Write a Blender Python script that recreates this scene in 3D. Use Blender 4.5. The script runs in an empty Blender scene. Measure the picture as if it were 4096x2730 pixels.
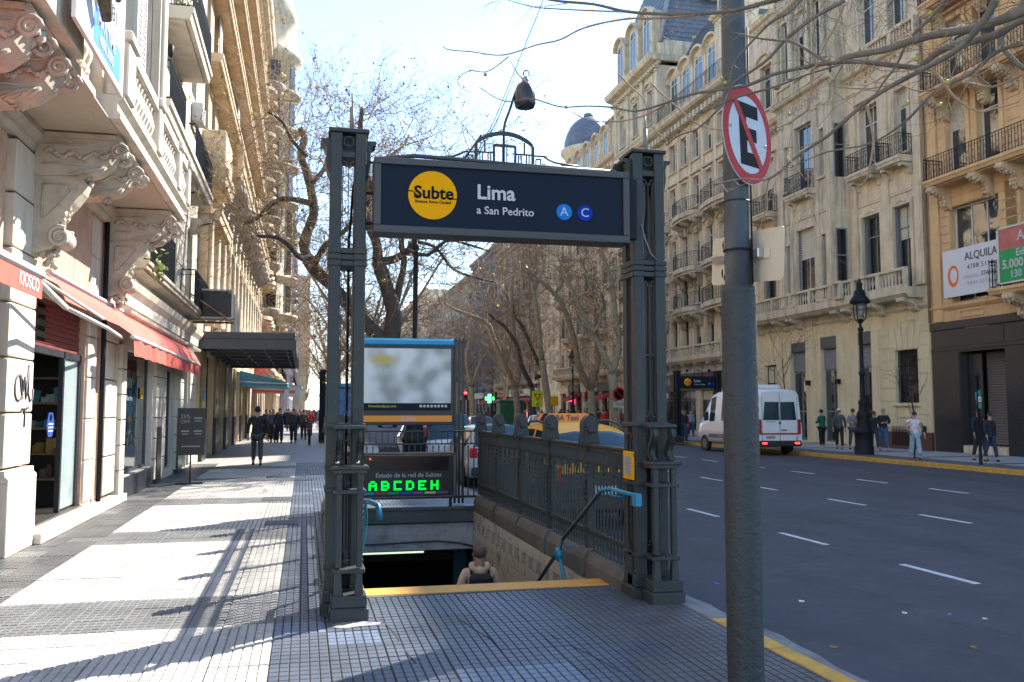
import bpy, math, random
from mathutils import Vector, Matrix
R = math.radians
rnd = random.Random(7)
SC = bpy.context.scene
COL = SC.collection
# ---------------------------------------------------------------- camera, sky, sun, exposure
cam = bpy.data.cameras.new('camera'); camo = bpy.data.objects.new('camera', cam); COL.objects.link(camo)
camo.location = (0, 0, 1.72); camo.rotation_euler = (R(90 + 4.38), 0, R(-13.09))
cam.sensor_width = 36; cam.lens = 31.36; cam.clip_end = 3000; cam.clip_start = .05
cam.dof.use_dof = True; cam.dof.focus_distance = 8.2; cam.dof.aperture_fstop = 5.6
SC.camera = camo
SUN_EL, SUN_AZ = 39.0, 51.7            # azimuth from +Y towards +X
w = bpy.data.worlds.new('World'); SC.world = w; w.use_nodes = True
nt = w.node_tree; bg = nt.nodes['Background']
sky = nt.nodes.new('ShaderNodeTexSky'); sky.sky_type = 'NISHITA'; sky.sun_disc = False
sky.sun_elevation = R(SUN_EL); sky.sun_rotation = R(SUN_AZ); sky.air_density = 1.0; sky.dust_density = .05; sky.ozone_density = 1.9
nt.links.new(sky.outputs[0], bg.inputs[0]); bg.inputs[1].default_value = .15
sl = bpy.data.lights.new('sun', 'SUN'); sl.energy = 5.0; sl.angle = R(.53); sl.color = (1, .94, .85)
so = bpy.data.objects.new('sun', sl); COL.objects.link(so)
sd = Vector((math.sin(R(SUN_AZ)) * math.cos(R(SUN_EL)), math.cos(R(SUN_AZ)) * math.cos(R(SUN_EL)), math.sin(R(SUN_EL))))
so.rotation_euler = sd.to_track_quat('Z', 'Y').to_euler(); so.location = (40, 40, 60)
SC.view_settings.view_transform = 'Standard'; SC.view_settings.look = 'None'
SC.view_settings.exposure = 1.66; SC.view_settings.gamma = 1
SC.render.engine = 'CYCLES'; SC.cycles.max_bounces = 6; SC.cycles.diffuse_bounces = 4; SC.cycles.glossy_bounces = 3
SC.cycles.transmission_bounces = 3; SC.cycles.transparent_max_bounces = 6
SC.cycles.use_denoising = True; SC.cycles.sample_clamp_indirect = 8

# ---------------------------------------------------------------- materials
MATS = {}
def M(name, col, rough=.7, var=.18, sc=2.0, bump=.15, bsc=30., metal=0., spec=.5, dirt=0., emit=0., streak=0., dcol=None, rust=0.):
    if name in MATS: return MATS[name]
    m = bpy.data.materials.new(name); m.use_nodes = True; N = m.node_tree; n = N.nodes; L = N.links.new
    b = n['Principled BSDF']
    b.inputs['Roughness'].default_value = rough; b.inputs['Metallic'].default_value = metal
    b.inputs['Specular IOR Level'].default_value = spec
    geo = n.new('ShaderNodeNewGeometry'); c3 = (*col, 1)
    if var > 0 or dirt > 0:
        no = n.new('ShaderNodeTexNoise'); no.inputs['Scale'].default_value = sc; no.inputs['Detail'].default_value = 6; no.inputs['Roughness'].default_value = .65
        L(geo.outputs['Position'], no.inputs['Vector'])
        r = n.new('ShaderNodeValToRGB'); r.color_ramp.elements[0].position = .3; r.color_ramp.elements[1].position = .72
        d = [max(0, c * (1 - var)) for c in col]; u = [min(1, c * (1 + var)) for c in col]
        r.color_ramp.elements[0].color = (*d, 1); r.color_ramp.elements[1].color = (*u, 1)
        L(no.outputs['Fac'], r.inputs[0]); out = r.outputs[0]
        if dirt > 0:
            n2 = n.new('ShaderNodeTexNoise'); n2.inputs['Scale'].default_value = .9; n2.inputs['Detail'].default_value = 8; n2.inputs['Roughness'].default_value = .72
            mp = n.new('ShaderNodeMapping'); mp.inputs['Scale'].default_value = (3, 3, .45 if streak else 3)
            L(geo.outputs['Position'], mp.inputs[0]); L(mp.outputs[0], n2.inputs['Vector'])
            r2 = n.new('ShaderNodeValToRGB'); r2.color_ramp.elements[0].position = .46 if streak else .48; r2.color_ramp.elements[1].position = .62 if streak else .7
            r2.color_ramp.elements[0].color = (0, 0, 0, 1); r2.color_ramp.elements[1].color = (dirt, dirt, dirt, 1)
            mx = n.new('ShaderNodeMix'); mx.data_type = 'RGBA'
            dc = dcol or tuple(c * .35 for c in col)
            L(n2.outputs['Fac'], r2.inputs[0]); L(r2.outputs[0], mx.inputs[0]); L(out, mx.inputs[6]); mx.inputs[7].default_value = (*dc, 1)
            out = mx.outputs[2]
        if rust > 0:
            n3 = n.new('ShaderNodeTexNoise'); n3.inputs['Scale'].default_value = 5.5; n3.inputs['Detail'].default_value = 9; n3.inputs['Roughness'].default_value = .75
            L(geo.outputs['Position'], n3.inputs['Vector']); r3 = n.new('ShaderNodeValToRGB'); r3.color_ramp.elements[0].position = .60; r3.color_ramp.elements[1].position = .66
            r3.color_ramp.elements[0].color = (0, 0, 0, 1); r3.color_ramp.elements[1].color = (rust, rust, rust, 1); m3 = n.new('ShaderNodeMix'); m3.data_type = 'RGBA'
            L(n3.outputs['Fac'], r3.inputs[0]); L(r3.outputs[0], m3.inputs[0]); L(out, m3.inputs[6]); m3.inputs[7].default_value = (.11, .05, .025, 1); out = m3.outputs[2]
        L(out, b.inputs['Base Color'])
        if rough > .12:
            rr = n.new('ShaderNodeMapRange'); rr.inputs['To Min'].default_value = max(.02, rough - .12); rr.inputs['To Max'].default_value = min(1, rough + .12)
            L(no.outputs['Fac'], rr.inputs[0]); L(rr.outputs[0], b.inputs['Roughness'])
    else: b.inputs['Base Color'].default_value = c3
    if bump > 0:
        nb = n.new('ShaderNodeTexNoise'); nb.inputs['Scale'].default_value = bsc; nb.inputs['Detail'].default_value = 4
        L(geo.outputs['Position'], nb.inputs['Vector'])
        bp = n.new('ShaderNodeBump'); bp.inputs['Strength'].default_value = bump; bp.inputs['Distance'].default_value = .02
        L(nb.outputs['Fac'], bp.inputs['Height']); L(bp.outputs[0], b.inputs['Normal'])
    if emit > 0:
        b.inputs['Emission Color'].default_value = c3; b.inputs['Emission Strength'].default_value = emit
    MATS[name] = m; return m

def glassmat(name, col, rough=.04, ior=1.9, wav=.02):
    m = M(name, col, rough, 0, bump=0); b = m.node_tree.nodes['Principled BSDF']; b.inputs['IOR'].default_value = ior
    n = m.node_tree.nodes; L = m.node_tree.links.new
    geo = n.new('ShaderNodeNewGeometry'); nb = n.new('ShaderNodeTexNoise'); nb.inputs['Scale'].default_value = 1.3
    L(geo.outputs['Position'], nb.inputs['Vector']); bp = n.new('ShaderNodeBump'); bp.inputs['Strength'].default_value = 1; bp.inputs['Distance'].default_value = wav
    L(nb.outputs['Fac'], bp.inputs['Height']); L(bp.outputs[0], b.inputs['Normal']); return m
def clear(name, col=(.8, .9, .9), a=.3):
    m = M(name, col, .03, 0, bump=0); b = m.node_tree.nodes['Principled BSDF']; b.inputs['Alpha'].default_value = a; return m

# ---------------------------------------------------------------- mesh building
WO = {}
def link(o, parent, W=(0, 0, 0)):
    COL.objects.link(o); W = Vector(W)
    if parent is not None:
        o.parent = parent; o.location = W - WO[parent.name]
    else: o.location = W
    WO[o.name] = W; return o
def tag(o, label=None, cat=None, group=None, kind=None):
    if label: o['label'] = label
    if cat: o['category'] = cat
    if group: o['group'] = group
    if kind: o['kind'] = kind
    return o
def thing(name, label, cat, loc=(0, 0, 0), group=None):
    o = bpy.data.objects.new(name, None); o.empty_display_size = .2
    link(o, None, loc); return tag(o, label, cat, group)

class MB:
    def __init__(s): s.v = []; s.f = []; s.m = []; s.sm = []
    def add(s, vs, fs, mi=0, sm=False):
        k = len(s.v); s.v += [tuple(p) for p in vs]
        for f in fs: s.f.append(tuple(i + k for i in f)); s.m.append(mi); s.sm.append(sm)
        return s
    def box(s, x0, y0, z0, x1, y1, z1, mi=0, b=0.):
        if x0 > x1: x0, x1 = x1, x0
        if y0 > y1: y0, y1 = y1, y0
        if z0 > z1: z0, z1 = z1, z0
        if b <= 0:
            v = [(x, y, z) for x in (x0, x1) for y in (y0, y1) for z in (z0, z1)]
            return s.add(v, [(0, 1, 3, 2), (4, 6, 7, 5), (0, 4, 5, 1), (2, 3, 7, 6), (0, 2, 6, 4), (1, 5, 7, 3)], mi)
        b = min(b, (x1 - x0) * .4, (y1 - y0) * .4, (z1 - z0) * .4)
        lo = (x0, y0, z0); hi = (x1, y1, z1); idx = {}; v = []
        for sx in (0, 1):
            for sy in (0, 1):
                for sz in (0, 1):
                    for a in range(3):
                        p = []
                        for k, t in enumerate((sx, sy, sz)):
                            e = lo[k] if t == 0 else hi[k]
                            if k != a: e += b if t == 0 else -b
                            p.append(e)
                        idx[(sx, sy, sz, a)] = len(v); v.append(p)
        F = []
        for a in range(3):
            o = [k for k in range(3) if k != a]
            for t in (0, 1):
                q = []
                for (c, d) in ((0, 0), (1, 0), (1, 1), (0, 1)):
                    key = [0, 0, 0]; key[a] = t; key[o[0]] = c; key[o[1]] = d; q.append(idx[(*key, a)])
                F.append(q)
        for a in range(3):
            o = [k for k in range(3) if k != a]
            for c in (0, 1):
                for d in (0, 1):
                    k0 = [0, 0, 0]; k0[o[0]] = c; k0[o[1]] = d; k1 = list(k0); k1[a] = 1
                    F.append([idx[(*k0, o[0])], idx[(*k1, o[0])], idx[(*k1, o[1])], idx[(*k0, o[1])]])
        for sx in (0, 1):
            for sy in (0, 1):
                for sz in (0, 1): F.append([idx[(sx, sy, sz, a)] for a in range(3)])
        return s.add(v, F, mi)
    def prism(s, pts, a0, a1, axis='y', mi=0, sm=False):
        """2-D outline extruded along an axis: y -> pts (x,z); x -> pts (y,z); z -> pts (x,y)"""
        n = len(pts)
        def P(p, a): return {'y': (p[0], a, p[1]), 'x': (a, p[0], p[1]), 'z': (p[0], p[1], a)}[axis]
        v = [P(p, a0) for p in pts] + [P(p, a1) for p in pts]
        k = len(s.v); s.add(v, [tuple(range(n)), tuple(range(2 * n - 1, n - 1, -1))], mi)
        for i in range(n):
            j = (i + 1) % n; s.f.append((k + i, k + j, k + n + j, k + n + i)); s.m.append(mi); s.sm.append(sm)
        return s
    def tube(s, pts, rad, n=6, mi=0, sm=True, cap=True):
        pts = [Vector(p) for p in pts]
        if not isinstance(rad, (list, tuple)): rad = [rad] * len(pts)
        k = len(s.v); prev = None
        for i, p in enumerate(pts):
            t = (pts[min(i + 1, len(pts) - 1)] - pts[max(i - 1, 0)])
            if t.length < 1e-9: t = Vector((0, 0, 1))
            t.normalize()
            if prev is None:
                a = t.orthogonal().normalized()
            else:
                a = prev - t * prev.dot(t)
                a = a.normalized() if a.length > 1e-6 else t.orthogonal().normalized()
            prev = a; b = t.cross(a)
            for j in range(n):
                an = 2 * math.pi * j / n
                s.v.append(tuple(p + (a * math.cos(an) + b * math.sin(an)) * rad[i]))
        for i in range(len(pts) - 1):
            for j in range(n):
                j2 = (j + 1) % n
                s.f.append((k + i * n + j, k + i * n + j2, k + (i + 1) * n + j2, k + (i + 1) * n + j)); s.m.append(mi); s.sm.append(sm)
        if cap:
            s.f.append(tuple(k + j for j in range(n - 1, -1, -1))); s.m.append(mi); s.sm.append(False)
            e = k + (len(pts) - 1) * n; s.f.append(tuple(e + j for j in range(n))); s.m.append(mi); s.sm.append(False)
        return s
    def lathe(s, prof, c=(0, 0, 0), n=12, mi=0, sm=True, axis='z', a0=0., a1=None):
        """profile (r, h) turned about an axis through c"""
        full = a1 is None; a1 = 2 * math.pi if full else a1; cols = n if full else n + 1
        k = len(s.v)
        for r, h in prof:
            for j in range(cols):
                an = a0 + (a1 - a0) * j / n; x, y = r * math.cos(an), r * math.sin(an)
                p = {'z': (x, y, h), 'y': (x, h, y), 'x': (h, x, y)}[axis]
                s.v.append((c[0] + p[0], c[1] + p[1], c[2] + p[2]))
        for i in range(len(prof) - 1):
            for j in range(n):
                j2 = (j + 1) % cols if full else j + 1
                s.f.append((k + i * cols + j, k + i * cols + j2, k + (i + 1) * cols + j2, k + (i + 1) * cols + j)); s.m.append(mi); s.sm.append(sm)
        if full:
            if prof[0][0] > 1e-4: s.f.append(tuple(k + j for j in range(n))); s.m.append(mi); s.sm.append(False)
            if prof[-1][0] > 1e-4:
                e = k + (len(prof) - 1) * n; s.f.append(tuple(e + j for j in range(n))); s.m.append(mi); s.sm.append(False)
        return s
    def blob(s, c, r, n=6, mi=0, sq=(1, 1, 1), jit=0.):
        k = len(s.v); m = max(3, n // 2)
        for i in range(m + 1):
            th = math.pi * i / m
            for j in range(n):
                ph = 2 * math.pi * j / n; q = 1 + (rnd.random() - .5) * jit
                s.v.append((c[0] + r * q * sq[0] * math.sin(th) * math.cos(ph), c[1] + r * q * sq[1] * math.sin(th) * math.sin(ph), c[2] + r * q * sq[2] * math.cos(th)))
        for i in range(m):
            for j in range(n):
                s.f.append((k + i * n + j, k + (i + 1) * n + j, k + (i + 1) * n + (j + 1) % n, k + i * n + (j + 1) % n)); s.m.append(mi); s.sm.append(True)
        return s
    def join(s, o, mat=None):
        k = len(s.v); s.v += [tuple(mat @ Vector(p)) for p in o.v] if mat else o.v
        s.f += [tuple(i + k for i in f) for f in o.f]; s.m += o.m; s.sm += o.sm; return s
    def mesh(s, name, mats):
        me = bpy.data.meshes.new(name); me.from_pydata(s.v, [], s.f)
        for m in (mats if isinstance(mats, (list, tuple)) else [mats]): me.materials.append(m)
        me.polygons.foreach_set('material_index', s.m); me.polygons.foreach_set('use_smooth', s.sm)
        me.update(); return me
    def build(s, name, mats, parent=None, W=(0, 0, 0)):
        """vertices are in world space unless W gives the object's origin"""
        return link(bpy.data.objects.new(name, s.mesh(name, mats)), parent, W)

def bake(o):
    """evaluate one object (text, skin) in a small scene of its own and return its mesh"""
    tsc = bpy.data.scenes.get('bake') or bpy.data.scenes.new('bake')
    tsc.collection.objects.link(o); vl = tsc.view_layers[0]; vl.update(); dg = vl.depsgraph; dg.update()
    me = bpy.data.meshes.new_from_object(o.evaluated_get(dg)); bpy.data.objects.remove(o); return me
_unit = {}
def piece(name, parent, m, x0, y0, z0, x1, y1, z1, b=True):
    """a box-shaped piece that shares one chamfered unit mesh per material"""
    key = (m.name, b)
    if key not in _unit:
        _unit[key] = MB().box(-.5, -.5, -.5, .5, .5, .5, b=.03 if b else 0).mesh(name, m)
    o = bpy.data.objects.new(name, _unit[key])
    link(o, parent, ((x0 + x1) / 2, (y0 + y1) / 2, (z0 + z1) / 2)); o.scale = (abs(x1 - x0), abs(y1 - y0), abs(z1 - z0)); return o
def inst(name, mesh, parent, W, rz=0., sc=None, rot=None):
    o = bpy.data.objects.new(name, mesh); link(o, parent, W)
    if rz: o.rotation_euler.z = rz
    if rot: o.rotation_euler = rot
    if sc: o.scale = sc
    return o
FACE = {'-y': (R(90), 0, 0), '+x': (R(90), 0, R(90)), '-x': (R(90), 0, R(-90)), '+y': (R(90), 0, R(180))}
def text(s, size, loc, face, mat, parent, name='lettering', align='CENTER', ext=.002, off=0., sx=1., shear=0., sp=1., rot=None):
    cu = bpy.data.curves.new(name, 'FONT'); cu.body = s; cu.size = size; cu.align_x = align; cu.align_y = 'CENTER'
    cu.extrude = ext; cu.offset = off; cu.resolution_u = 3; cu.shear = shear; cu.space_character = sp
    me = bake(bpy.data.objects.new('tmp', cu)); me.materials.clear(); me.materials.append(mat)
    o = bpy.data.objects.new(name, me); link(o, parent, loc); o.rotation_euler = rot or FACE[face]; o.scale = (sx, 1, 1); return o

# colours of the place
cream = M('cream_stucco', (.50, .45, .35), .8, .14, 1.2, .2, 25, dirt=.35, streak=1)
stone = M('weathered_limestone', (.56, .49, .36), .85, .18, 1.5, .3, 20, dirt=.55, streak=1, dcol=(.17, .145, .11))
stone2 = M('warm_limestone', (.62, .515, .365), .85, .16, 1.5, .3, 20, dirt=.45, streak=1, dcol=(.20, .155, .10))
grime = M('grimy_limestone', (.42, .36, .27), .88, .25, 1.7, .3, 20, dirt=.7, streak=1, dcol=(.09, .08, .07))
ochre = M('ochre_stucco', (.62, .41, .21), .82, .12, 1.3, .15, 25, dirt=.25, streak=1)
tan = M('tan_stone', (.56, .43, .28), .85, .2, 1.4, .25, 22, dirt=.4, streak=1)
yellowstone = M('pale_yellow_stucco', (.62, .53, .345), .82, .1, 1.2, .15, 25, dirt=.2, streak=1)
whitewash = M('white_painted_plaster', (.58, .52, .43), .8, .1, 1.4, .18, 25, dirt=.35, streak=1)
pink = M('pinkish_travertine', (.50, .33, .245), .6, .2, 2.6, .15, 18, dirt=.4)
granite = M('black_granite', (.028, .028, .032), .3, .4, 30, .03, 60)
redgran = M('brown_granite', (.10, .045, .04), .35, .4, 30, .03, 60)
slate = M('blue_slate', (.10, .12, .16), .5, .35, 6, .3, 14, dirt=.4, dcol=(.3, .32, .36))
iron = M('wrought_iron', (.010, .012, .017), .6, .3, 12, .1, 60, spec=.2)
steelgrey = M('dark_grey_metal', (.07, .075, .085), .5, .15, 3, .05, 30)
winglass = glassmat('window_glass', (.012, .022, .035), .03, 2.2, .004)
darkglass = glassmat('dark_window_glass', (.01, .012, .015), .06, 1.6, .006)
frame_w = M('white_window_frame', (.55, .55, .52), .5, .1, 4, 0)
frame_g = M('grey_window_frame', (.17, .20, .23), .55, .15, 4, 0)
shutter_m = M('grey_blue_shutter', (.10, .125, .15), .6, .2, 4, .05)
blind_m = M('roller_blind', (.5, .47, .38), .7, .08, 4, 0)
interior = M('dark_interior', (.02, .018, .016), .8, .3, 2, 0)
# ---------------------------------------------------------------- ground, road, pavements
asphalt = M('asphalt', (.040, .045, .057), .82, .16, 90, .5, 160, dirt=.35, dcol=(.085, .088, .095))
def wear(m, strength):
    # tyre-polished lanes, patches and fine sealed cracks
    N = m.node_tree; n = N.nodes; L = N.links.new; b = n['Principled BSDF']; src = b.inputs['Base Color'].links[0].from_socket
    g = n.new('ShaderNodeNewGeometry'); mp = n.new('ShaderNodeMapping'); mp.inputs['Scale'].default_value = (.9, .09, 1); L(g.outputs['Position'], mp.inputs[0])
    a = n.new('ShaderNodeTexNoise'); a.inputs['Scale'].default_value = 1.0; a.inputs['Detail'].default_value = 5; L(mp.outputs[0], a.inputs['Vector'])
    c = n.new('ShaderNodeTexNoise'); c.inputs['Scale'].default_value = .8; c.inputs['Detail'].default_value = 10; c.inputs['Roughness'].default_value = .7; L(g.outputs['Position'], c.inputs['Vector'])
    ad = n.new('ShaderNodeMath'); ad.operation = 'ADD'; L(a.outputs['Fac'], ad.inputs[0]); L(c.outputs['Fac'], ad.inputs[1])
    mr = n.new('ShaderNodeMapRange'); mr.inputs['From Min'].default_value = .7; mr.inputs['From Max'].default_value = 1.3; mr.inputs['To Min'].default_value = 1 - strength; mr.inputs['To Max'].default_value = 1 + strength; L(ad.outputs[0], mr.inputs[0])
    vd = n.new('ShaderNodeTexVoronoi'); vd.feature = 'DISTANCE_TO_EDGE'; vd.inputs['Scale'].default_value = .28
    ds = n.new('ShaderNodeVectorMath'); ds.operation = 'ADD'; sc = n.new('ShaderNodeVectorMath'); sc.operation = 'SCALE'; sc.inputs['Scale'].default_value = 1.3; L(c.outputs['Color'], sc.inputs[0]); L(g.outputs['Position'], ds.inputs[0]); L(sc.outputs[0], ds.inputs[1]); L(ds.outputs[0], vd.inputs['Vector'])
    cr = n.new('ShaderNodeMapRange'); cr.inputs['From Min'].default_value = .0015; cr.inputs['From Max'].default_value = .006; cr.inputs['To Min'].default_value = .62; cr.inputs['To Max'].default_value = 1; L(vd.outputs['Distance'], cr.inputs[0])
    mu = n.new('ShaderNodeMath'); mu.operation = 'MULTIPLY'; L(mr.outputs[0], mu.inputs[0]); L(cr.outputs[0], mu.inputs[1])
    vm = n.new('ShaderNodeVectorMath'); vm.operation = 'SCALE'; L(src, vm.inputs[0]); L(mu.outputs[0], vm.inputs['Scale']); L(vm.outputs[0], b.inputs['Base Color'])
wear(asphalt, .30)
concrete = M('kerb_concrete', (.19, .19, .19), .85, .3, 3, .35, 60, dirt=.5, dcol=(.08, .08, .08))
yellowpaint = M('yellow_kerb_paint', (.52, .30, .04), .7, .25, 5, .2, 60, dirt=.6, dcol=(.2, .17, .12))
lanepaint = M('white_road_paint', (.50, .52, .55), .7, .2, 9, .1, 60, dirt=.8, dcol=(.25, .25, .25))
grout2 = M('pale_pavement_grout', (.22, .21, .19), .9, .25, 6, .2, 60)
grout = M('pavement_grout', (.075, .066, .058), .9, .25, 6, .2, 60)
def S(name, mb, mats, parent=None): return tag(mb.build(name, mats, parent), kind='structure')
S('ground', MB().box(-600, -300, -.7, .2, 1500, -.5).box(3.3, -300, -.7, 700, 1500, -.5).box(.2, -300, -.7, 3.3, 8.76, -.5).box(.2, 23, -.7, 3.3, 1500, -.5), M('far_ground', (.12, .12, .12), .9, .2, .1, 0))
road = S('road', MB().box(3.56, -20, -.4, 19.62, 420, -.13), asphalt)
# lane lines: three dashed rows
for X, off in ((7.0, 8.28), (10.6, 12.63), (14.3, 17.1)):
    for k in range(-2, 16):
        ya = off + k * 3.06 - (.25 if k % 2 else 0)
        piece('lane_dash', road, lanepaint, X - .045, ya, -.131, X + .045, ya + 1.22, -.125, False)
# far pavement
fp = S('far_pavement', MB().box(19.76, -20, -.4, 25.6, 420, -.005), M('far_pavement_tiles', (.22, .22, .23), .7, .2, 1.5, .1, 30))
for Y in range(18, 66):          # alternating pale slabs and dark bands, each slab its own piece
    if Y % 4 == 0:
        piece('paving_band', fp, M('dark_paving', (.06, .065, .07), .6, .2, 3, .05), 21.3, Y, -.006, 25.4, Y + .42, .001, False)
    elif Y % 4 == 1:
        for k in range(3): piece('paving_slab', fp, M('pale_paving', (.34, .34, .34), .6, .15, 3, .05), 21.35 + k * 1.35, Y - .55, -.006, 22.66 + k * 1.35, Y + 2.95, .002, False)
S('far_border', MB().box(19.8, -20, -.3, 21.28, 420, .0), M('dark_border_tiles', (.085, .088, .095), .75, .25, 3, .1, 40))
fk = S('far_kerb', MB().box(19.63, -20, -.39, 19.75, 420, -.02), concrete)
for k in range(54):
    y0 = 14 + k * 1.2
    piece('kerb_stone', fk, yellowpaint, 19.6, y0, -.2, 19.79, y0 + 1.185, .012)
# near pavement: base around the stair pit (X .5..3.0, Y 8.75..15.75)
base = MB()
for a in ((-4.3, -6, .50, 420), (.50, -6, 3.0, 8.75), (.50, 15.72, 3.0, 420), (3.0, -6, 3.30, 420)):
    if a == (.50, 15.72, 3.0, 420): base.box(.50, 23.2, -.4, 3.0, 420, -.0165); base.box(.50, 15.72, -.35, 3.0, 23.2, -.0165)
    elif a[0] == .50: base.box(.50, -6, -.4, 3.0, 8.75, -.0165)
    else: base.box(a[0], a[1], -.4, a[2], a[3], -.0165)
def tilepat(name, col, gr=(.1, .09, .08)):
    m = M(name, col, .6, .12, 2, 0); N = m.node_tree; n = N.nodes
    geo = n.new('ShaderNodeNewGeometry'); br = n.new('ShaderNodeTexBrick'); br.offset = 0
    br.inputs['Scale'].default_value = 1; br.inputs['Brick Width'].default_value = .0667; br.inputs['Row Height'].default_value = .1; br.inputs['Mortar Size'].default_value = .006
    br.inputs['Color1'].default_value = (*col, 1); br.inputs['Color2'].default_value = (*[c * .9 for c in col], 1); br.inputs['Mortar'].default_value = (*gr, 1)
    N.links.new(geo.outputs['Position'], br.inputs['Vector']); N.links.new(br.outputs[0], n['Principled BSDF'].inputs['Base Color']); return m
pavement = S('near_pavement', base, tilepat('grooved_paving_far', (.40, .39, .36)))
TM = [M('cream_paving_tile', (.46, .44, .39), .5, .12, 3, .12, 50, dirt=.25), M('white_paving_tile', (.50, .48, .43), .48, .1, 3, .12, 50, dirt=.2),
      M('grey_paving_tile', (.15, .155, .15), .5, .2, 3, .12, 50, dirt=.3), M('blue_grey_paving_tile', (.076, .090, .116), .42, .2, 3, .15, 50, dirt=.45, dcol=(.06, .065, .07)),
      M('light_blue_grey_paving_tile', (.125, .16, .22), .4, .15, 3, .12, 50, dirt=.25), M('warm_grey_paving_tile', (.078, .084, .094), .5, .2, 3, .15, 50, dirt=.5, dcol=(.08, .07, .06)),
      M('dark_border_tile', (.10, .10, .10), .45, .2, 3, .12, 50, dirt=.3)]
def spots(m, sc, th, k):
    N = m.node_tree; n = N.nodes; L = N.links.new; b = n['Principled BSDF']; src = b.inputs['Base Color'].links[0].from_socket
    g = n.new('ShaderNodeNewGeometry'); v = n.new('ShaderNodeTexVoronoi'); v.inputs['Scale'].default_value = sc; L(g.outputs['Position'], v.inputs['Vector'])
    mr = n.new('ShaderNodeMapRange'); mr.inputs['From Min'].default_value = th * .8; mr.inputs['From Max'].default_value = th; mr.inputs['To Min'].default_value = k; mr.inputs['To Max'].default_value = 1; L(v.outputs['Distance'], mr.inputs[0])
    c = n.new('ShaderNodeTexNoise'); c.inputs['Scale'].default_value = 1.1; c.inputs['Detail'].default_value = 7; L(g.outputs['Position'], c.inputs['Vector'])
    m2 = n.new('ShaderNodeMapRange'); m2.inputs['From Min'].default_value = .35; m2.inputs['From Max'].default_value = .65; m2.inputs['To Min'].default_value = .82; m2.inputs['To Max'].default_value = 1.12; L(c.outputs['Fac'], m2.inputs[0])
    mu = n.new('ShaderNodeMath'); mu.operation = 'MULTIPLY'; L(mr.outputs[0], mu.inputs[0]); L(m2.outputs[0], mu.inputs[1])
    vm = n.new('ShaderNodeVectorMath'); vm.operation = 'SCALE'; L(src, vm.inputs[0]); L(mu.outputs[0], vm.inputs['Scale']); L(vm.outputs[0], b.inputs['Base Color'])
for m_ in TM: spots(m_, 3.1, .045, .45)
T = .4; NX, NY = 6, 4
def padmesh(mb, x, y, w, l, z=0., drop=.012, nx=NX, ny=NY, mi=0, g=.0036):
    for i in range(nx):
        for j in range(ny):
            a, b = x + w * i / nx + g, x + w * (i + 1) / nx - g; c, d = y + l * j / ny + g, y + l * (j + 1) / ny - g; e = .003
            mb.add([(a, c, z - drop), (b, c, z - drop), (b, d, z - drop), (a, d, z - drop), (a + e, c + e, z), (b - e, c + e, z), (b - e, d - e, z), (a + e, d - e, z)],
                   [(4, 5, 6, 7), (0, 1, 5, 4), (1, 2, 6, 5), (2, 3, 7, 6), (3, 0, 4, 7)], mi)
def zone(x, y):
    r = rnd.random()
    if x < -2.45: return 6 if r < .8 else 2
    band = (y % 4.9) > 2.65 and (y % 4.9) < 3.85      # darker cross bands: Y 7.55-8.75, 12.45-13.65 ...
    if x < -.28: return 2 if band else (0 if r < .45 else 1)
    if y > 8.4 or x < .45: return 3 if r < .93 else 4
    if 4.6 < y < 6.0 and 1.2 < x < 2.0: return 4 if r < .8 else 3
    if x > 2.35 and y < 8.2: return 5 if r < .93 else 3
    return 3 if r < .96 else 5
tile_me = {}
def tile_mesh(k, pale):
    if (k, pale) not in tile_me:
        mb = MB().box(-T / 2 + .002, -T / 2 + .002, -.016, T / 2 - .002, T / 2 - .002, -.008, 1)
        padmesh(mb, -T / 2 + .002, -T / 2 + .002, T - .004, T - .004, 0, .009)
        tile_me[k, pale] = mb.mesh('paving_tile', [TM[k], grout2 if pale else grout])
    return tile_me[k, pale]
far = [MB() for _ in TM]
cells = []
for iy in range(0, 66):
    for ix in range(17):
        x = -3.4 + T / 2 + ix * T; y = 3.6 + T / 2 + iy * T
        if x > .42 and x < 3.3 and 8.5 < y < 16.0: continue
        cells.append((y, x))
cells.sort(key=lambda c: c[0] - abs(c[1] + .2) * .01)
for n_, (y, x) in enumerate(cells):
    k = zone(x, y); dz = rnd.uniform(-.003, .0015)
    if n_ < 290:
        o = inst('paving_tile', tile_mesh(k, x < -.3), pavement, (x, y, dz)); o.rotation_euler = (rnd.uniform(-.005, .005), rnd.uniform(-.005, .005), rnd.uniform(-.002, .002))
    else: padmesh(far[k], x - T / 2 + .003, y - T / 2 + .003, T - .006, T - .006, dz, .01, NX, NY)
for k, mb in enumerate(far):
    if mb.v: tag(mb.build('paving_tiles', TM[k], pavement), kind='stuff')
# near kerb, yellow line, gutter
kb = S('near_kerb', MB().box(3.302, -6, -.4, 3.42, 420, -.03), concrete)
for k in range(34):
    y0 = 2.2 + k * .95
    piece('kerb_stone', kb, concrete if y0 > 6.3 else yellowpaint, 3.29, y0, -.2, 3.44, y0 + .94, .006)
gut = MB(); ys = [2 + i * .3 for i in range(180)]
v = []; f = []
for i, y in enumerate(ys):
    wv = .20 + .04 * math.sin(y * 1.3) + rnd.uniform(-.035, .035) + (.04 if 6.2 < y < 9 else 0)
    v += [(3.441, y, -.100), (3.56 + wv, y, -.1285), (3.441, y, -.35), (3.56 + wv, y, -.35)]
for i in range(len(ys) - 1): f += [(4 * i, 4 * i + 1, 4 * i + 5, 4 * i + 4)]
S('gutter', gut.add(v, f), concrete)
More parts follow.
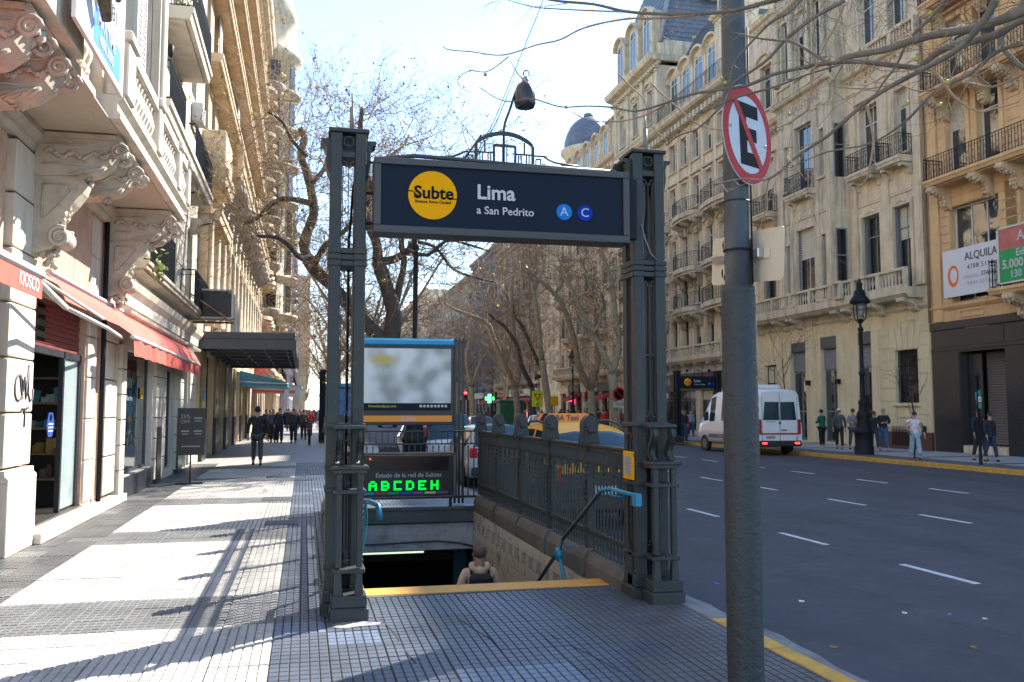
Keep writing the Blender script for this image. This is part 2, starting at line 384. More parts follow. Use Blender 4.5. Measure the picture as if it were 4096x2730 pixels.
# grates and covers in the pavement
cover = M('cast_iron_cover', (.06, .065, .07), .5, .3, 20, .2, 80)
for (x, y, w_, l_) in ((-.55, 13.9, .5, .55), (-.75, 17.6, .55, .7), (-.9, 23.5, .6, .5)):
    g = MB().box(x, y, -.01, x + w_, y + l_, .004)
    for i in range(7): g.box(x + .03 + i * (w_ - .06) / 7, y + .03, .004, x + .03 + (i + .55) * (w_ - .06) / 7, y + l_ - .03, .009)
    g.build('pavement_grate', cover, pavement)
# litter on the road
lit = [('paper', (.7, .7, .72)), ('blue_wrapper', (.05, .25, .6)), ('orange_wrapper', (.6, .2, .08)), ('pink_wrapper', (.7, .1, .3)), ('dry_leaf', (.3, .17, .06))]
spots = [(4.3, 8.9, 1), (4.35, 8.5, 0), (5.7, 7.1, 1), (5.35, 7.25, 0), (6.6, 6.9, 3), (5.9, 6.9, 0), (6.0, 5.9, 0), (5.1, 5.35, 2), (5.3, 5.2, 2), (4.6, 5.2, 1), (4.5, 4.85, 4), (6.3, 6.1, 0), (5.6, 4.2, 2), (5.1, 6.1, 4), (8.2, 6.2, 0), (7.0, 5.4, 4), (4.05, 6.35, 4), (4.7, 7.9, 0), (5.0, 4.45, 0), (7.7, 7.4, 0)]
for x, y, k in spots:
    a = rnd.uniform(0, 3); s_ = rnd.uniform(.018, .035); mb = MB()
    c, d = math.cos(a), math.sin(a)
    q = [(-1, -.6), (1, -.5), (.9, .6), (-.8, .7)]
    P_ = [(x + s_ * (p[0] * c - p[1] * d), y + s_ * (p[0] * d + p[1] * c)) for p in q]
    mb.add([(p[0], p[1], -.128) for p in P_] + [(p[0], p[1], -.124 + rnd.random() * .012) for p in P_], [(4, 5, 6, 7), (0, 1, 5, 4), (1, 2, 6, 5), (2, 3, 7, 6), (3, 0, 4, 7)])
    nm, c_ = lit[k]
    o = mb.build('litter', M(nm, c_, .6, .1, 20, 0)); tag(o, 'small %s lying on the asphalt near the kerb' % ['scrap of white paper', 'blue wrapper', 'orange wrapper', 'pink and yellow wrapper', 'brown dry leaf'][k], 'litter', 'litter on the road')
# turquoise paint marks on the road
teal = M('turquoise_road_paint', (.03, .22, .24), .8, .3, 10, .1)
for (x, y, a, b) in ((7.1, 6.75, .34, .06), (7.55, 6.95, .26, .07)):
    piece('paint_mark', road, teal, x, y, -.131, x + a, y + b, -.1275, False)

# cracks, a cement smear at the column foot and dropped bits on the pavement
crk = M('crack_dark', (.02, .018, .016), .95, 0, bump=0)
for pts in ([(.62, 7.85), (.66, 7.45), (.70, 7.05), (.73, 6.6), (.76, 6.2)], [(1.28, 7.35), (1.33, 7.0), (1.38, 6.7), (1.42, 6.4)], [(1.86, 6.75), (1.93, 6.4), (2.0, 6.05), (2.05, 5.7)], [(.30, 7.2), (.45, 7.45), (.62, 7.62)]):
    v = []
    for x, y in pts: k = rnd.uniform(-.008, .008); v += [(x + k, y, .0015), (x + k + rnd.uniform(.008, .014), y, .0015)]
    S('pavement_crack', MB().add(v, [(2 * i, 2 * i + 1, 2 * i + 3, 2 * i + 2) for i in range(len(pts) - 1)]), crk, pavement)
n = 22; pts = [(.42 + .20 * math.cos(6.283 * i / n) * rnd.uniform(.6, 1.15), 7.40 + .11 * math.sin(6.283 * i / n) * rnd.uniform(.6, 1.2)) for i in range(n)]
S('cement_smear', MB().prism(pts, -.004, .002, 'z'), M('pale_cement', (.26, .25, .24), .9, .35, 14, .3, 60, dirt=.5), pavement)
n = 22; pts = [(3.42 + .16 * math.cos(6.283 * i / n) * rnd.uniform(.6, 1.1) - .05, 7.35 + .2 * math.sin(6.283 * i / n) * rnd.uniform(.7, 1.2)) for i in range(n)]
# ---------------------------------------------------------------- underground station entrance
cast = M('grey_green_cast_iron', (.028, .036, .038), .5, .22, 4, .25, 45, metal=.1, spec=.35, dirt=.4, dcol=(.06, .055, .042), rust=.8)
castd = M('dark_cast_iron', (.020, .025, .026), .5, .3, 6, .15, 60, dirt=.35, dcol=(.08, .055, .035), rust=.5)
rust = M('rusty_edge', (.14, .06, .025), .8, .4, 8, .2, 40)
signgrey = M('sign_casing_grey', (.034, .038, .040), .45, .15, 4, .05, 60, dirt=.25)
navy = M('navy_sign_panel', (.003, .009, .022), .5, .06, 3, .02, 80, spec=.15)
yel = M('sign_yellow', (.66, .31, .0), .6, .03, 3, 0, spec=.1)
blk = M('sign_black', (.006, .007, .012), .6, 0, bump=0, spec=.1)
wht = M('sign_white', (.44, .45, .47), .5, 0, bump=0, spec=.1)
blueA = M('line_light_blue', (.005, .16, .50), .6, 0, bump=0, spec=.1)
blueC = M('line_dark_blue', (.002, .03, .32), .6, 0, bump=0, spec=.1)
cyan = M('cyan_handrail_paint', (.006, .18, .30), .35, .15, 5, .05, 60, dirt=.35, dcol=(.01, .03, .04))

def column(cx, side, label):
    """side = +1: the inner face looks towards -X (right column); -1 the mirror"""
    root = thing('lattice_column', label, 'column', (cx, 7.95, 0), 'iron columns of the station entrance')
    x0, x1, y0, y1 = cx - .155, cx + .155, 7.78, 8.10; p = .098
    for (xa, ya) in ((x0, y0), (x1 - p, y0), (x0, y1 - p), (x1 - p, y1 - p)):
        mb = MB().box(xa, ya, .2, xa + p, ya + p, 4.14, b=.006)
        mb.box(xa - .006, ya - .006, .213, xa + p + .006, ya + p + .006, .25, b=.006)
        for z in (1.70, 2.75, 3.4, 3.6, 3.8): mb.lathe([(.008, 0), (.008, .006), (.003, .009)], (xa + p / 2, ya + .002, z), 6, axis='y')
        mb.build('corner_post', cast, root)
    mb = MB()                                   # banded collar at two thirds height
    for z in (2.96, 3.015, 3.07):
        mb.box(x0 - .012, y0 - .012, z, x0 + p + .004, y1 + .012, z + .047, b=.004); mb.box(x1 - p - .004, y0 - .012, z, x1 + .012, y1 + .012, z + .047, b=.004)
        mb.box(x0 + .09, y0 + .004, z, x1 - .09, y1 - .004, z + .047, b=.004)
    mb.build('banded_collar', cast, root)
    mb = MB().box(x0 - .02, y0 - .02, 4.14, x1 + .02, y1 + .02, 4.175, b=.005).box(x0 + p, y0 + .01, 3.92, x1 - p, y1 - .01, 3.975, b=.004)
    mb.box(x0 + p, y0 + .09, 3.975, x1 - p, y1 - .09, 4.14)
    a, b, t = x0 + p + .012, x1 - p - .012, .010
    for (q0, r0, q1, r1) in ((a, 4.02, b, 4.03), (a, 4.10, b, 4.11), (a, 4.02, a + t, 4.11), (b - t, 4.02, b, 4.11)): mb.box(q0, y0 + .015, r0, q1, y0 + .035, r1)
    mb.build('cap', cast, root)
    for s in (-1, 1):                            # curved brackets under the cap, both flanks
        xe = x0 if s < 0 else x1
        pr = [(xe, 4.09), (xe + s * .085, 4.09), (xe + s * .085, 4.065), (xe + s * .05, 4.045), (xe + s * .034, 3.99), (xe + s * .038, 3.88), (xe + s * .028, 3.82), (xe, 3.77)]
        MB().prism(pr, y0 + .05, y1 - .05, 'y').build('scroll_bracket', cast, root)
    # greek-key ironwork on the four faces
    def key(mb, u0, u1, za, zb, F):
        w = (u1 - u0); t = .007; c = (u0 + u1) / 2
        for u in (u0 + .008, c, u1 - .008): mb.box(*F(u - t / 2), za + .05, *F(u + t / 2, 1), zb - .05)
        for (z, d) in ((zb - .05, 1), (za + .05, -1)):
            g = .022
            for (ua, ub, zc, zd) in ((u0 + .005, u0 + w * .36, z + d * .02, z + d * .03), (u0 + w * .36 - t, u0 + w * .36, z - d * g, z + d * .03),
                                     (u0 + w * .36, u1 - w * .36, z - d * g, z - d * (g - .01)), (u1 - w * .36, u1 - w * .36 + t, z - d * g, z + d * .03), (u1 - w * .36, u1 - .005, z + d * .02, z + d * .03)):
                mb.box(*F(ua), min(zc, zd), *F(ub, 1), max(zc, zd))
    for (za, zb) in ((3.13, 3.91), (1.63, 2.94), (.45, 1.52)):
        mb = MB()
        for yy in ((y0 + .02,) if za > 1 else (y0 + .02, y1 - .035)):
            key(mb, x0 + p, x1 - p, za, zb, lambda u, k=0, yy=yy: (u, yy + (.014 if k else 0)))
        for xx in (((x0 + .02) if side > 0 else (x1 - .035),) if za > 1 else (x0 + .02, x1 - .035)):
            F = lambda u, k=0, xx=xx: (xx + (.014 if k else 0), u)
            key(mb, y0 + p, (y0 + y1) / 2 - .004, za, zb, F); key(mb, (y0 + y1) / 2 + .004, y1 - p, za, zb, F)
        if za == 1.63: mb.box(x0 + .02, y0 + .03, 2.22, x1 - .02, y0 + .044, 2.235); mb.box(x0 + .03, y0 + .02, 2.22, x0 + .044, y1 - .02, 2.235); mb.box(x1 - .044, y0 + .02, 2.22, x1 - .03, y1 - .02, 2.235)
        mb.build('ironwork_panel', castd, root)
    # dark inner conduit and backing so that the column does not look hollow
    MB().tube([(cx + .02, 8.0, .2), (cx + .02, 8.0, 3.2), (cx + .05, 7.95, 3.7), (cx + .1, 7.95, 3.9)], .012, 6).build('conduit', iron, root)
    # lower front: moulded shelf, S consoles, ledge, legs, rings, plinth
    fy = 7.56
    mb = MB().box(x0 - .015, y0 - .015, 1.56, x1 + .015, y1 + .015, 1.60, b=.006).box(x0 + .05, fy + .02, 1.555, x1 + .01, y0, 1.585, b=.004)
    mb.box(x0 - .012, y0 - .012, 1.20, x1 + .012, y1 + .012, 1.235, b=.006)
    mb.box(x0 + .04, fy - .03, 1.222, x1 + .035, y0, 1.252, b=.006).box(x0 + .055, fy - .012, 1.19, x1 + .02, y0, 1.222, b=.004)
    for z in (1.02, .375): mb.box(x0 - .012, y0 - .012, z, x1 + .012, y1 + .012, z + .035, b=.005).box(x0 + .06, fy - .01, z, x1 + .014, y0, z + .035, b=.005)
    mb.build('moulding', cast, root)
    for lx in (x0 + .075, x1 - .065):
        # S-shaped console
        n = 12; outer = []; inner = []
        for i in range(n + 1):
            t = i / n; z = 1.555 - t * .30; y = 7.64 - .055 * math.sin(t * math.pi * 2 * .95 + .3) * (1 if t < .5 else .8) - (.02 if t > .85 else 0)
            outer.append((y - .028, z)); inner.append((y + .028, z))
        mb = MB().prism(outer + inner[::-1], lx, lx + .062, 'x', sm=True)
        mb.prism([(a[0] - .006, a[1]) for a in outer] + [(a[0] + .002, a[1]) for a in outer[::-1]], lx + .014, lx + .048, 'x', sm=True)
        mb.build('console', cast, root)
        mb = MB().box(lx + .006, fy, .42, lx + .056, fy + .05, 1.2, b=.006).box(lx + .002, fy - .004, 1.12, lx + .06, fy + .054, 1.19, b=.01)
        mb.add([(lx + .006, fy, .375), (lx + .056, fy, .375), (lx + .056, fy + .05, .375), (lx + .006, fy + .05, .375), (lx - .004, fy - .008, .2), (lx + .066, fy - .008, .2), (lx + .066, fy + .058, .2), (lx - .004, fy + .058, .2)],
               [(0, 1, 5, 4), (1, 2, 6, 5), (2, 3, 7, 6), (3, 0, 4, 7)])
        mb.build('front_leg', cast, root)
    mb = MB().box(x0 + .05, fy - .03, .10, x1 + .03, y0 - .008, .20, b=.008).box(x0 + .035, fy - .045, -.14, x1 + .045, y0 - .008, .10, b=.012)
    mb.box(x0 - .03, y0 - .006, -.14, x1 + .03, y1 + .03, .10, b=.01).box(x0 - .012, y0 - .005, .10, x1 + .012, y1 + .012, .21, b=.01)
    mb.build('plinth', cast, root)
    MB().box(x0 + .1, y0 + .10, .2, x1 - .1, y0 + .11, 1.19).build('dark_void_sheet', iron, root)  # added black sheet standing for the shaded void between the legs
    mb = MB()
    for q in (x0 + .155, x0 + .175): mb.box(q, fy + .1, .42, q + .008, fy + .11, 1.19)
    mb.box(x0 + .145, fy + .098, 1.1, x0 + .20, fy + .112, 1.11).box(x0 + .145, fy + .098, .46, x0 + .20, fy + .112, .47); mb.build('inner_rods', castd, root)
    # mast on the cap
    MB().tube([(cx + .03, 7.93, 4.17), (cx + .03, 7.93, 4.42)], .022, 8).tube([(cx + .03, 7.93, 4.42), (cx + .03, 7.93, 4.55)], .008, 6).build('mast', M('mast_metal', (.16, .15, .13), .6, .2, 8, 0), root)
    # panel towards the stairs with an arched head
    xi = x0 - .0 if side > 0 else x1
    s = -1 if side > 0 else 1
    mb = MB().box(xi, y0 + .10, .0, xi + s * .012, y1 - .10, .42, b=.003)
    for yy in (y0 + .115, y1 - .13): mb.box(xi, yy, .5, xi + s * .014, yy + .014, 1.50)
    arc = [(xi + s * .007, 7.94 + .075 * math.cos(math.pi * i / 8), 1.44 + .06 * math.sin(math.pi * i / 8)) for i in range(9)]
    mb.tube(arc, .009, 5)
    for i in range(7):
        for yy in (7.90, 7.98): mb.blob((xi + s * .012, yy, .98 - i * .05), .02 - .001 * i, 6, sq=(.6, 1, 1.3), jit=.4)
    mb.box(xi, y0 + .1, .40, xi + s * .02, y1 - .1, .43)
    mb.build('side_panel', cast, root)
    return root
cL = column(.345, -1, 'left grey cast iron lattice column of the station entrance beside the sunlit pavement')
cR = column(3.135, 1, 'right grey cast iron lattice column of the station entrance beside the roadway')
# loose wire and lamp on the right column
MB().tube([(3.05, 7.77, 3.45), (3.08, 7.74, 3.3), (3.13, 7.74, 3.18), (3.2, 7.77, 3.12)], .006, 5).build('loose_wire', M('grey_cable', (.2, .2, .2), .5, 0, bump=0), cR)
bl = thing('beacon_lamp', 'small dark beacon lamp with pale dome on top of the right column', 'lamp', (2.93, 8.02, 4.0))
MB().lathe([(.04, 3.97), (.062, 3.99), (.066, 4.05), (.055, 4.08)], (2.93, 8.02, 0), 12).build('lamp_body', iron, bl)
MB().lathe([(.055, 4.08), (.045, 4.105), (.02, 4.12), (0, 4.125)], (2.93, 8.02, 0), 12).build('lamp_dome', M('milky_dome', (.6, .55, .4), .3, 0, bump=0), bl)
MB().tube([(2.93, 8.02, 3.97), (2.96, 8.02, 3.85), (3.0, 8.02, 3.85)], .012, 6).build('lamp_arm', iron, bl)
# station sign
sg = thing('station_sign', 'navy station name sign Lima between the two iron columns', 'sign', (1.72, 7.7, 3.25))
xa, xb, za, zb = .555, 2.885, 3.25, 3.90
mb = MB().box(xa, 7.66, za, xb, 7.88, zb, b=.006)
for (p0, r0, p1, r1) in ((xa, za, xb, za + .055), (xa, zb - .06, xb, zb), (xa, za + .055, xa + .06, zb - .06), (xb - .06, za + .055, xb, zb - .06)): mb.box(p0, 7.625, r0, p1, 7.66, r1, b=.005)
mb.box(xa - .004, 7.615, za - .012, xb + .004, 7.885, za + .008, b=.003)
mb.build('casing', signgrey, sg)
MB().box(xa + .062, 7.65, za + .057, xb - .062, 7.664, zb - .062).build('name_panel', navy, sg)
mb = MB().tube([(xa + .02, 7.72, zb), (xa + .35, 7.7, zb + .045), (1.4, 7.7, zb + .035), (1.9, 7.7, zb + .02), (xb - .1, 7.72, zb + .02)], .02, 8)
mb.tube([(xa + .06, 7.75, zb - .02), (.52, 7.85, zb + .0), (.5, 7.9, 3.75)], .016, 8)
mb.build('cable_conduit', signgrey, sg)
mb = MB()
for z in (3.35, 3.62): mb.tube([(.46, 7.85, z), (.58, 7.8, z)], .014, 6).tube([(2.86, 7.8, z), (3.02, 7.85, z)], .014, 6)
mb.box(2.88, 7.72, 3.3, 2.99, 7.82, 3.86); mb.build('mounting_arm', iron, sg)
ly = 7.646
MB().lathe([(0, 0), (.214, 0), (.214, -.004), (0, -.004)][::-1], (1.065, ly, 3.588), 64, axis='y', sm=False).build('logo_disc', yel, sg)
text('Subte', .155, (1.075, ly - .006, 3.605), '-y', blk, sg, 'logo_lettering', off=.004, ext=.001)
text('Buenos Aires Ciudad', .037, (1.068, ly - .006, 3.528), '-y', blk, sg, 'logo_lettering', ext=.001, off=.0006)
MB().box(1.2, ly - .007, 3.558, 1.279, ly - .005, 3.567).box(.851, ly - .007, 3.612, .885, ly - .005, 3.621).add([(.885, ly - .007, 3.621), (.885, ly - .007, 3.612), (.93, ly - .007, 3.572), (.945, ly - .007, 3.577)], [(0, 1, 2, 3)]).build('logo_line', blk, sg)
text('Lima', .185, (1.455, ly - .004, 3.635), '-y', wht, sg, 'station_name', 'LEFT', off=.004)
text('a San Pedrito', .098, (1.455, ly - .004, 3.475), '-y', wht, sg, 'direction_lettering', 'LEFT', off=.001)
for x, c, m_ in ((2.262, 'A', blueA), (2.458, 'C', blueC)):
    d = MB().lathe([(0, 0), (.073, 0), (.073, -.004), (0, -.004)][::-1], (x, ly, 3.50), 40, axis='y', sm=False).build('line_disc', m_, sg)
    text(c, .115, (x, ly - .006, 3.499), '-y', wht, d, 'line_letter')
# openwork crest above the sign
cr = MB(); cy = 7.8; cx = 1.745
def bar(x0, z0, x1, z1, w_=.011): cr.box(cx + x0, cy - .01, z0, cx + x1, cy + .01, z1)
for s in (-1, 1):
    def vb(x, z0, z1, w_=.013): cr.box(cx + s * x - w_ / 2, cy - .01, z0, cx + s * x + w_ / 2, cy + .01, z1)
    def hb(xa_, xb_, z, w_=.011): cr.box(cx + s * xa_, cy - .01, z - w_ / 2, cx + s * xb_, cy + .01, z + w_ / 2)
    vb(.265, 3.93, 4.13, .026); vb(.10, 3.93, 4.12, .02); vb(.185, 4.05, 4.16); hb(.10, .25, 4.05)
    for x in (.13, .155, .205, .23): vb(x, 3.93, 4.045, .009)
    hb(.0, .10, 4.12, .02); hb(.278, .37, 4.045)
    cr.tube([(cx + s * a_, cy, z_) for a_, z_ in ((.37, 4.045), (.41, 4.02), (.47, 3.995), (.55, 3.985), (.70, 3.975))], .010, 5)
    vb(.34, 3.93, 4.015, .009); hb(.295, .34, 4.015, .009); vb(.375, 3.93, 3.975, .009)
    vb(.295, 3.93, 4.015, .007); vb(.36, 3.93, 3.985, .007)
    vb(.02, 3.93, 4.11, .007)
n = 14
arc = [(cx - .265 + .53 * i / n, 4.13 + .105 * math.sin(math.pi * i / n) ** .75) for i in range(n + 1)]
cr.prism([(a, b + .019) for a, b in arc] + [(a, b - .016) for a, b in arc[::-1]], cy - .012, cy + .012, 'y')
cr.box(cx - .6, cy - .02, 3.915, cx + .6, cy + .02, 3.935)
cro = cr.build('sign_crest', castd, sg)
# lamp on a bent stem, rising from the crest
lp = thing('bell_floodlight', 'dark bell shaped floodlight on a bent stem above the station sign', 'floodlight', (1.74, 7.85, 4.0))
MB().tube([(1.745, 7.84, 3.95), (1.745, 7.84, 4.28), (1.76, 7.84, 4.36), (1.81, 7.84, 4.50), (1.84, 7.84, 4.60)], .012, 8).build('stem', castd, lp)
MB().lathe([(.0, 4.50), (.055, 4.50), (.088, 4.51), (.100, 4.55), (.098, 4.62), (.088, 4.68), (.068, 4.725), (.04, 4.745), (0, 4.75)], (1.945, 7.84, 0), 24).build('shade', M('dark_lamp_shade', (.02, .022, .03), .35, .1, 5, 0), lp)
MB().lathe([(.035, 4.74), (.04, 4.76), (.03, 4.79), (.02, 4.80)], (1.955, 7.84, 0), 10).build('lamp_neck', M('tarnished_steel', (.25, .25, .25), .35, .2, 9, 0, metal=.8), lp)
lo = [(1.96 + .028 * math.sin(t), 7.84, 4.83 + .034 * math.cos(t)) for t in [i * math.pi / 6 - math.pi for i in range(13)]]
MB().tube(lo, .006, 6).build('hanging_loop', iron, lp)
MB().tube([(1.84, 7.84, 4.60), (1.87, 7.84, 4.68), (1.945, 7.84, 4.735)], .01, 6).build('bracket', iron, lp)
o = MB().tube([(1.62, 8.6, 4.2), (1.93, 9.0, 4.75), (2.57, 9.4, 6.3)], .006, 5).tube([(1.60, 8.6, 4.2), (1.90, 9.0, 4.75), (2.54, 9.4, 6.3), (2.9, 9.8, 7.2)], .005, 5).build('overhead_cable', M('teal_cable', (.01, .09, .11), .5, 0, bump=0))
tag(o, 'pair of thin dark teal cables slanting up across the sky behind the floodlight', 'cable')

# railings of the entrance
bar_me = MB().box(-.009, -.009, 0, .009, .009, .74).box(-.013, -.013, .70, .013, .013, .72).box(-.013, -.013, .02, .013, .013, .04).mesh('railing_bar', cast)
mb = MB().box(-.01, -.01, 0, .01, .01, .74)
for i in range(8): mb.blob((0, 0, .66 - i * .06), .026 - .0018 * i, 6, sq=(.7, 1, 1.25), jit=.5)
for s in (-1, 1): mb.tube([(0, 0, .60), (0, s * .035, .66), (0, s * .05, .71), (0, s * .03, .735)], .008, 5)
orn_me = mb.mesh('garland_bar', castd)
shortbar_me = MB().box(-.007, -.007, 0, .007, .007, .12).mesh('frieze_bar', cast)
balu_me = MB().lathe([(.022, 0), (.022, .02), (.012, .03), (.016, .07), (.02, .11), (.012, .15), (.02, .17), (.02, .185)], (0, 0, 0), 6).mesh('baluster', cast)
mb = MB()
n = 14; out = []
for i in range(n + 1):
    a = math.pi * i / n; out.append((-.095 * math.cos(a) * 1, .15 + .105 * math.sin(a)))
out = [(-.115, 0), (-.10, .06), (-.088, .12)] + out[1:-1] + [(.088, .12), (.10, .06), (.115, 0)]
out = [(a * .98, b * 1.3) for a, b in out]
mb.prism(out, -.055, .055, 'y', sm=True)
inn = [(a * .72, .03 + b * .82) for a, b in out]
mb.prism(inn, -.064, .064, 'y')
for k in range(9): mb.blob((rnd.uniform(-.05, .05), rnd.choice((-1, 1)) * .064, rnd.uniform(.07, .26)), rnd.uniform(.014, .028), 6, sq=(1, .6, 1), jit=.4)
mb.blob((0, -.066, .17), .036, 8, sq=(1, .5, 1.5)); mb.blob((0, .066, .17), .036, 8, sq=(1, .5, 1.5))
cap_me = mb.mesh('crest_plaque', cast)
mb = MB().box(-.04, -.045, 0, .04, .045, 1.12, b=.006)
for z in (.2, .78, .86, 1.05): mb.box(-.052, -.057, z, .052, .057, z + .03, b=.006)
for s in (-1, 1):
    for i in range(8): mb.blob((s * .045, 0, .72 - i * .06), .026 - .001 * i, 6, sq=(.6, 1, 1.2), jit=.5)
post_me = mb.mesh('railing_post', cast)
postsY = [9.42, 11.0, 12.58, 14.12, 15.6]
def railing(X, label):
    root = thing('entrance_railing', label, 'railing', (X, 12, 0), 'ornate railings of the station entrance')
    mb = MB().box(X - .035, 8.1, 1.315, X + .035, 15.68, 1.345, b=.006).box(X - .022, 8.1, 1.275, X + .022, 15.68, 1.315)
    for i in range(94): mb.box(X - .03, 8.16 + i * .08, 1.295, X + .03, 8.18 + i * .08, 1.312)
    mb.build('top_rail', cast, root)
    mb = MB().box(X - .018, 8.1, 1.13, X + .018, 15.68, 1.155)
    for i in range(94): mb.box(X - .024, 8.16 + i * .08, 1.135, X + .024, 8.175 + i * .08, 1.15)
    mb.build('middle_rail', cast, root)
    mb = MB().box(X - .028, 8.1, .40, X + .028, 15.68, .425, b=.005).box(X - .02, 8.1, .375, X + .02, 15.68, .40)
    for y in postsY: mb.box(X - .036, y - .05, .37, X + .036, y + .05, .43)
    mb.build('bottom_rail', cast, root)
    y = 8.2; i = 0
    while y < 15.6:
        if all(abs(y - q) > .075 for q in postsY):
            inst('garland_bar' if i % 3 == 1 else 'railing_bar', orn_me if i % 3 == 1 else bar_me, root, (X, y, .42 if i % 3 != 1 else .40))
            inst('frieze_bar', shortbar_me, root, (X, y, 1.155)); inst('frieze_bar', shortbar_me, root, (X, y + .052, 1.155)) if all(abs(y + .05 - q) > .06 for q in postsY) else None
            inst('baluster', balu_me, root, (X, y, .20))
        y += .1045; i += 1
    for y in postsY:
        p = inst('railing_post', post_me, root, (X, y, .22)); inst('crest_plaque', cap_me, p, (X, y, 1.325))
    # moulded stone kerb under the railing, in blocks
    pr = [(-.11, -.06), (.13, -.06), (.13, .10), (.10, .14), (.07, .20), (-.06, .20), (-.09, .15), (-.11, .10)]
    yy = [8.1, 9.25, 9.6, 10.85, 11.15, 12.4, 12.75, 13.95, 14.3, 15.68]
    for k in range(len(yy) - 1):
        g = .022 if k % 2 else 0
        MB().prism([(X + (a + (g if a > 0 else -g)), b + (g if b > 0 else 0)) for a, b in pr], yy[k] + .004, yy[k + 1] - .004, 'y').build('kerb_block', curb, root)
    return root
curb = M('dark_coping_stone', (.085, .082, .078), .7, .3, 3, .3, 40, dirt=.5, dcol=(.18, .15, .11))
rR = railing(3.06, 'ornate iron railing with rounded crests between the stairs and the taxi')
rL = railing(.42, 'ornate iron railing with rounded crests along the sunlit pavement side of the stairs')
br = thing('rear_railing', 'short iron railing across the back of the stairwell under the map board', 'railing', (1.7, 15.75, 0))
mb = MB().box(.45, 15.72, 1.32, 3.05, 15.78, 1.35, b=.006).box(.45, 15.735, 1.10, 3.05, 15.765, 1.125).box(.45, 15.73, .16, 3.05, 15.77, .2)
mb.build('rail', cast, br)
for i in range(24):
    x = .55 + i * .105; inst('railing_bar', bar_me, br, (x, 15.75, .2), sc=(1, 1, 1.2)); inst('frieze_bar', shortbar_me, br, (x + .05, 15.75, 1.125), sc=(1, 1, 1.6))
# stair pit
pit = tag(bpy.data.objects.new('stairwell', None), kind='structure'); link(pit, None, (1.75, 12, 0))
walltile = M('cream_wall_tile', (.48, .44, .37), .3, .12, 5, .03, 20, dirt=.3, dcol=(.16, .13, .09))
greytile = M('grey_wall_tile', (.26, .26, .25), .3, .15, 5, .03, 20, dirt=.4, dcol=(.12, .1, .08))
greent = M('white_lintel_tile', (.42, .44, .46), .3, .18, 4, .05, 20, dirt=.4, dcol=(.14, .09, .05))
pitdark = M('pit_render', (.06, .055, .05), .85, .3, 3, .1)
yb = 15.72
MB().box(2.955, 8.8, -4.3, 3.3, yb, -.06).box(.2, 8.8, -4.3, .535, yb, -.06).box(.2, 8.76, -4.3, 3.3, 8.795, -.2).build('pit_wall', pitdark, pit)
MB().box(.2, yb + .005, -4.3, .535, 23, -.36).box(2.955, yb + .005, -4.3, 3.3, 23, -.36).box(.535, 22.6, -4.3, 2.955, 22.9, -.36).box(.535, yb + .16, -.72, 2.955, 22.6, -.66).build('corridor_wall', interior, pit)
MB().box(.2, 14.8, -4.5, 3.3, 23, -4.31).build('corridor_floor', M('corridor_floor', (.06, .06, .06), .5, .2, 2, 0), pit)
step_me = MB().box(.54, 0, -.18, 2.95, .32, 0, b=.008).mesh('step', M('stair_stone', (.16, .155, .15), .6, .25, 4, .1, dirt=.4))
for i in range(21): inst('step', step_me, pit, (0, 9.0 + i * .29, -.175 * (i + 1)))
nrow = 0
for r in range(9):
    zt = -.075 - r * .15
    for k in range(34):
        y = 8.85 + k * .2 + (0.0)
        if zt - .15 > -.59 * (y - 9.2) + .6: pass
        if y + .2 > yb: continue
        m_ = walltile
        if r == 1: m_ = greytile if k % 2 else walltile
        elif rnd.random() < .07: m_ = greytile
        piece('wall_tile', pit, m_, 2.936 + rnd.uniform(-.0015, .0015), y + .006, zt - .140, 2.958, y + .194, zt, False)
for r in range(7):
    for k in range(24):
        x = .545 + k * .1
        piece('lintel_tile', pit, greent, x + .002, yb - .022 + rnd.uniform(-.001, .001), -.27 - r * .065 - .062, x + .098, yb, -.27 - r * .065, False)
MB().box(.535, yb, -.74, 2.955, yb + .15, .0).build('lintel_wall', pitdark, pit)
MB().box(.50, yb - .09, -.25, 3.0, yb - .003, -.02, b=.01).box(.50, yb - .12, -.03, 3.0, yb + .2, .03, b=.008).build('lintel_beam', M('blue_grey_steel_beam', (.06, .075, .085), .45, .25, 4, .1, dirt=.4, dcol=(.1, .06, .04)), pit)
MB().tube([(.6, yb - .035, -.5), (1.1, yb - .035, -.6), (2.3, yb - .035, -.57), (2.7, yb - .035, -.62), (2.93, yb - .035, -.68)], .016, 6).build('cable_pipe', M('old_pipe', (.06, .055, .05), .6, .2, 5, 0), pit)
MB().box(1.0, yb + .02, -.775, 2.08, yb + .07, -.745).build('strip_light', M('tube_light', (.85, 1, .72), .5, 0, bump=0, emit=.30), tag(thing('ceiling_tube_light', 'lit greenish tube light under the lintel above the stairs', 'lamp', (1.5, yb, -.75))))
MB().box(2.70, 16.3, -3.5, 2.94, 16.5, -.8).build('teal_door_frame', M('teal_paint', (.01, .09, .11), .5, .2, 4, 0), pit)
MB().box(.535, 17.2, -1.15, 2.955, 17.35, -.73).build('corridor_beam', M('corridor_beam_paint', (.04, .045, .05), .6, .2, 4, 0), pit)
S('stair_edge', MB().box(.50, 8.47, -.10, 3.03, 8.80, .006, b=.006).box(.52, 8.80, -.175, 2.96, 9.0, -.1), M('yellow_step_edge', (.62, .30, .035), .6, .15, 5, .1, 60, dirt=.45, dcol=(.40, .22, .10)))
S('stair_edge_border', MB().box(.50, 8.40, -.10, 3.05, 8.466, .001), grout)
S('pit_rim', MB().box(3.18, 8.75, -.4, 3.30, 15.7, .0).box(.5, 8.79, -.4, .53, 15.7, -.07), concrete)
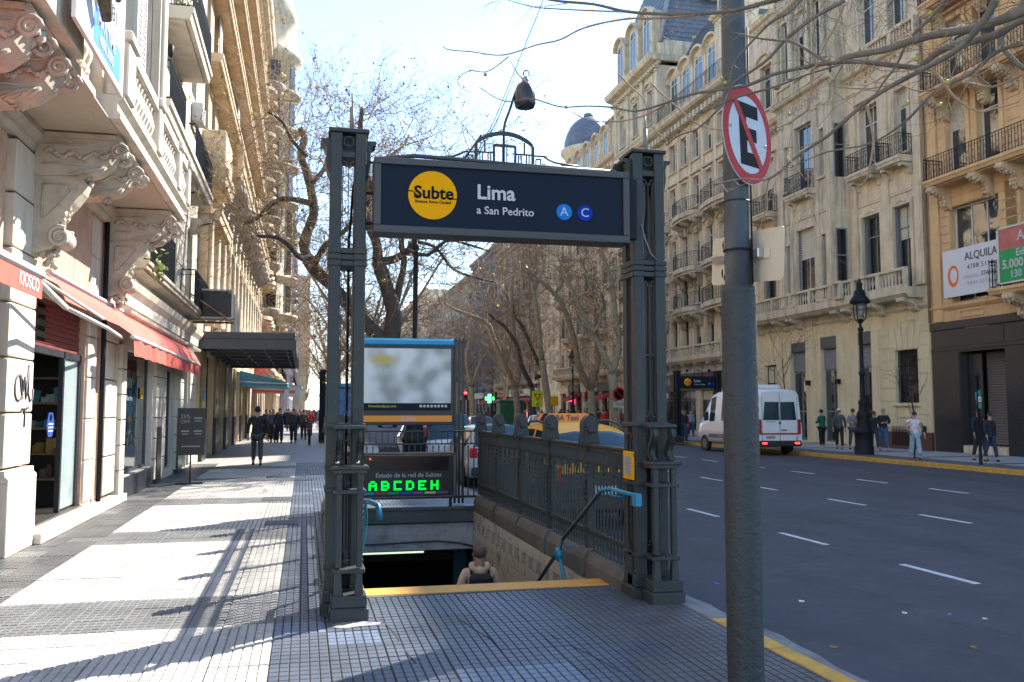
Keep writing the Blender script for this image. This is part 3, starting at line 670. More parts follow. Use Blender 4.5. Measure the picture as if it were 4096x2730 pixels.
# handrails
h = thing('stair_handrail', 'cyan and black handrail going down the stairs by the right railing', 'handrail', (2.75, 8, .9))
mb = MB(); pts = [(2.78, 7.25, .985), (2.78, 7.9, .985), (2.78, 8.15, .955), (2.78, 9.55, .26), (2.78, 9.63, .16)]
mb.tube(pts[:3] + [(2.78, 8.2, .93)], .021, 6); mb.box(2.752, 7.2, .895, 2.808, 7.31, 1.005, b=.006)
mb.build('upper_rail', cyan, h)
mb = MB().tube([(2.78, 8.2, .94), (2.78, 9.5, .30)], .022, 6).tube([(2.77, 9.75, .10), (2.76, 10.9, -.56), (2.76, 13.5, -2.1)], .024, 6); mb.build('dark_rail', M('worn_black_grip', (.012, .02, .022), .4, .3, 10, 0), h)
mb = MB().tube([(2.78, 8.18, .965), (2.78, 9.5, .325), (2.78, 9.6, .18)], .012, 5).lathe([(.0, -.03), (.075, -.03), (.075, .03), (0, .03)], (2.78, 9.68, .12), 14, axis='x')
mb.build('rail_hub', cyan, h); mb = MB()
mb.tube([(2.8, 9.6, .28), (2.86, 9.62, .2), (2.93, 9.62, .2)], .012, 6).tube([(2.78, 9.62, .08), (2.79, 9.5, -.1), (2.82, 9.35, -.22), (2.87, 9.2, -.27)], .022, 6)
mb.build('curled_bracket', cyan, h); MB().tube([(2.78, 8.0, .93), (2.9, 8.0, .9), (2.97, 8.0, .9)], .01, 5).build('bracket', cyan, h); MB().tube([(2.76, 10.9, -.56), (2.93, 10.9, -.56)], .012, 6).build('bracket', cyan, h)
h2 = thing('stair_handrail', 'end of the cyan handrail curling beside the left column', 'handrail', (.6, 8.4, .85))
MB().tube([(.60, 8.9, .6), (.58, 8.75, .84), (.60, 8.3, .88), (.66, 8.15, .86), (.68, 8.12, .74)], .026, 8).tube([(.60, 8.9, .6), (.60, 13.0, -1.8)], .024, 6).build('rail', cyan, h2)
MB().tube([(.55, 8.5, .84), (.59, 8.5, .86)], .012, 6).build('bracket', cyan, h2)
# yellow notice on the right column
nt_ = thing('yellow_notice', 'small yellow framed notice on the inner side of the right column', 'notice', (2.96, 7.93, 1.2))
MB().box(2.955, 7.80, 1.07, 2.972, 8.06, 1.33, b=.003).build('frame', yel, nt_)
MB().box(2.951, 7.84, 1.11, 2.957, 8.02, 1.29).build('notice_sheet', M('printed_sheet', (.30, .32, .30), .6, .15, 60, 0), nt_)
for i in range(9): piece('print_line', nt_, M('print_grey', (.12, .13, .12), .6, 0, bump=0), 2.9495, 7.85, 1.125 + i * .018, 2.9512, 8.01 - rnd.random() * .03, 1.131 + i * .018, False)
MB().box(2.961, 7.74, 1.295, 2.972, 7.8, 1.31).build('fixing', cast, nt_)
# map board and status board at the back of the stairwell
mp = thing('map_board', 'tall board with blurred grey poster, orange strip and cyan cap behind the stairs', 'poster board', (1.8, 15.9, 0))
blackm = M('black_board_paint', (.012, .013, .016), .4, .15, 5, 0)
MB().box(.93, 15.86, 1.44, 2.62, 16.0, 2.86, b=.01).build('board_body', blackm, mp)
MB().box(.90, 15.84, 2.845, 2.63, 16.03, 2.98, b=.035).build('cyan_cap', M('cyan_cap_paint', (.01, .22, .42), .35, .1, 4, 0), mp)
pm = M('blurred_poster', (.42, .46, .47), .45, 0, bump=0)
N = pm.node_tree; n_ = N.nodes; geo = n_.new('ShaderNodeNewGeometry'); no = n_.new('ShaderNodeTexNoise'); no.inputs['Scale'].default_value = 2.6; no.inputs['Detail'].default_value = 1
cr_ = n_.new('ShaderNodeValToRGB'); cr_.color_ramp.elements[0].color = (.24, .28, .28, 1); cr_.color_ramp.elements[1].color = (.56, .60, .62, 1); cr_.color_ramp.elements[0].position = .35; cr_.color_ramp.elements[1].position = .62
N.links.new(geo.outputs['Position'], no.inputs['Vector']); N.links.new(no.outputs['Fac'], cr_.inputs[0])
# soft yellow smear near the upper left of the poster
sp = n_.new('ShaderNodeVectorMath'); sp.operation = 'SUBTRACT'; sp.inputs[1].default_value = (1.35, 15.85, 2.60)
sc_ = n_.new('ShaderNodeVectorMath'); sc_.operation = 'MULTIPLY'; sc_.inputs[1].default_value = (3.4, 0, 8.5); ln = n_.new('ShaderNodeVectorMath'); ln.operation = 'LENGTH'
mr = n_.new('ShaderNodeMapRange'); mr.inputs['From Min'].default_value = .2; mr.inputs['From Max'].default_value = 1.3; mr.inputs['To Min'].default_value = 1; mr.inputs['To Max'].default_value = 0; mr.interpolation_type = 'SMOOTHSTEP'
mx = n_.new('ShaderNodeMix'); mx.data_type = 'RGBA'; mx.inputs[7].default_value = (.42, .36, .10, 1)
L = N.links.new; L(geo.outputs['Position'], sp.inputs[0]); L(sp.outputs[0], sc_.inputs[0]); L(sc_.outputs[0], ln.inputs[0]); L(ln.outputs['Value'], mr.inputs[0]); L(mr.outputs[0], mx.inputs[0]); L(cr_.outputs[0], mx.inputs[6]); L(mx.outputs[2], n_['Principled BSDF'].inputs['Base Color'])
MB().box(1.0, 15.85, 1.83, 2.56, 15.862, 2.80).build('poster', pm, mp)
MB().box(1.0, 15.848, 1.70, 2.56, 15.862, 1.826).build('poster_footer', navy, mp)
text('fmrockandpop.com', .062, (1.1, 15.845, 1.775), '-y', M('print_yellow', (.55, .5, .05), .5, 0, bump=0), mp, 'poster_lettering', 'LEFT', ext=.0005)
for i in range(8): MB().lathe([(0, 0), (.026, 0), (.026, -.002), (0, -.002)][::-1], (2.02 + i * .064, 15.846, 1.775), 12, axis='y').build('icon_dot', wht, mp)
MB().box(1.0, 15.85, 1.50, 2.58, 15.862, 1.61).build('orange_strip', M('orange_sign', (.68, .25, .02), .5, .05, 4, 0), mp)
text('Subte', .115, (1.8, 15.845, 1.555), '-y', wht, mp, 'strip_lettering', ext=.001, off=.001)
for x in (2.645, 2.72, 2.79, .93):
    MB().box(x - .018, 15.88, .05, x + .018, 15.93, 3.0).build('support_post', blackm, mp)
MB().box(2.62, 15.87, 2.93, 2.84, 15.95, 2.96).box(2.62, 15.87, 2.90, 2.84, 15.95, 2.905).box(2.62, 15.87, 2.2, 2.84, 15.93, 2.215).box(2.62, 15.87, 1.42, 2.84, 15.93, 1.435).build('cross_bar', blackm, mp)
sb = thing('status_board', 'black electronic board with green letters ABCDEH under the map board', 'display board', (1.8, 15.6, 0))
MB().box(.93, 15.56, .22, 2.58, 15.66, .97, b=.008).build('board_body', blackm, sb)
frm = M('board_frame_grey', (.12, .14, .15), .4, .1, 4, 0)
MB().box(.92, 15.55, .955, 2.60, 15.67, .975).box(2.575, 15.55, .21, 2.60, 15.67, .975).box(.92, 15.55, .205, 2.60, 15.67, .222).build('frame', frm, sb)
MB().box(1.0, 15.552, .66, 2.48, 15.561, .90).build('display_window', M('display_brown', (.018, .010, .012), .15, .1, 3, 0), sb)
MB().box(.98, 15.552, .925, 2.55, 15.56, .932).build('yellow_line', yel, sb)
text('Subte', .035, (1.77, 15.55, .934), '-y', yel, sb, 'tiny_lettering', ext=.0005)
text('Estado de la red de Subtes', .106, (1.785, 15.55, .585), '-y', wht, sb, 'status_lettering', ext=.0008, off=.001)
grn = M('green_led', (.0, .85, .06), .5, 0, bump=0, emit=.42, spec=0)
GL = {'A': ["0110", "1001", "1111", "1001", "1001"], 'B': ["1110", "1001", "1111", "1001", "1110"], 'C': ["1111", "1000", "1000", "1000", "1111"], 'D': ["1110", "1001", "1001", "1001", "1110"], 'E': ["1111", "1000", "1110", "1000", "1111"], 'H': ["1001", "1001", "1111", "1001", "1001"]}
lc = [(.02, .25, .55), (.35, .03, .08), (.01, .25, .15), (.02, .06, .5), (.15, .06, .35), (.6, .5, .25), (.12, .08, .2)]
for i, c in enumerate('ABCDEH'):
    mb = MB(); x0 = 1.10 + i * .213; w_, hh = .034, .032
    g = GL[c]
    for r, row in enumerate(g):
        for q, b_ in enumerate(row):
            if b_ == '1': mb.box(x0 + q * w_, 15.549, .49 - r * hh, x0 + (q + 1) * w_, 15.556, .49 - (r + 1) * hh)
    mb.build('led_letter', grn, sb)
for i, c in enumerate(lc): piece('line_bar', sb, M('line_colour_%s' % 'abcdefg'[i], c, .5, 0, bump=0), 1.0 + i * .213, 15.55, .262, 1.19 + i * .213, 15.56, .30, False)
MB().lathe([(0, 0), (.016, 0), (.016, -.004), (0, -.004)][::-1], (1.12, 15.551, .87), 10, axis='y').build('red_led', M('red_led', (1, .02, .02), .5, 0, bump=0, emit=2), sb)
MB().box(1.0, 15.6, .02, 1.05, 15.64, .22).box(2.5, 15.6, .02, 2.55, 15.64, .22).build('board_foot', blackm, sb)
# ---------------------------------------------------------------- facade kit
# dx = +1: building lies on the +X side of its front plane (right of the street); -1: on the left
def wall(root, m, X, dx, ya, yb, za, zb, holes, rev=.3, name='wall', back=6., roof=True):
    ys = sorted({ya, yb, *[h[0] for h in holes], *[h[1] for h in holes]}); zs = sorted({za, zb, *[h[2] for h in holes], *[h[3] for h in holes]})
    mb = MB()
    for i in range(len(ys) - 1):
        for j in range(len(zs) - 1):
            cy, cz = (ys[i] + ys[i + 1]) / 2, (zs[j] + zs[j + 1]) / 2
            if any(h[0] < cy < h[1] and h[2] < cz < h[3] for h in holes): continue
            mb.add([(X, ys[i], zs[j]), (X, ys[i + 1], zs[j]), (X, ys[i + 1], zs[j + 1]), (X, ys[i], zs[j + 1])], [(0, 1, 2, 3)])
    R_ = X + dx * rev
    for (a, b, c, d) in holes:
        mb.add([(X, a, c), (X, b, c), (X, b, d), (X, a, d), (R_, a, c), (R_, b, c), (R_, b, d), (R_, a, d)], [(0, 1, 5, 4), (1, 2, 6, 5), (2, 3, 7, 6), (3, 0, 4, 7)])
    B = X + dx * back
    mb.add([(X, ya, za), (B, ya, za), (B, ya, zb), (X, ya, zb)], [(0, 1, 2, 3)]); mb.add([(X, yb, za), (B, yb, za), (B, yb, zb), (X, yb, zb)], [(0, 1, 2, 3)])
    if roof: mb.add([(X, ya, zb), (B, ya, zb), (B, yb, zb), (X, yb, zb)], [(0, 1, 2, 3)])
    mb.add([(B, ya, za), (B, yb, za), (B, yb, zb), (B, ya, zb)], [(0, 1, 2, 3)])
    return mb.build(name, m, root)
_wc = {}
def window(root, X, dx, ya, yb, za, zb, nx=2, split=.72, fm=None, gm=None, rev=.3, shut=None, blind=0., name='window', fw=.06):
    """frame (part) with its panes (sub-parts); optional open louvred shutters in the reveals"""
    fm = fm or frame_w; gm = gm or winglass; wd, ht = round(yb - ya, 2), round(zb - za, 2); key = (dx, wd, ht, nx, split, fm.name, gm.name, fw)
    if key not in _wc:
        mb = MB(); gs = []
        mb.box(0, 0, 0, dx * .07, fw, ht); mb.box(0, wd - fw, 0, dx * .07, wd, ht); mb.box(0, fw, 0, dx * .07, wd - fw, fw); mb.box(0, fw, ht - fw, dx * .07, wd - fw, ht)
        rows = [(fw, ht - fw)] if not split else [(fw, ht * split - fw / 2), (ht * split + fw / 2, ht - fw)]
        if split: mb.box(.0, fw, ht * split - fw / 2, dx * .07, wd - fw, ht * split + fw / 2)
        for (c, d) in rows:
            for k in range(nx):
                a, b = fw + (wd - 2 * fw) * k / nx, fw + (wd - 2 * fw) * (k + 1) / nx
                if k: mb.box(dx * .005, a - fw * .4, c, dx * .065, a + fw * .4, d)
                gs.append((a, b, c, d))
        g = MB()
        pm = []
        for (a, b, c, d) in gs: pm.append(MB().box(dx * .03, a, c, dx * .045, b, d).mesh('pane', gm))
        _wc[key] = (mb.mesh('window_frame', fm), pm)
    fr, pm = _wc[key]; W = (X + dx * (rev - .08), ya, za)
    o = inst(name, fr, root, W)
    for p in pm: inst('pane', p, o, W)
    if blind == 0 and split and wd > .8 and ht > 1.6 and dx > 0 and rnd.random() < .34: blind = rnd.choice((.25, .4, .55))
    if blind > 0: MB().box(X + dx * (rev - .055), ya + fw, zb - (zb - za) * blind, X + dx * (rev - .052), yb - fw, zb - fw).build('blind', blind_m, o)
    if shut:
        sw = min(.45, wd * .42); k2 = ('sh', round(sw, 2), ht, shut.name)
        if k2 not in _wc:
            mb = MB().box(-.02, 0, 0, .02, .04, ht).box(-.02, sw - .04, 0, .02, sw, ht)
            n = int(ht / .09)
            for i in range(n): mb.box(-.012, .04, i * ht / n + .015, .012, sw - .04, i * ht / n + .055)
            _wc[k2] = mb.mesh('shutter', shut)
        inst('shutter', _wc[k2], root, (X + dx * .1, ya + .02, za), rz=R(-60) * dx); s2 = inst('shutter', _wc[k2], root, (X + dx * .1, yb - .02, za), rz=R(180 + 60 * dx))
    return o
def cornice(root, m, X, dx, ya, yb, z, pr, name='cornice', dent=0., dsz=.12, dproj=.1):
    """pr: outline [(out, up)...] sticking out towards the street"""
    mb = MB().prism([(X - dx * a, z + b) for a, b in pr], ya, yb, 'y')
    if dent:
        y = ya + dent / 2
        while y < yb - dsz: mb.box(X - dx * .005, y, z - dsz, X - dx * (dproj), y + dsz * .7, z - .005); y += dent
    return mb.build(name, m, root)
CP = [(-.05, 0), (.08, 0), (.12, .08), (.30, .14), (.36, .22), (.36, .28), (.42, .34), (-.05, .34)]
CS = [(-.02, 0), (.05, 0), (.10, .06), (.14, .12), (.14, .16), (-.02, .16)]
_bm = {}
def balustrade(root, m, X, dx, ya, yb, z, h=.8, pier=2.2, thick=.2, name='balustrade', sp=.2, ends=True):
    Xa, Xb = (X, X + dx * thick)
    mb = MB().box(Xa, ya, z, Xb, yb, z + .12, b=.01).box(Xa - dx * .03, ya, z + h - .13, Xb, yb, z + h, b=.015)
    n = max(1, round((yb - ya) / pier)); L_ = (yb - ya) / n; pw = .24
    pe = []
    for i in range(n + 1):
        c = ya + i * L_; a = max(ya, c - pw / 2) if ends else c - pw / 2; pe.append(c); mb.box(Xa - dx * .015, a, z + .1, Xb - dx * .01, min(yb, c + pw / 2), z + h - .11)
    o = mb.build(name, m, root)
    mb = MB(); hh = h - .25
    for i in range(n):
        a, b = ya + i * L_ + pw / 2, ya + (i + 1) * L_ - pw / 2; k = max(1, int((b - a) / sp))
        for j in range(k):
            y = a + (j + .5) * (b - a) / k
            mb.lathe([(.05, 0), (.05, .05), (.03, .08), (.07, .25 * hh / .5), (.035, .42 * hh / .5), (.05, hh)], ((Xa + Xb) / 2, y, z + .12), 6)
    tag(mb.build('balusters', m, root), kind='stuff'); return o
def ironrail(root, X, dx, ya, yb, z, h=.95, proj=.6, name='balcony_railing', sp=.13, m=None, bow=0.):
    """wrought iron rail round a balcony: front at X, returning to the wall"""
    mb = MB(); Xw = X + dx * proj
    def bx(y): return X - dx * bow * (1 - ((y - (ya + yb) / 2) / ((yb - ya) / 2)) ** 2) if bow else X
    n = max(3, int((yb - ya) / sp)); P = [(bx(ya + (yb - ya) * i / n), ya + (yb - ya) * i / n) for i in range(n + 1)]
    k = max(1, int(proj / sp)); P = [(Xw - (Xw - X) * i / k, ya) for i in range(k)] + P + [(X + (Xw - X) * (i + 1) / k, yb) for i in range(k)]
    for zz, r in ((z + .06, .014), (z + h, .022), (z + h - .14, .012)): mb.tube([(x, y, zz) for x, y in P], r, 4, sm=False)
    for i, (x, y) in enumerate(P):
        mb.box(x - .009, y - .009, z, x + .009, y + .009, z + h)
        if i < len(P) - 1 and i % 2 == 0:
            x2, y2 = P[i + 1]; cx, cy = (x + x2) / 2, (y + y2) / 2
            for zc, r in ((z + h * .3, .05), (z + h * .6, .045)):
                mb.add([(cx - .006, cy - r, zc), (cx - .006, cy, zc + r * 1.6), (cx - .006, cy + r, zc), (cx - .006, cy, zc - r * 1.6), (cx - .006, cy - r * .6, zc), (cx - .006, cy, zc + r), (cx - .006, cy + r * .6, zc), (cx - .006, cy, zc - r)],
                       [(0, 1, 5, 4), (1, 2, 6, 5), (2, 3, 7, 6), (3, 0, 4, 7)])
    return mb.build(name, m or iron, root)
def slab(root, m, X, dx, ya, yb, z, proj=.7, t=.22, name='balcony_slab', bow=0.):
    if bow:
        n = 10; pts = [(X, ya)] + [(X - dx * (proj + bow * (1 - (2 * i / n - 1) ** 2)), ya + (yb - ya) * i / n) for i in range(n + 1)] + [(X, yb)]
        mb = MB().prism(pts, z - t, z, 'z').prism([(X + (a - X) * .85, b) for a, b in pts], z - t * 1.6, z - t, 'z')
    else:
        mb = MB().prism([(X + dx * .02, z - t), (X - dx * proj * .9, z - t), (X - dx * (proj - .04), z - t * .55), (X - dx * proj, z - t * .45), (X - dx * proj, z), (X + dx * .02, z)], ya, yb, 'y')
        mb.box(X, ya + .1, z - t - .05, X - dx * proj * .75, yb - .1, z - t + .002)
    return mb.build(name, m, root)
def bracket(root, m, X, dx, y, z, proj=.6, h=.6, w=.26, name='bracket', carved=False):
    """S-profile console under a balcony; top at z"""
    pr = [(0, 0), (-proj, 0), (-proj, -.14), (-proj * .9, -.24 * h), (-proj * .72, -.32 * h), (-proj * .52, -.36 * h), (-proj * .36, -.46 * h), (-proj * .28, -.62 * h), (-proj * .3, -.78 * h), (-proj * .2, -.93 * h), (0, -h)]
    mb = MB().prism([(X + dx * a, z + b) for a, b in pr], y - w / 2, y + w / 2, 'y')
    mb.prism([(X + dx * a * .96, z + b * .96 - .01) for a, b in pr[1:10]] + [(X + dx * a * 1.07 - dx * .01, z + b * 1.04 - .012) for a, b in pr[1:10]][::-1], y - w * .22, y + w * .22, 'y')
    if carved:
        for i in range(7):
            t = i / 6; a, b = pr[2 + i]
            for s in (-1, 0, 1): mb.blob((X + dx * (a - .03), y + s * w * .32, z + b), rnd.uniform(.05, .08) * (w / .26) * .8, 6, sq=(1, .9, 1.2), jit=.5)
    return mb.build(name, m, root)
def blocks(root, m, X, dx, ya, yb, za, zb, holes, course=.55, proud=.025, length=99, name='stone_block', gap=.025):
    n = max(1, round((zb - za) / course)); c = (zb - za) / n
    for i in range(n):
        z0, z1 = za + i * c, za + (i + 1) * c; segs = [(ya, yb)]
        for (a, b, p, q) in holes:
            if p < z1 - .05 and q > z0 + .05:
                ns = []
                for (s, e) in segs:
                    if b <= s or a >= e: ns.append((s, e)); continue
                    if a > s: ns.append((s, a))
                    if b < e: ns.append((b, e))
                segs = ns
        for (s, e) in segs:
            if e - s < .08: continue
            k = max(1, round((e - s) / length))
            for j in range(k):
                piece(name, root, m, X - dx * proud, s + (e - s) * j / k + gap / 2 * (j > 0), z0 + gap / 2, X + dx * .01, s + (e - s) * (j + 1) / k - gap / 2 * (j < k - 1), z1 - gap / 2, False)
def pilaster(root, m, X, dx, y, z0, z1, w=.5, proud=.12, name='pilaster'):
    mb = MB().box(X + dx * .01, y - w / 2, z0, X - dx * proud, y + w / 2, z1).box(X + dx * .01, y - w / 2 - .05, z1 - .2, X - dx * (proud + .06), y + w / 2 + .05, z1 - .05, b=.02).box(X + dx * .01, y - w / 2 - .05, z0, X - dx * (proud + .05), y + w / 2 + .05, z0 + .2, b=.02)
    return mb.build(name, m, root)
def surround(root, m, X, dx, ya, yb, za, zb, w=.14, proud=.06, head='flat', name='window_surround', orn=False):
    mb = MB().box(X + dx * .01, ya - w, za, X - dx * proud, ya - .001, zb).box(X + dx * .01, yb + .001, za, X - dx * proud, yb + w, zb).box(X + dx * .01, ya - w, zb + .001, X - dx * proud, yb + w, zb + w)
    mb.box(X + dx * .01, ya - w - .05, za - .12, X - dx * (proud + .08), yb + w + .05, za, b=.02)
    c = (ya + yb) / 2; hw = (yb - ya) / 2 + w
    if head == 'flat': mb.box(X + dx * .01, ya - w - .08, zb + w + .1, X - dx * (proud + .14), yb + w + .08, zb + w + .2, b=.02)
    if head == 'arch':
        pts = [(c - hw * math.cos(math.pi * i / 10), zb + w + .05 + hw * .5 * math.sin(math.pi * i / 10)) for i in range(11)]
        mb.prism(pts, X + dx * .01, X - dx * (proud + .04), 'x'); mb.prism([(a, b_ + .1) for a, b_ in pts] + pts[::-1], X, X - dx * (proud + .2), 'x')
    if orn:
        for i in range(5): mb.blob((X - dx * proud, c + (i - 2) * .13, zb + w * .5 + .14 - abs(i - 2) * .04), .1, 6, sq=(.6, 1, 1), jit=.5)
    return mb.build(name, m, root)
def shutterdoor(root, X, dx, ya, yb, za, zb, m, name='roller_shutter', rev=.25, st=.1):
    mb = MB(); n = int((zb - za) / st); x = X + dx * rev
    for i in range(n): z = za + i * (zb - za) / n; mb.add([(x, ya, z), (x, yb, z), (x - dx * .022, ya, z + st * .5), (x - dx * .022, yb, z + st * .5), (x, ya, z + st * .95), (x, yb, z + st * .95)], [(0, 1, 3, 2), (2, 3, 5, 4)])
    return mb.build(name, m, root)

# ---------------------------------------------------------------- right side: ochre building with black granite base (Y 10..32.3)
RX = 25.5
b0 = thing('ochre_building', 'ochre building with black granite ground floor and large letting signs, far right', 'building', (RX, 24, 0), 'buildings across the avenue')
hs = [(28.25, 30.9, 6.0, 9.9), (24.6, 27.2, 6.0, 9.9), (19.5, 23, 6, 9.9)]
for z in (11.15, 14.9 + .0, 18.6):
    hs += [(a, a + 1.15, z, z + (3.2 if z < 12 else 2.7)) for a in (29.75, 28.0, 25.6, 23.6, 20.5)]
wall(b0, ochre, RX, 1, 10, 32.2, 5.2, 25.2, hs, .35)
for h in hs[:3]: window(b0, RX, 1, *h, nx=3, split=.42, fm=frame_w, rev=.35, fw=.07)
for h in hs[3:]:
    window(b0, RX, 1, *h, nx=1, split=.7, fm=frame_w, rev=.3); surround(b0, ochre, RX, 1, *h, w=.2, proud=.08, head='flat')
blocks(b0, ochre, RX, 1, 22, 31.4, 6.0, 11.0, [(a - .02, b + .02, c, d) for a, b, c, d in hs[:3]], .36, .03)
blocks(b0, ochre, RX, 1, 22, 31.4, 11.2, 14.6, [(a - .25, b + .25, c - .2, d + .5) for a, b, c, d in hs[3:]], .4, .03)
MB().box(RX + .02, 31.45, 5.3, RX - .10, 31.95, 25.2).box(RX + .02, 27.35, 5.3, RX - .03, 27.9, 10.3).build('pilaster', ochre, b0)
MB().tube([(RX - .12, 32.15, 5.3), (RX - .12, 32.15, 25)], .06, 6).build('rain_pipe', M('pipe_brown', (.25, .18, .12), .6, .2, 3, 0), b0)
cornice(b0, ochre, RX, 1, 10, 32.1, 5.75, CS, 'string_course')
cornice(b0, ochre, RX, 1, 10, 32.2, 24.6, CP, dent=.5)
MB().box(RX - .08, 29.0, 5.42 - .5, RX - .02, 30.2, 5.45 - .4).build('string_block', ochre, b0)
for (y0, y1) in ((29.2, 30.5),):
    mb = MB()
    for q in ((y0, 5.38, y1, 5.44), (y0, 5.62, y1, 5.68), (y0, 5.44, y0 + .06, 5.62), (y1 - .06, 5.44, y1, 5.62)): mb.box(RX + .01, q[0], q[1], RX - .05, q[2], q[3])
    mb.build('vent_frame', ochre, b0)
for z, ys_ in ((11.0, (23.4, 31.2)), (14.7, (23.4, 31.2)), (18.4, (23.4, 31.2))):
    slab(b0, ochre, RX, 1, ys_[0], ys_[1], z, 1.0, .25); ironrail(b0, RX - .95, 1, ys_[0] + .05, ys_[1] - .05, z, .9, .9, sp=.15)
    for y in (30.9, 28.6, 27.2, 24.2): bracket(b0, tan, RX, 1, y, z - .27, .9, .95, .36, 'carved_bracket', True)
slab(b0, ochre, RX, 1, 22.5, 27.9, 6.15, 1.0, .25); ironrail(b0, RX - .95, 1, 22.6, 27.8, 6.15, 1.0, .9)
bracket(b0, tan, RX, 1, 27.0, 5.9, .9, .9, .5, 'carved_bracket', True); bracket(b0, tan, RX, 1, 24.0, 5.9, .9, .9, .5, 'carved_bracket', True)
# black granite shop front
gh = [(28.2, 30.55, 0, 4.0), (22, 26.6, 0, 4.0)]
wall(b0, granite, RX - .06, 1, 10, 32.15, 0, 5.25, gh, .6, 'granite_base', roof=False, back=1)
MB().box(RX - .16, 10, 4.95, RX - .061, 32.15, 5.27, b=.02).box(RX - .12, 10, 4.1, RX - .061, 32.15, 4.2).build('granite_band', granite, b0)
for y0, y1, z0, z1 in ((30.6, 32.1, .02, 1.2), (30.6, 32.1, 1.23, 4.05), (26.7, 28.1, .02, 1.2), (26.7, 28.1, 1.23, 4.05), (28.2, 32.1, 4.24, 4.9), (24, 28.15, 4.24, 4.9)): piece('granite_panel', b0, granite, RX - .085, y0, z0, RX - .055, y1, z1, True)
rs = M('brown_grey_shutter', (.12, .105, .09), .55, .12, 3, .05, dirt=.3)
shutterdoor(b0, RX, 1, 28.3, 29.75, .35, 3.95, rs, rev=.5); shutterdoor(b0, RX, 1, 22, 26.6, .1, 3.95, rs, rev=.5)
MB().box(RX + .3, 29.8, .3, RX + .36, 30.5, 3.9).build('door', granite, b0); MB().box(RX - .05, 28.2, 0, RX + .5, 30.55, .3).build('threshold', stone2, b0)
st_ = M('blue_sticker', (.05, .35, .6), .5, 0, bump=0)
piece('sticker', b0, st_, RX + .29, 29.95, 2.1, RX + .30, 30.2, 2.4, False); piece('sticker', b0, wht, RX + .29, 30.0, 1.9, RX + .30, 30.15, 2.05, False)
# letting signs
a1 = thing('letting_sign', 'white letting board ALQUILA with an orange ring under the large window', 'sign', (RX, 29.8, 7))
white_board = M('white_board', (.60, .62, .66), .5, .04, 2, 0)
MB().box(RX - .16, 28.05, 6.22, RX - .12, 31.2, 8.12).build('board', white_board, a1)
dkg = M('sign_dark_grey', (.05, .055, .07), .5, 0, bump=0); lg = M('sign_pale_grey', (.33, .34, .37), .5, 0, bump=0)
org = M('orange_ring', (.80, .14, .015), .5, .12, 1.5, 0)
tx = RX - .17
text('ALQUILA', .44, (tx, 29.1, 7.72), '-x', dkg, a1, sx=.95, off=.004); text('4788 5158', .26, (tx, 29.15, 7.30), '-x', dkg, a1, sp=1.25)
text('MARIANA', .2, (tx, 29.62, 6.92), '-x', M('sign_faint_grey', (.48, .5, .54), .5, 0, bump=0), a1, sx=.9); text('STANG', .24, (tx, 28.72, 6.94), '-x', dkg, a1, off=.002)
text('REAL ESTAT', .20, (tx, 29.15, 6.66), '-x', lg, a1, sp=1.35)
ring = MB(); n = 36
for i in range(n):
    a, b = 2 * math.pi * i / n, 2 * math.pi * (i + 1) / n
    def q(t, r0): return (tx, 30.62 + (.30 if r0 else .20) * math.cos(t) - (0 if r0 else .02) * 1, 7.05 + (.44 if r0 else .30) * math.sin(t) + (0 if r0 else .02))
    ring.add([q(a, 1), q(b, 1), q(b, 0), q(a, 0)], [(0, 1, 2, 3)])
ring.build('ring_logo', org, a1)
a2 = thing('letting_sign', 'green and red letting banner in a white frame at the right edge', 'sign', (RX - 1, 26.5, 7))
MB().box(RX - 1.0, 23.0, 6.3, RX - .97, 27.22, 7.45).build('green_panel', M('green_banner', (.01, .28, .08), .6, .2, 2, 0), a2)
MB().box(RX - 1.0, 23.0, 7.45, RX - .97, 27.22, 8.2).build('red_panel', M('faded_red_banner', (.42, .12, .10), .6, .35, 1.6, 0), a2)
fx = RX - 1.0
MB().box(fx - .02, 23, 6.22, fx + .03, 27.32, 6.28).box(fx - .02, 23, 8.22, fx + .03, 27.32, 8.28).box(fx - .02, 27.24, 6.22, fx + .03, 27.32, 8.28).build('white_frame', frame_w, a2)
text('Edificio', .38, (fx - .006, 26.45, 7.27), '-x', wht, a2, 'lettering', 'LEFT', off=.008); text('5.000 m', .44, (fx - .006, 27.1, 6.9), '-x', wht, a2, 'lettering', 'LEFT', off=.012); text('130 coch', .36, (fx - .006, 26.75, 6.52), '-x', wht, a2, 'lettering', 'LEFT', off=.008)
text('A', .5, (fx - .006, 26.2, 7.85), '-x', wht, a2, off=.01)
for o in [c for c in a2.children if c.name.startswith('lettering')]: pass

# ---------------------------------------------------------------- right side: cream bank building with projecting bay (Y 32.3..47.4)
b1 = thing('bank_building', 'pale cream building with projecting bay carved INDUSTRIAL and a long balustrade balcony', 'building', (RX, 40, 0), 'buildings across the avenue')
gfh = [(33.1, 34.6, 2.0, 4.3), (36.1, 37.35, .1, 5.35), (39.0, 40.5, .1, 5.35), (41.9, 43.4, .1, 5.25), (44.8, 46.2, .1, 4.2)]
wall(b1, yellowstone, RX, 1, 32.3, 47.4, 0, 6.0, gfh, .35, 'ground_floor_wall', roof=False)
blocks(b1, yellowstone, RX, 1, 32.35, 35.9, .9, 5.6, [(gfh[0][0], gfh[0][1], 1.3, gfh[0][3])], .56, .03, .9)
blocks(b1, yellowstone, RX, 1, 43.6, 47.35, .9, 5.6, [gfh[4]], .56, .03, .9)
mb = MB()      # fan of voussoirs over the grilled window
for i in range(5):
    t = -2 + i; y = 33.85 - t * .34
    mb.prism([(y - .15, 4.32), (y + .15, 4.32), (y + .15 - t * .10, 5.3), (y - .15 - t * .10, 5.3)], RX - .07, RX - .025, 'x')
mb.build('voussoir_fan', yellowstone, b1)
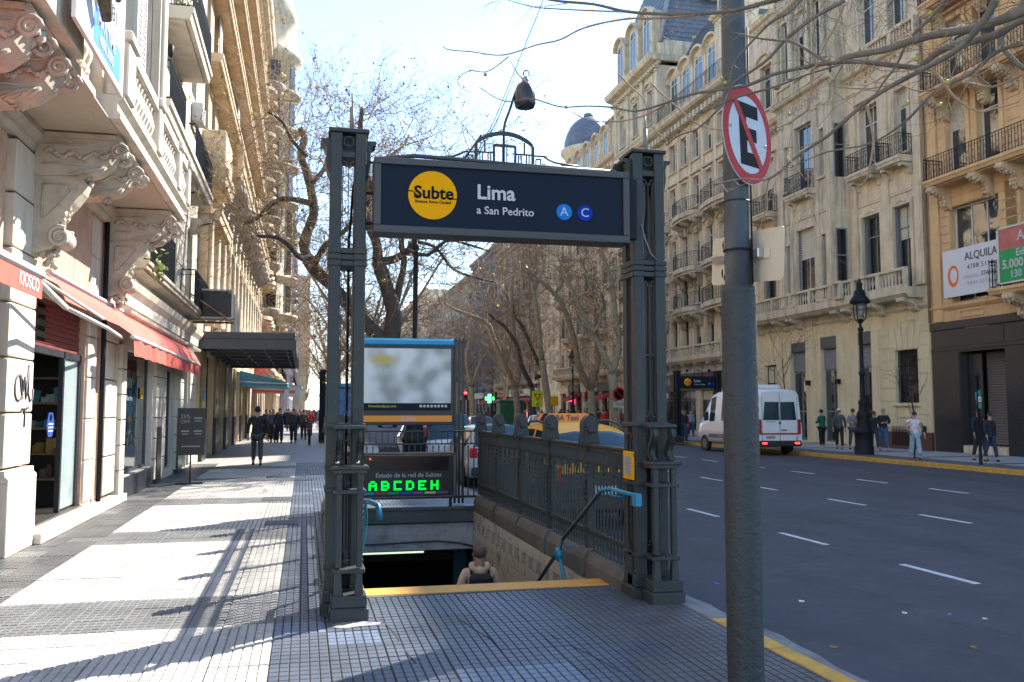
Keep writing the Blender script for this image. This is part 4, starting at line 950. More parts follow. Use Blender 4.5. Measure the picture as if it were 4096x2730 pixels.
for y in (35.95, 38.7, 41.2, 43.55): MB().box(RX + .02, y - .25, .05, RX - .1, y + .25, 5.35).build('plain_pilaster', yellowstone, b1)
for h in gfh[1:4]:
    window(b1, RX, 1, h[0], h[1], h[2], 3.7, nx=2, split=.42, rev=.34, fm=frame_g, gm=winglass)
    shutterdoor(b1, RX, 1, h[0], h[1], 3.72, 4.75, M('grey_roller', (.22, .23, .25), .5, .1, 3, 0), 'roller_shutter', .22)
    piece('shutter_box', b1, steelgrey, RX + .02, h[0], 4.77, RX + .3, h[1], h[3], False)
window(b1, RX, 1, *gfh[4], nx=2, split=.75, fm=iron, gm=darkglass); window(b1, RX, 1, *gfh[0], nx=1, split=0, fm=iron, gm=darkglass)
mb = MB()
for i in range(13): mb.box(RX + .10, 33.15 + i * .115, 2.0, RX + .125, 33.175 + i * .115, 4.28)
mb.box(RX + .09, 33.1, 2.9, RX + .13, 34.6, 2.93).box(RX + .09, 33.1, 3.6, RX + .13, 34.6, 3.63).build('window_grille', iron, b1)
MB().box(RX + .02, 33.0, 1.85, RX - .12, 34.75, 1.98, b=.02).box(RX + .02, 33.4, 1.35, RX - .06, 34.4, 1.5, b=.02).build('window_sill', yellowstone, b1)
MB().box(RX + .02, 32.3, 0, RX - .09, 35.9, .75).build('brown_plinth', redgran, b1); MB().box(RX + .02, 44, 0, RX - .09, 44.75, .75).build('brown_plinth', redgran, b1)
mb = MB()
for i in range(16): mb.box(RX - .15, 33.3 + i * .1, .15, RX - .13, 33.32 + i * .1, 1.0)
mb.box(RX - .155, 33.3, .8, RX - .125, 34.9, .83); mb.build('area_railing', iron, b1); mb = MB()
for i in range(10): mb.box(RX - .02, 36.15 + i * .12, .1, RX + .0, 36.18 + i * .12, 2.4)
mb.box(RX - .03, 36.15, 2.3, RX + .01, 37.3, 2.36).build('door_railing', iron, b1)
for y in (38.75, 41.4): MB().box(RX - .3, y - .12, 2.95, RX - .1, y + .12, 3.2, b=.02).build('wall_light', iron, b1)
MB().box(RX - .35, 33.3, 5.55, RX - .1, 33.4, 5.65, b=.01).tube([(RX, 33.35, 5.6), (RX - .15, 33.35, 5.62)], .02, 5).build('security_camera', frame_w, b1)
cornice(b1, stone, RX, 1, 32.3, 47.4, 6.0, CS, 'string_course')
# balcony along the first floor
zB = 6.9
MB().prism([(RX + .02, 6.45), (RX - .7, 6.45), (RX - .85, 6.6), (RX - .9, 6.62), (RX - .9, 6.9), (RX + .02, 6.9)], 32.6, 47.4, 'y').build('balcony_slab', stone, b1)
balustrade(b1, stone, RX - .88, 1, 32.65, 47.35, zB, .85, 1.85)
balustrade(b1, stone, RX - 1.1, 1, 37.0, 37.6, zB, .85, 3)
for y in (33.1, 35.3, 37.2, 38.1, 42.2, 43.6, 46.3): bracket(b1, stone, RX, 1, y, 6.46, .85, .55, .42)
bxs = RX - .75     # bay front plane
f1 = [(34.5, 33.25, 2), (36.75, 35.35, 2)]
hw1 = [(33.25, 34.45, 7.0, 10.7), (35.35, 36.7, 7.0, 10.7), (44.6, 46.0, 7.0, 10.7)]; hw2 = [(33.2, 34.1, 13.0, 15.9), (35.3, 36.65, 13.0, 15.9), (44.6, 45.9, 12.9, 15.9)]
hw3 = [(33.2, 34.3, 18.8, 21.4), (35.3, 36.5, 18.8, 21.4), (44.6, 45.9, 18.8, 21.4)]
wall(b1, stone2, RX, 1, 32.3, 47.4, 6.0, 24.2, hw1 + hw2 + hw3, .35)
for h in hw1: window(b1, RX, 1, *h, nx=2, split=.74, fm=frame_g, gm=darkglass, rev=.35, shut=shutter_m); surround(b1, stone2, RX, 1, *h, w=.18, head='none', orn=True)
for h in hw2: window(b1, RX, 1, *h, nx=2, split=.72, fm=frame_w, rev=.32); surround(b1, stone2, RX, 1, *h, w=.14, head='flat')
for h in hw3: window(b1, RX, 1, *h, nx=2, split=.72, rev=.32); surround(b1, stone2, RX, 1, *h, w=.14, head='arch')
for a, b in ((32.95, 34.6), (35.0, 36.9), (44.3, 46.3)):
    slab(b1, stone, RX, 1, a, b, 12.7, .75, .28); ironrail(b1, RX - .7, 1, a + .05, b - .05, 12.7, .95, .65)
    for y in (a + .2, b - .2): bracket(b1, stone, RX, 1, y, 12.4, .55, .5, .24)
# bay
bh = [(38.5, 38.9, 7.1, 10.3), (39.5, 41.2, 7.0, 10.9), (41.8, 42.2, 7.1, 10.3)] ; bh2 = [(38.5, 38.9, 13.2, 15.6), (39.55, 41.15, 12.9, 16.3), (41.8, 42.2, 13.2, 15.6)]
bh3 = [(38.5, 39.3, 19.2, 22.4), (39.9, 40.9, 19.2, 22.4), (41.5, 42.3, 19.2, 22.4)]
wall(b1, stone, bxs, 1, 37.9, 42.8, 6.9, 24.5, bh + bh2 + bh3, .3, 'bay_wall', back=.8)
MB().box(bxs + .15, 37.88, 7.2, RX - .12, 37.905, 10.4).box(bxs + .15, 37.88, 13.0, RX - .12, 37.905, 15.6).build('bay_side_window', darkglass, b1)
for (z0, z1) in ((7.2, 10.4), (13.0, 15.6)): MB().box(bxs + .1, 37.85, z0, bxs + .15, 37.9, z1).box(RX - .12, 37.85, z0, RX - .07, 37.9, z1).box(bxs + .1, 37.85, z1, RX - .07, 37.9, z1 + .06).box(bxs + .15, 37.86, z0 + (z1 - z0) * .6, RX - .12, 37.9, z0 + (z1 - z0) * .6 + .05).build('bay_side_frame', frame_g, b1)
for i, h in enumerate(bh): window(b1, bxs, 1, *h, nx=2 if i == 1 else 1, split=.62, rev=.28, fm=frame_w if i == 1 else frame_g, blind=.38 if i == 1 else 0, gm=darkglass, shut=shutter_m if i == 1 else None); surround(b1, stone, bxs, 1, *h, w=.12, head='none')
for i, h in enumerate(bh2): window(b1, bxs, 1, *h, nx=2 if i == 1 else 1, split=.66, rev=.28); surround(b1, stone, bxs, 1, *h, w=.12, head='none')
for h in bh3: window(b1, bxs, 1, *h, nx=1, split=.7, rev=.28, gm=darkglass)
slab(b1, stone, bxs, 1, 39.2, 41.5, 12.75, .55, .28); ironrail(b1, bxs - .5, 1, 39.25, 41.45, 12.75, .95, .45)
for y in (39.45, 41.25): bracket(b1, stone, bxs, 1, y, 12.45, .45, .5, .24)
for a, b in ((38.4, 39.0), (39.4, 41.3), (41.7, 42.3)):
    for z0, z1 in ((11.4, 12.3), (6.95, 7.0)):
        if z1 - z0 > .3: MB().box(bxs + .01, a, z0, bxs - .05, b, z1, b=.02).box(bxs, a + .1, z0 + .1, bxs - .07, b - .1, z1 - .1, b=.02).build('carved_panel', stone, b1)
for a, b in ((33.1, 34.6), (35.1, 36.9)): MB().box(RX + .01, a, 11.2, RX - .05, b, 12.2, b=.02).box(RX, a + .1, 11.3, RX - .07, b - .1, 12.1, b=.02).build('carved_panel', stone2, b1)
for y in (38.2, 39.2, 41.5, 42.5): pilaster(b1, stone, bxs, 1, y, 6.95, 16.9, .32, .08)
for y in (32.65, 34.85, 37.2, 43.7, 46.8): pilaster(b1, stone2, RX, 1, y, 7, 17.0, .5, .1)
MB().box(bxs + .02, 37.9, 16.9, bxs - .05, 42.8, 17.7).build('frieze', stone, b1)
text('INDUSTRIAL', .52, (bxs - .052, 40.3, 17.3), '-x', M('carved_shadow', (.24, .21, .17), .9, 0, bump=0), b1, 'carved_lettering', ext=.01, sp=1.1)
text('BANCO', .4, (bxs + .6, 44.6, 17.2), '-x', MATS['carved_shadow'], b1, 'carved_lettering', ext=.03)
cornice(b1, stone, bxs, 1, 37.6, 43.0, 17.7, CP, dent=.25); cornice(b1, stone2, RX, 1, 32.3, 37.6, 17.5, CP, dent=.3); cornice(b1, stone2, RX, 1, 43.0, 47.4, 17.5, CP, dent=.3)
balustrade(b1, stone, bxs - .1, 1, 37.9, 42.8, 18.05, .85, 1.6); balustrade(b1, stone2, RX - .2, 1, 32.4, 37.5, 17.9, .8, 1.8)
for y in (38.2, 39.6, 41.2, 42.6): MB().lathe([(.2, 19), (.17, 19.15), (.15, 22), (.2, 22.3), (.24, 22.5)], (bxs - .12, y, 0), 10).build('column', stone, b1)
cornice(b1, stone, bxs, 1, 37.6, 43.0, 22.7, CP, dent=.3); cornice(b1, stone2, RX, 1, 32.3, 47.4, 23.8, CP, dent=.4); balustrade(b1, stone, bxs - .1, 1, 37.9, 42.8, 23.1, .9, 1.6)

# ---------------------------------------------------------------- right side: ornate mansard building (Y 47.4..69.6)
b2 = thing('mansard_building', 'ornate pale building with iron balconies and a tall blue slate mansard pavilion', 'building', (RX, 58, 0), 'buildings across the avenue')
bays = [49.0 + i * 1.93 for i in range(11)]
rows2 = [(5.5, 7.9), (8.8, 10.8), (11.5, 13.6), (15.4, 17.4), (18.6, 20.6)]
h2s = [(y - .5, y + .5, a, b) for y in bays for a, b in rows2]
shopw = [(48.2 + i * 3.6, 51.2 + i * 3.6, .3, 3.0) for i in range(6)]
wall(b2, stone2, RX, 1, 47.42, 69.6, 0, 22.0, h2s + shopw, .35)
for i, h in enumerate(h2s):
    r = i % len(rows2); window(b2, RX, 1, *h, nx=2, split=.75, fm=frame_g if r < 1 else frame_w, gm=darkglass if r < 2 else winglass, shut=shutter_m if (i % 3 == 0 and r < 2) else None)
    surround(b2, stone2, RX, 1, *h, w=.13, proud=.07, head='arch' if r == 2 else ('flat' if r == 3 else 'none'), orn=(r in (1, 2)))
for h in shopw: window(b2, RX, 1, *h, nx=2, split=.75, fm=steelgrey, gm=darkglass)
MB().box(RX + .01, 47.5, 3.05, RX - .14, 66, 4.15).build('dark_fascia', M('dark_shop_fascia', (.02, .025, .035), .4, .2, 2, 0), b2)
text('BBVA', .8, (RX - .15, 60.2, 3.6), '-x', wht, b2, 'fascia_lettering', off=.01); 
MB().box(RX + .01, 47.5, 4.15, RX - .2, 69.5, 4.75).build('white_fascia', M('pale_fascia', (.42, .43, .42), .5, .1, 2, 0), b2)
piece('red_sign', b2, M('dark_red_sign', (.25, .01, .03), .5, 0, bump=0), RX - .5, 52.0, 3.2, RX - .2, 52.9, 3.9, False)
MB().prism([(RX, 4.75), (RX - .8, 4.75), (RX - 1, 4.95), (RX - 1, 5.1), (RX, 5.1)], 47.5, 69.5, 'y').build('balcony_slab', stone, b2)
balustrade(b2, stone, RX - .98, 1, 47.6, 69.4, 5.1, .8, 1.93, sp=.26)
for y in bays: bracket(b2, grime, RX, 1, y - .95, 4.75, .8, .5, .35)
for z, pr in ((8.5, 3), (11.2, 2), (14.9, 3)):
    for k in range(4):
        a = bays[0] - .7 + k * 5.5; c = a + (3.6 if k % 2 else 4.6)
        slab(b2, stone, RX, 1, a, c, z, .7, .3, bow=.3); ironrail(b2, RX - .68, 1, a + .1, c - .1, z, .95, .6, bow=.3, sp=.2)
        for y in (a + .4, (a + c) / 2, c - .4): bracket(b2, grime, RX, 1, y, z - .45, .75, .9, .4, 'carved_bracket', True)
for y in [47.9 + i * 1.93 for i in range(12)]: pilaster(b2, stone2, RX, 1, y, 5.2, 21.6, .3, .09)
cornice(b2, stone, RX, 1, 47.4, 69.7, 21.6, [(-.05, 0), (.1, 0), (.15, .15), (.7, .3), (.85, .45), (.85, .6), (.95, .75), (-.05, .75)], dent=.6, dsz=.4, dproj=.6)
ironrail(b2, RX - .8, 1, 47.6, 60, 22.4, .95, .3, sp=.2)
# attic: set back wall with arched dormers
ax = RX + .6
def dormer(root, X, y, z, w_=1.25, h_=2.9, m=stone2):
    n = 8; hw = w_ / 2
    arcp = [(y - hw * math.cos(math.pi * i / n), z + h_ - hw + hw * math.sin(math.pi * i / n)) for i in range(n + 1)]
    outer = [(y - hw - .28, z)] + [(y - hw - .28, z + h_ - .1)] + [(y - (hw + .28) * math.cos(math.pi * i / n), z + h_ - .1 + (hw + .1) * .8 * math.sin(math.pi * i / n)) for i in range(n + 1)] + [(y + hw + .28, z + h_ - .1), (y + hw + .28, z)]
    d = MB().prism(outer, X, X + 1.6, 'x').build('dormer', m, root)
    g = MB().prism([(y - hw, z)] + arcp + [(y + hw, z)], X - .02, X - .005, 'x').build('dormer_glass', winglass, d)
    fr = MB()
    pts = [(X - .03, y - hw, z)] + [(X - .03, a, b) for a, b in arcp] + [(X - .03, y + hw, z)]
    fr.tube(pts, .05, 4); fr.box(X - .05, y - .03, z, X - .02, y + .03, z + h_); fr.box(X - .05, y - hw, z + h_ - hw - .03, X - .02, y + hw, z + h_ - hw + .03); fr.build('dormer_frame', frame_w, d)
    top = [(y - (hw + .4) * math.cos(math.pi * i / n), z + h_ - .1 + (hw + .2) * .9 * math.sin(math.pi * i / n)) for i in range(n + 1)]
    MB().prism(top + [(a, b - .16) for a, b in top[::-1]], X - .35, X + .3, 'x').build('dormer_pediment', m, d); MB().prism([(y - hw - .05, z - .05), (y - hw - .4, z - .05), (y - hw - .4, z + .9), (y - hw - .05, z + 1.4)], X - .12, X + .1, 'x').build('dormer_scroll', m, d)
    return d
wall(b2, stone2, ax, 1, 47.44, 60, 22.3, 25.5, [], .3, 'attic_wall', back=5)
for i in range(6): dormer(b2, ax - .3, 48.5 + i * 2.05, 22.9)
def mansard(root, xa, xb, ya, yb, z0, z1, inset, m=slate, top=.35, name='mansard_roof'):
    n = 8; rings = []
    for i in range(n + 1):
        t = i / n; k = inset * (t ** 1.9) * (1 - top) + inset * top * t; z = z0 + (z1 - z0) * t
        rings.append([(xa + k, ya + k, z), (xb - k, ya + k, z), (xb - k, yb - k, z), (xa + k, yb - k, z)])
    mb = MB(); v = [p for r in rings for p in r]; f = [(4 * i + j, 4 * i + (j + 1) % 4, 4 * i + 4 + (j + 1) % 4, 4 * i + 4 + j) for i in range(n) for j in range(4)] + [tuple(range(4 * n, 4 * n + 4))]
    mb.add(v, f)
    for i in range(n):      # slate courses
        for k in range(3):
            t = (i + k / 3) / n; kk = inset * (t ** 1.9) * (1 - top) + inset * top * t; z = z0 + (z1 - z0) * t
            mb.box(xa + kk - .03, ya + kk - .03, z, xb - kk + .03, yb - kk + .03, z + .03)
    return mb.build(name, m, root)
mansard(b2, ax + .2, ax + 6, 47.4, 60, 25.5, 29.5, 1.6)
cornice(b2, stone, ax, 1, 47.4, 60, 25.4, CP)
# right pavilion near the bank and the big left pavilion
wall(b2, stone2, RX - .1, 1, 47.46, 51.5, 22.3, 26.6, [], .3, 'pavilion_wall', back=6); cornice(b2, stone, RX - .1, 1, 47.3, 51.6, 26.6, CP); dormer(b2, RX - .4, 49.4, 27.0, 1.5, 3.3); mansard(b2, RX + .2, RX + 6, 47.5, 51.4, 26.9, 34, 1.4)
wall(b2, stone, RX - .35, 1, 60.2, 69.8, 22.3, 27.2, [(61.5, 62.5, 23.2, 25.8), (64.5, 65.6, 23.2, 25.8), (67.5, 68.5, 23.2, 25.8)], .3, 'pavilion_wall', back=9)
for y in (62, 65, 68): window(b2, RX - .35, 1, y - .5, y + .5, 23.2, 25.8, nx=2, split=.7); surround(b2, stone, RX - .35, 1, y - .5, y + .5, 23.2, 25.8, head='arch')
for y in (60.5, 63.4, 66.6, 69.4): pilaster(b2, stone, RX - .35, 1, y, 22.4, 27.0, .5, .15)
cornice(b2, stone, RX - .35, 1, 59.9, 70.0, 27.2, [(-.05, 0), (.1, 0), (.2, .2), (.7, .35), (.8, .5), (.9, .75), (-.05, .75)], dent=.5, dsz=.25, dproj=.4)
MB().box(RX - .9, 59.86, 27.43, RX + 8, 60.17, 27.93).build('cornice_return', stone, b2)
wall(b2, stone, RX - .1, 1, 60.3, 69.6, 27.9, 29.2, [], .3, 'attic_wall', back=8.5)
for y in (62.1, 65, 67.9): dormer(b2, RX - .45, y, 28.1, 1.3, 3.6, stone)
mansard(b2, RX + .1, RX + 8.5, 60.4, 69.5, 29.2, 38.5, 2.6, top=.25)
mb = MB(); n = 16      # great round oeil-de-boeuf with a painted scene facing the camera side
oy, oz = 60.6, 34.2
ring_ = [( RX + 4.2 + 1.35 * math.cos(2 * math.pi * i / n), oy - .2, oz + 1.35 * math.sin(2 * math.pi * i / n)) for i in range(n + 1)]
mb.tube(ring_, .22, 6); mb.build('round_window_frame', stone, b2)
MB().lathe([(0, 0), (1.2, 0)], (RX + 4.2, oy - .15, oz), 20, axis='y').build('round_painted_panel', M('terracotta_panel', (.35, .13, .06), .7, .4, 2, 0), b2)
for (x, y) in ((RX + 2.0, 62), (RX + 2.0, 68)): MB().lathe([(.25, 37.5), (.12, 38.3), (.25, 38.5), (.28, 38.8), (.12, 39.2), (.03, 39.6)], (x + .8, y, 0), 8).build('finial', stone, b2)
MB().tube([(RX - .1, 60.35, 29), (RX + .5, 60.6, 32), (RX + 1.6, 61.5, 36), (RX + 2.6, 62.6, 38.4)], .18, 6).build('roof_rib', M('zinc', (.2, .23, .27), .4, .2, 4, 0), b2)

# ---------------------------------------------------------------- generic facades further along
def row_building(name, label, X, dx, ya, yb, h, m, floors, bay, shop='dark', bal='iron', attic=0, grp='buildings across the avenue', roofm=None, win=(1.0, 2.1), shopm=None, base=None, bowk=0., det=True):
    b = thing(name, label, 'building', (X, (ya + yb) / 2, 0), grp)
    nb = max(2, round((yb - ya) / bay)); st = (yb - ya) / nb; ys_ = [ya + st * (i + .5) for i in range(nb)]
    z0 = base or 4.6; fh = (h - z0) / floors; H = []; sw = []
    for f in range(floors):
        for y in ys_: H.append((y - win[0] / 2, y + win[0] / 2, z0 + f * fh + .45, z0 + f * fh + .45 + min(win[1], fh - .9)))
    for y in ys_: sw.append((y - st * .36, y + st * .36, .2, z0 - 1.3))
    wall(b, m, X, dx, ya, yb, 0, h, H + sw, .35)
    for i, q in enumerate(H):
        window(b, X, dx, *q, nx=2 if det else 1, split=.72, fm=frame_g if (i // nb) % 2 else frame_w, gm=darkglass if i % 3 else winglass, shut=shutter_m if (det and i % 4 == 1) else None)
        if det or i % 2 == 0: surround(b, m, X, dx, *q, w=.14, head=['none', 'flat', 'arch'][(i // nb) % 3], orn=det and (i // nb) % 2 == 0)
    for q in sw: window(b, X, dx, *q, nx=2, split=.7, fm=steelgrey, gm=darkglass)
    cornice(b, m, X, dx, ya, yb, z0 - .6, CS, 'string_course')
    for f in range(floors):
        z = z0 + f * fh + .35
        if bal == 'stone' and f == 0:
            slab(b, m, X, dx, ya + .1, yb - .1, z, .9, .3); balustrade(b, m, X - dx * .88, dx, ya + .15, yb - .15, z, .8, st, sp=.3)
            for y in ys_: bracket(b, m, X, dx, y, z - .3, .7, .6, .35)
        elif f < floors - 1 or f == 0:
            for i, y in enumerate(ys_):
                if bowk or (i + f) % 2 == 0:
                    slab(b, m, X, dx, y - st * .42, y + st * .42, z, .6, .25, bow=bowk or .2); ironrail(b, X - dx * .58, dx, y - st * .4, y + st * .4, z, .95, .5, bow=bowk or .2, sp=.22)
                    bracket(b, m, X, dx, y - st * .25, z - .38, .55, .6, .25); bracket(b, m, X, dx, y + st * .25, z - .38, .55, .6, .25)
    for i in range(nb + 1): pilaster(b, m, X, dx, min(yb - .2, max(ya + .2, ya + i * st)), z0, h - .3, .34, .1)
    cornice(b, m, X, dx, ya - .05, yb + .05, h - .35, [(-.05, 0), (.1, 0), (.15, .15), (.55, .3), (.65, .45), (.7, .6), (-.05, .6)], dent=.6, dsz=.3, dproj=.45)
    if attic:
        wall(b, m, X + dx * .5, dx, ya, yb, h + .2, h + attic, [], .3, 'attic_wall', back=5)
        if dx > 0:
            for y in ys_: dormer(b, X + .25, y, h + .3, 1.1, attic * .85, m)
        mansard(b, *((X + .7, X + 6) if dx > 0 else (X - 6, X - .7)), ya, yb, h + attic * .6, h + attic + 2.5, 1.4, roofm or slate)
    return b
b3 = row_building('domed_building', 'pale building with round corner turret and slate dome beyond the mansard building', RX, 1, 69.9, 88, 23.2, stone2, 5, 2.6, bal='stone', attic=3.4)
# corner turret and dome
MB().lathe([(2.3, 4.6), (2.3, 8), (2.45, 8.1), (2.45, 8.4), (2.3, 8.5), (2.3, 23.0), (2.7, 23.3), (2.8, 23.9), (2.4, 24), (2.4, 27.0), (2.5, 27.4), (2.9, 27.8), (2.9, 28.2), (2.5, 28.4)], (RX + 2.6, 86.0, 0), 24).build('corner_turret', stone2, b3)
dome = [(2.55 * math.cos(t), 28.4 + 3.4 * math.sin(t)) for t in [i * math.pi / 2 / 9 for i in range(9)]] + [(.5, 31.75), (.5, 32.1), (.3, 32.2), (0, 32.3)]
MB().lathe(dome, (RX + 2.6, 86.0, 0), 24).build('dome', slate, b3)
for i in range(6):
    a = math.pi * .55 + i * .38
    for z0 in (6, 10, 14, 18, 24.3): MB().box(-.32, -.03, 0, .32, .03, 2.2).build('turret_window', darkglass, b3, (0, 0, 0)) if False else inst('turret_window', _wc.setdefault('tw', MB().box(-.03, -.38, 0, .03, .38, 2.1).mesh('turret_window', darkglass)), b3, (RX + 2.6 + 2.3 * math.cos(a), 86.0 + 2.3 * math.sin(a), z0), rz=a)
for i, (a_, c_) in enumerate(((3.3, 1.6), (4.0, 1.4), (4.6, 1.1))): pass
b4 = row_building('corner_building', 'grey stone corner building with arched ground floor and stone balconies behind the bare trees', RX + .3, 1, 97, 118, 22.5, grime, 5, 3.0, bal='stone', attic=2.5)
b5 = row_building('grey_apartment_building', 'narrow dark grey building with rows of dark windows behind the trees', RX + .6, 1, 118.2, 140, 24.5, M('blue_grey_render', (.22, .23, .26), .85, .15, 1, .1, dirt=.4), 7, 2.8, bal='none', det=False)
b6 = row_building('far_building', 'farthest stone building closing the right side of the avenue', RX + .3, 1, 140.3, 185, 23, grime, 5, 3.6, bal='iron', det=False)
b7 = row_building('far_building', 'hazy last block at the end of the avenue on the right side', RX - .5, 1, 185.5, 300, 27, stone2, 6, 5, bal='none', det=False)
wt = thing('water_tank', 'small white water tank on the roof left of the slate dome', 'water tank', (RX + 2, 95, 26)); MB().lathe([(.9, 22), (.9, 28.6), (1.0, 28.7), (1.0, 29), (0, 29.4)], (RX + 2.3, 99.5, 0), 10).build('tank', M('pale_tank', (.4, .45, .48), .6, .1, 2, 0), wt)
# shops of the far right side: fascias, awnings
shopcols = [((.5, .5, .48), 'white'), ((.3, .02, .03), 'red'), ((.02, .02, .025), 'black'), ((.25, .05, .04), 'dark red'), ((.45, .42, .35), 'cream')]
for i, (y0, y1, c) in enumerate(((71, 75, 2), (75.5, 80, 4), (80.5, 84, 2), (97.5, 104, 0), (104.5, 110, 0), (110.5, 117, 1), (118.5, 126, 2), (126.5, 134, 4))):
    col, nm = shopcols[c]; par = b3 if y0 < 90 else (b4 if y0 < 118 else b5)
    MB().box(RX + .5, y0, 3.3, RX - .35, y1, 4.1, b=.02).build('shop_fascia', M('fascia_' + nm.replace(' ', '_'), col, .5, .1, 2, 0), par)
    if c in (0, 1, 2): MB().prism([(RX, 3.2), (RX - 1.1, 2.75), (RX - 1.1, 2.5), (RX, 2.95)], y0 + .3, y1 - .4, 'y').build('shop_awning', M('red_canvas_far', (.32, .02, .02), .7, .2, 3, 0), par)
text('IKON', .7, (RX - .37, 103, 3.7), '-x', blk, b4, 'fascia_lettering'); text('PRENDAS', .7, (RX - .37, 107.3, 3.7), '-x', blk, b4, 'fascia_lettering'); text('Pizza+1', .6, (RX - .37, 82.2, 3.7), '-x', wht, b3, 'fascia_lettering')
piece('neon_sign', b3, M('pink_neon', (1, .05, .25), .5, 0, bump=0, emit=2), RX - .4, 82.5, 2.5, RX - .38, 83.7, 2.75, False)

# ---------------------------------------------------------------- left side: kiosk building with carved stone brackets (Y 6..17.9)
LX = -3.4
l1 = thing('kiosk_building', 'white building with carved stone balcony brackets over the red kiosk awning, nearest on the left', 'building', (LX, 14, 0), 'buildings along the sunlit pavement')
carved = M('carved_stone', (.46, .40, .32), .75, .14, 2.5, .3, 26, dirt=.6, dcol=(.14, .12, .10))
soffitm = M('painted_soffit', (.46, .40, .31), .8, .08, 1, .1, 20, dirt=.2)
gh = [(12.62, 15.85, .16, 3.3), (5, 11.5, 0, 3.2)]
wall(l1, pink, LX - .12, -1, 2, 17.9, 0, 5.3, gh, .25, 'ground_floor_wall', roof=False)
# slabs of travertine above the door, recessed joints
for k in range(4): piece('travertine_slab', l1, pink, LX - .13, 12.62 + k * 1.1, 3.34, LX - .09, 13.70 + k * 1.1, 5.0, True)
for k in range(3): piece('travertine_slab', l1, pink, LX - .13, 8.2 + k * 1.1, 3.34, LX - .09, 9.28 + k * 1.1, 5.0, True)
def stack(root, m, ya, yb, z0, z1, c=.66, xo=0., name='stone_block', depth=.3):
    n = round((z1 - z0) / c); c = (z1 - z0) / n
    for i in range(n): piece(name, root, m, LX - depth, ya, z0 + i * c + .012, LX + xo, yb, z0 + (i + 1) * c - .012, True)
stack(l1, whitewash, 11.55, 12.60, 1.02, 4.98)
MB().box(LX - .3, 11.5, .0, LX + .07, 12.64, .86, b=.01).prism([(LX - .3, .86), (LX + .07, .86), (LX + .07, .9), (LX + .03, .94), (LX + .03, 1.0), (LX - .3, 1.0)], 11.5, 12.64, 'y').build('pilaster_base', whitewash, l1)
stack(l1, whitewash, 15.9, 16.5, .2, 4.98, xo=-.08); stack(l1, whitewash, 16.95, 17.9, .2, 4.98)
MB().tube([(LX - .02, 16.7, .1), (LX - .02, 16.7, 5.0)], .045, 6).build('rain_pipe', iron, l1)
MB().box(LX - .3, 12.6, 0, LX + .16, 18.3, .14, b=.01).build('entrance_step', whitewash, l1)
MB().box(LX - 1.5, 12.62, .14, LX - .1, 15.9, .17).build('threshold', M('dark_threshold', (.05, .045, .04), .4, .3, 5, 0), l1)
# graffiti on the lit pilaster
gr = M('spray_paint', (.03, .03, .04), .6, .1, 8, 0); gx = LX + .004
mb = MB()
def stroke(pts, r=.016): mb.tube([(gx, y, z) for y, z in pts], r, 4)
stroke([(11.98 + .16 * math.cos(t), 1.98 + .16 * math.sin(t)) for t in [i * .6 for i in range(11)]]); stroke([(12.0, 2.15), (12.12, 1.85), (12.2, 2.12), (12.27, 1.85), (12.34, 2.25)])
stroke([(12.36, 2.28), (12.36, 1.92), (12.45, 1.82), (12.55, 1.85), (12.56, 1.98)]); stroke([(12.12, 1.72), (12.4, 1.74)]); stroke([(12.26, 1.74), (12.25, 1.5)])
mb.build('graffiti', gr, l1)
# kiosk doorway: rolled slat shutter, dark interior with shelves, glass door
slat = M('red_brown_slats', (.17, .035, .03), .5, .25, 4, .05, dirt=.3)
for i in range(9):
    piece('shutter_slat', l1, slat, LX - .27, 12.64, 2.58 + i * .08, LX - .225 + (.01 if i % 2 else 0), 15.85, 2.652 + i * .08, True)
MB().box(LX - .25, 13.45, 2.68, LX - .215, 13.85, 3.25).build('poster', M('dark_poster', (.03, .05, .04), .3, .5, 6, 0), l1)
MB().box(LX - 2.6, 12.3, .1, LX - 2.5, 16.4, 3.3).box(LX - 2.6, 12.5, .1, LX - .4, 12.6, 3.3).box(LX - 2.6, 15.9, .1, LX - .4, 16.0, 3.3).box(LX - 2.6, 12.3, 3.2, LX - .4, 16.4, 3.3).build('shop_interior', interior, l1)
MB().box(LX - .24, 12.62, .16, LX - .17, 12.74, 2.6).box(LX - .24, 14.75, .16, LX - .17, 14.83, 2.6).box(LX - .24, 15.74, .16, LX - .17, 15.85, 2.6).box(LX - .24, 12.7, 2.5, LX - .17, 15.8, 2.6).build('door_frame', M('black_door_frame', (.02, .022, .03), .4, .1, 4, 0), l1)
MB().box(LX - .21, 14.84, .2, LX - .2, 15.74, 2.5).build('glass_door', clear('clear_glass', (.7, .85, .85), .28), l1)
wood = M('shelf_wood', (.16, .09, .045), .6, .3, 4, .05)
sh = MB()
for z in (.6, 1.0, 1.4, 1.8, 2.2): sh.box(LX - 1.1, 15.5, z, LX - .35, 15.88, z + .03)
sh.box(LX - 1.15, 13.2, .15, LX - 1.05, 13.5, 2.4).box(LX - 1.15, 14.3, .15, LX - 1.05, 14.55, 2.5).build('shelf', wood, l1)
gc = [M('goods_' + n, c, .5, .1, 8, 0) for n, c in (('red', (.16, .02, .02)), ('yellow', (.2, .14, .03)), ('teal', (.03, .14, .16)), ('white', (.22, .22, .2)), ('brown', (.08, .05, .03)), ('pink', (.25, .05, .10)))]
for i in range(34):
    z = rnd.choice((.63, 1.03, 1.43, 1.83)); y = rnd.uniform(15.5, 15.8) ; x = LX - rnd.uniform(.38, 1.05); s_ = rnd.uniform(.03, .07)
    piece('package', l1, rnd.choice(gc), x - s_, y - s_, z, x + s_, y + s_, z + rnd.uniform(.08, .25), False)
mb = MB(); hx = [(14.05 + .2 * math.cos(i * math.pi / 3), 1.5 + .2 * math.sin(i * math.pi / 3)) for i in range(6)]
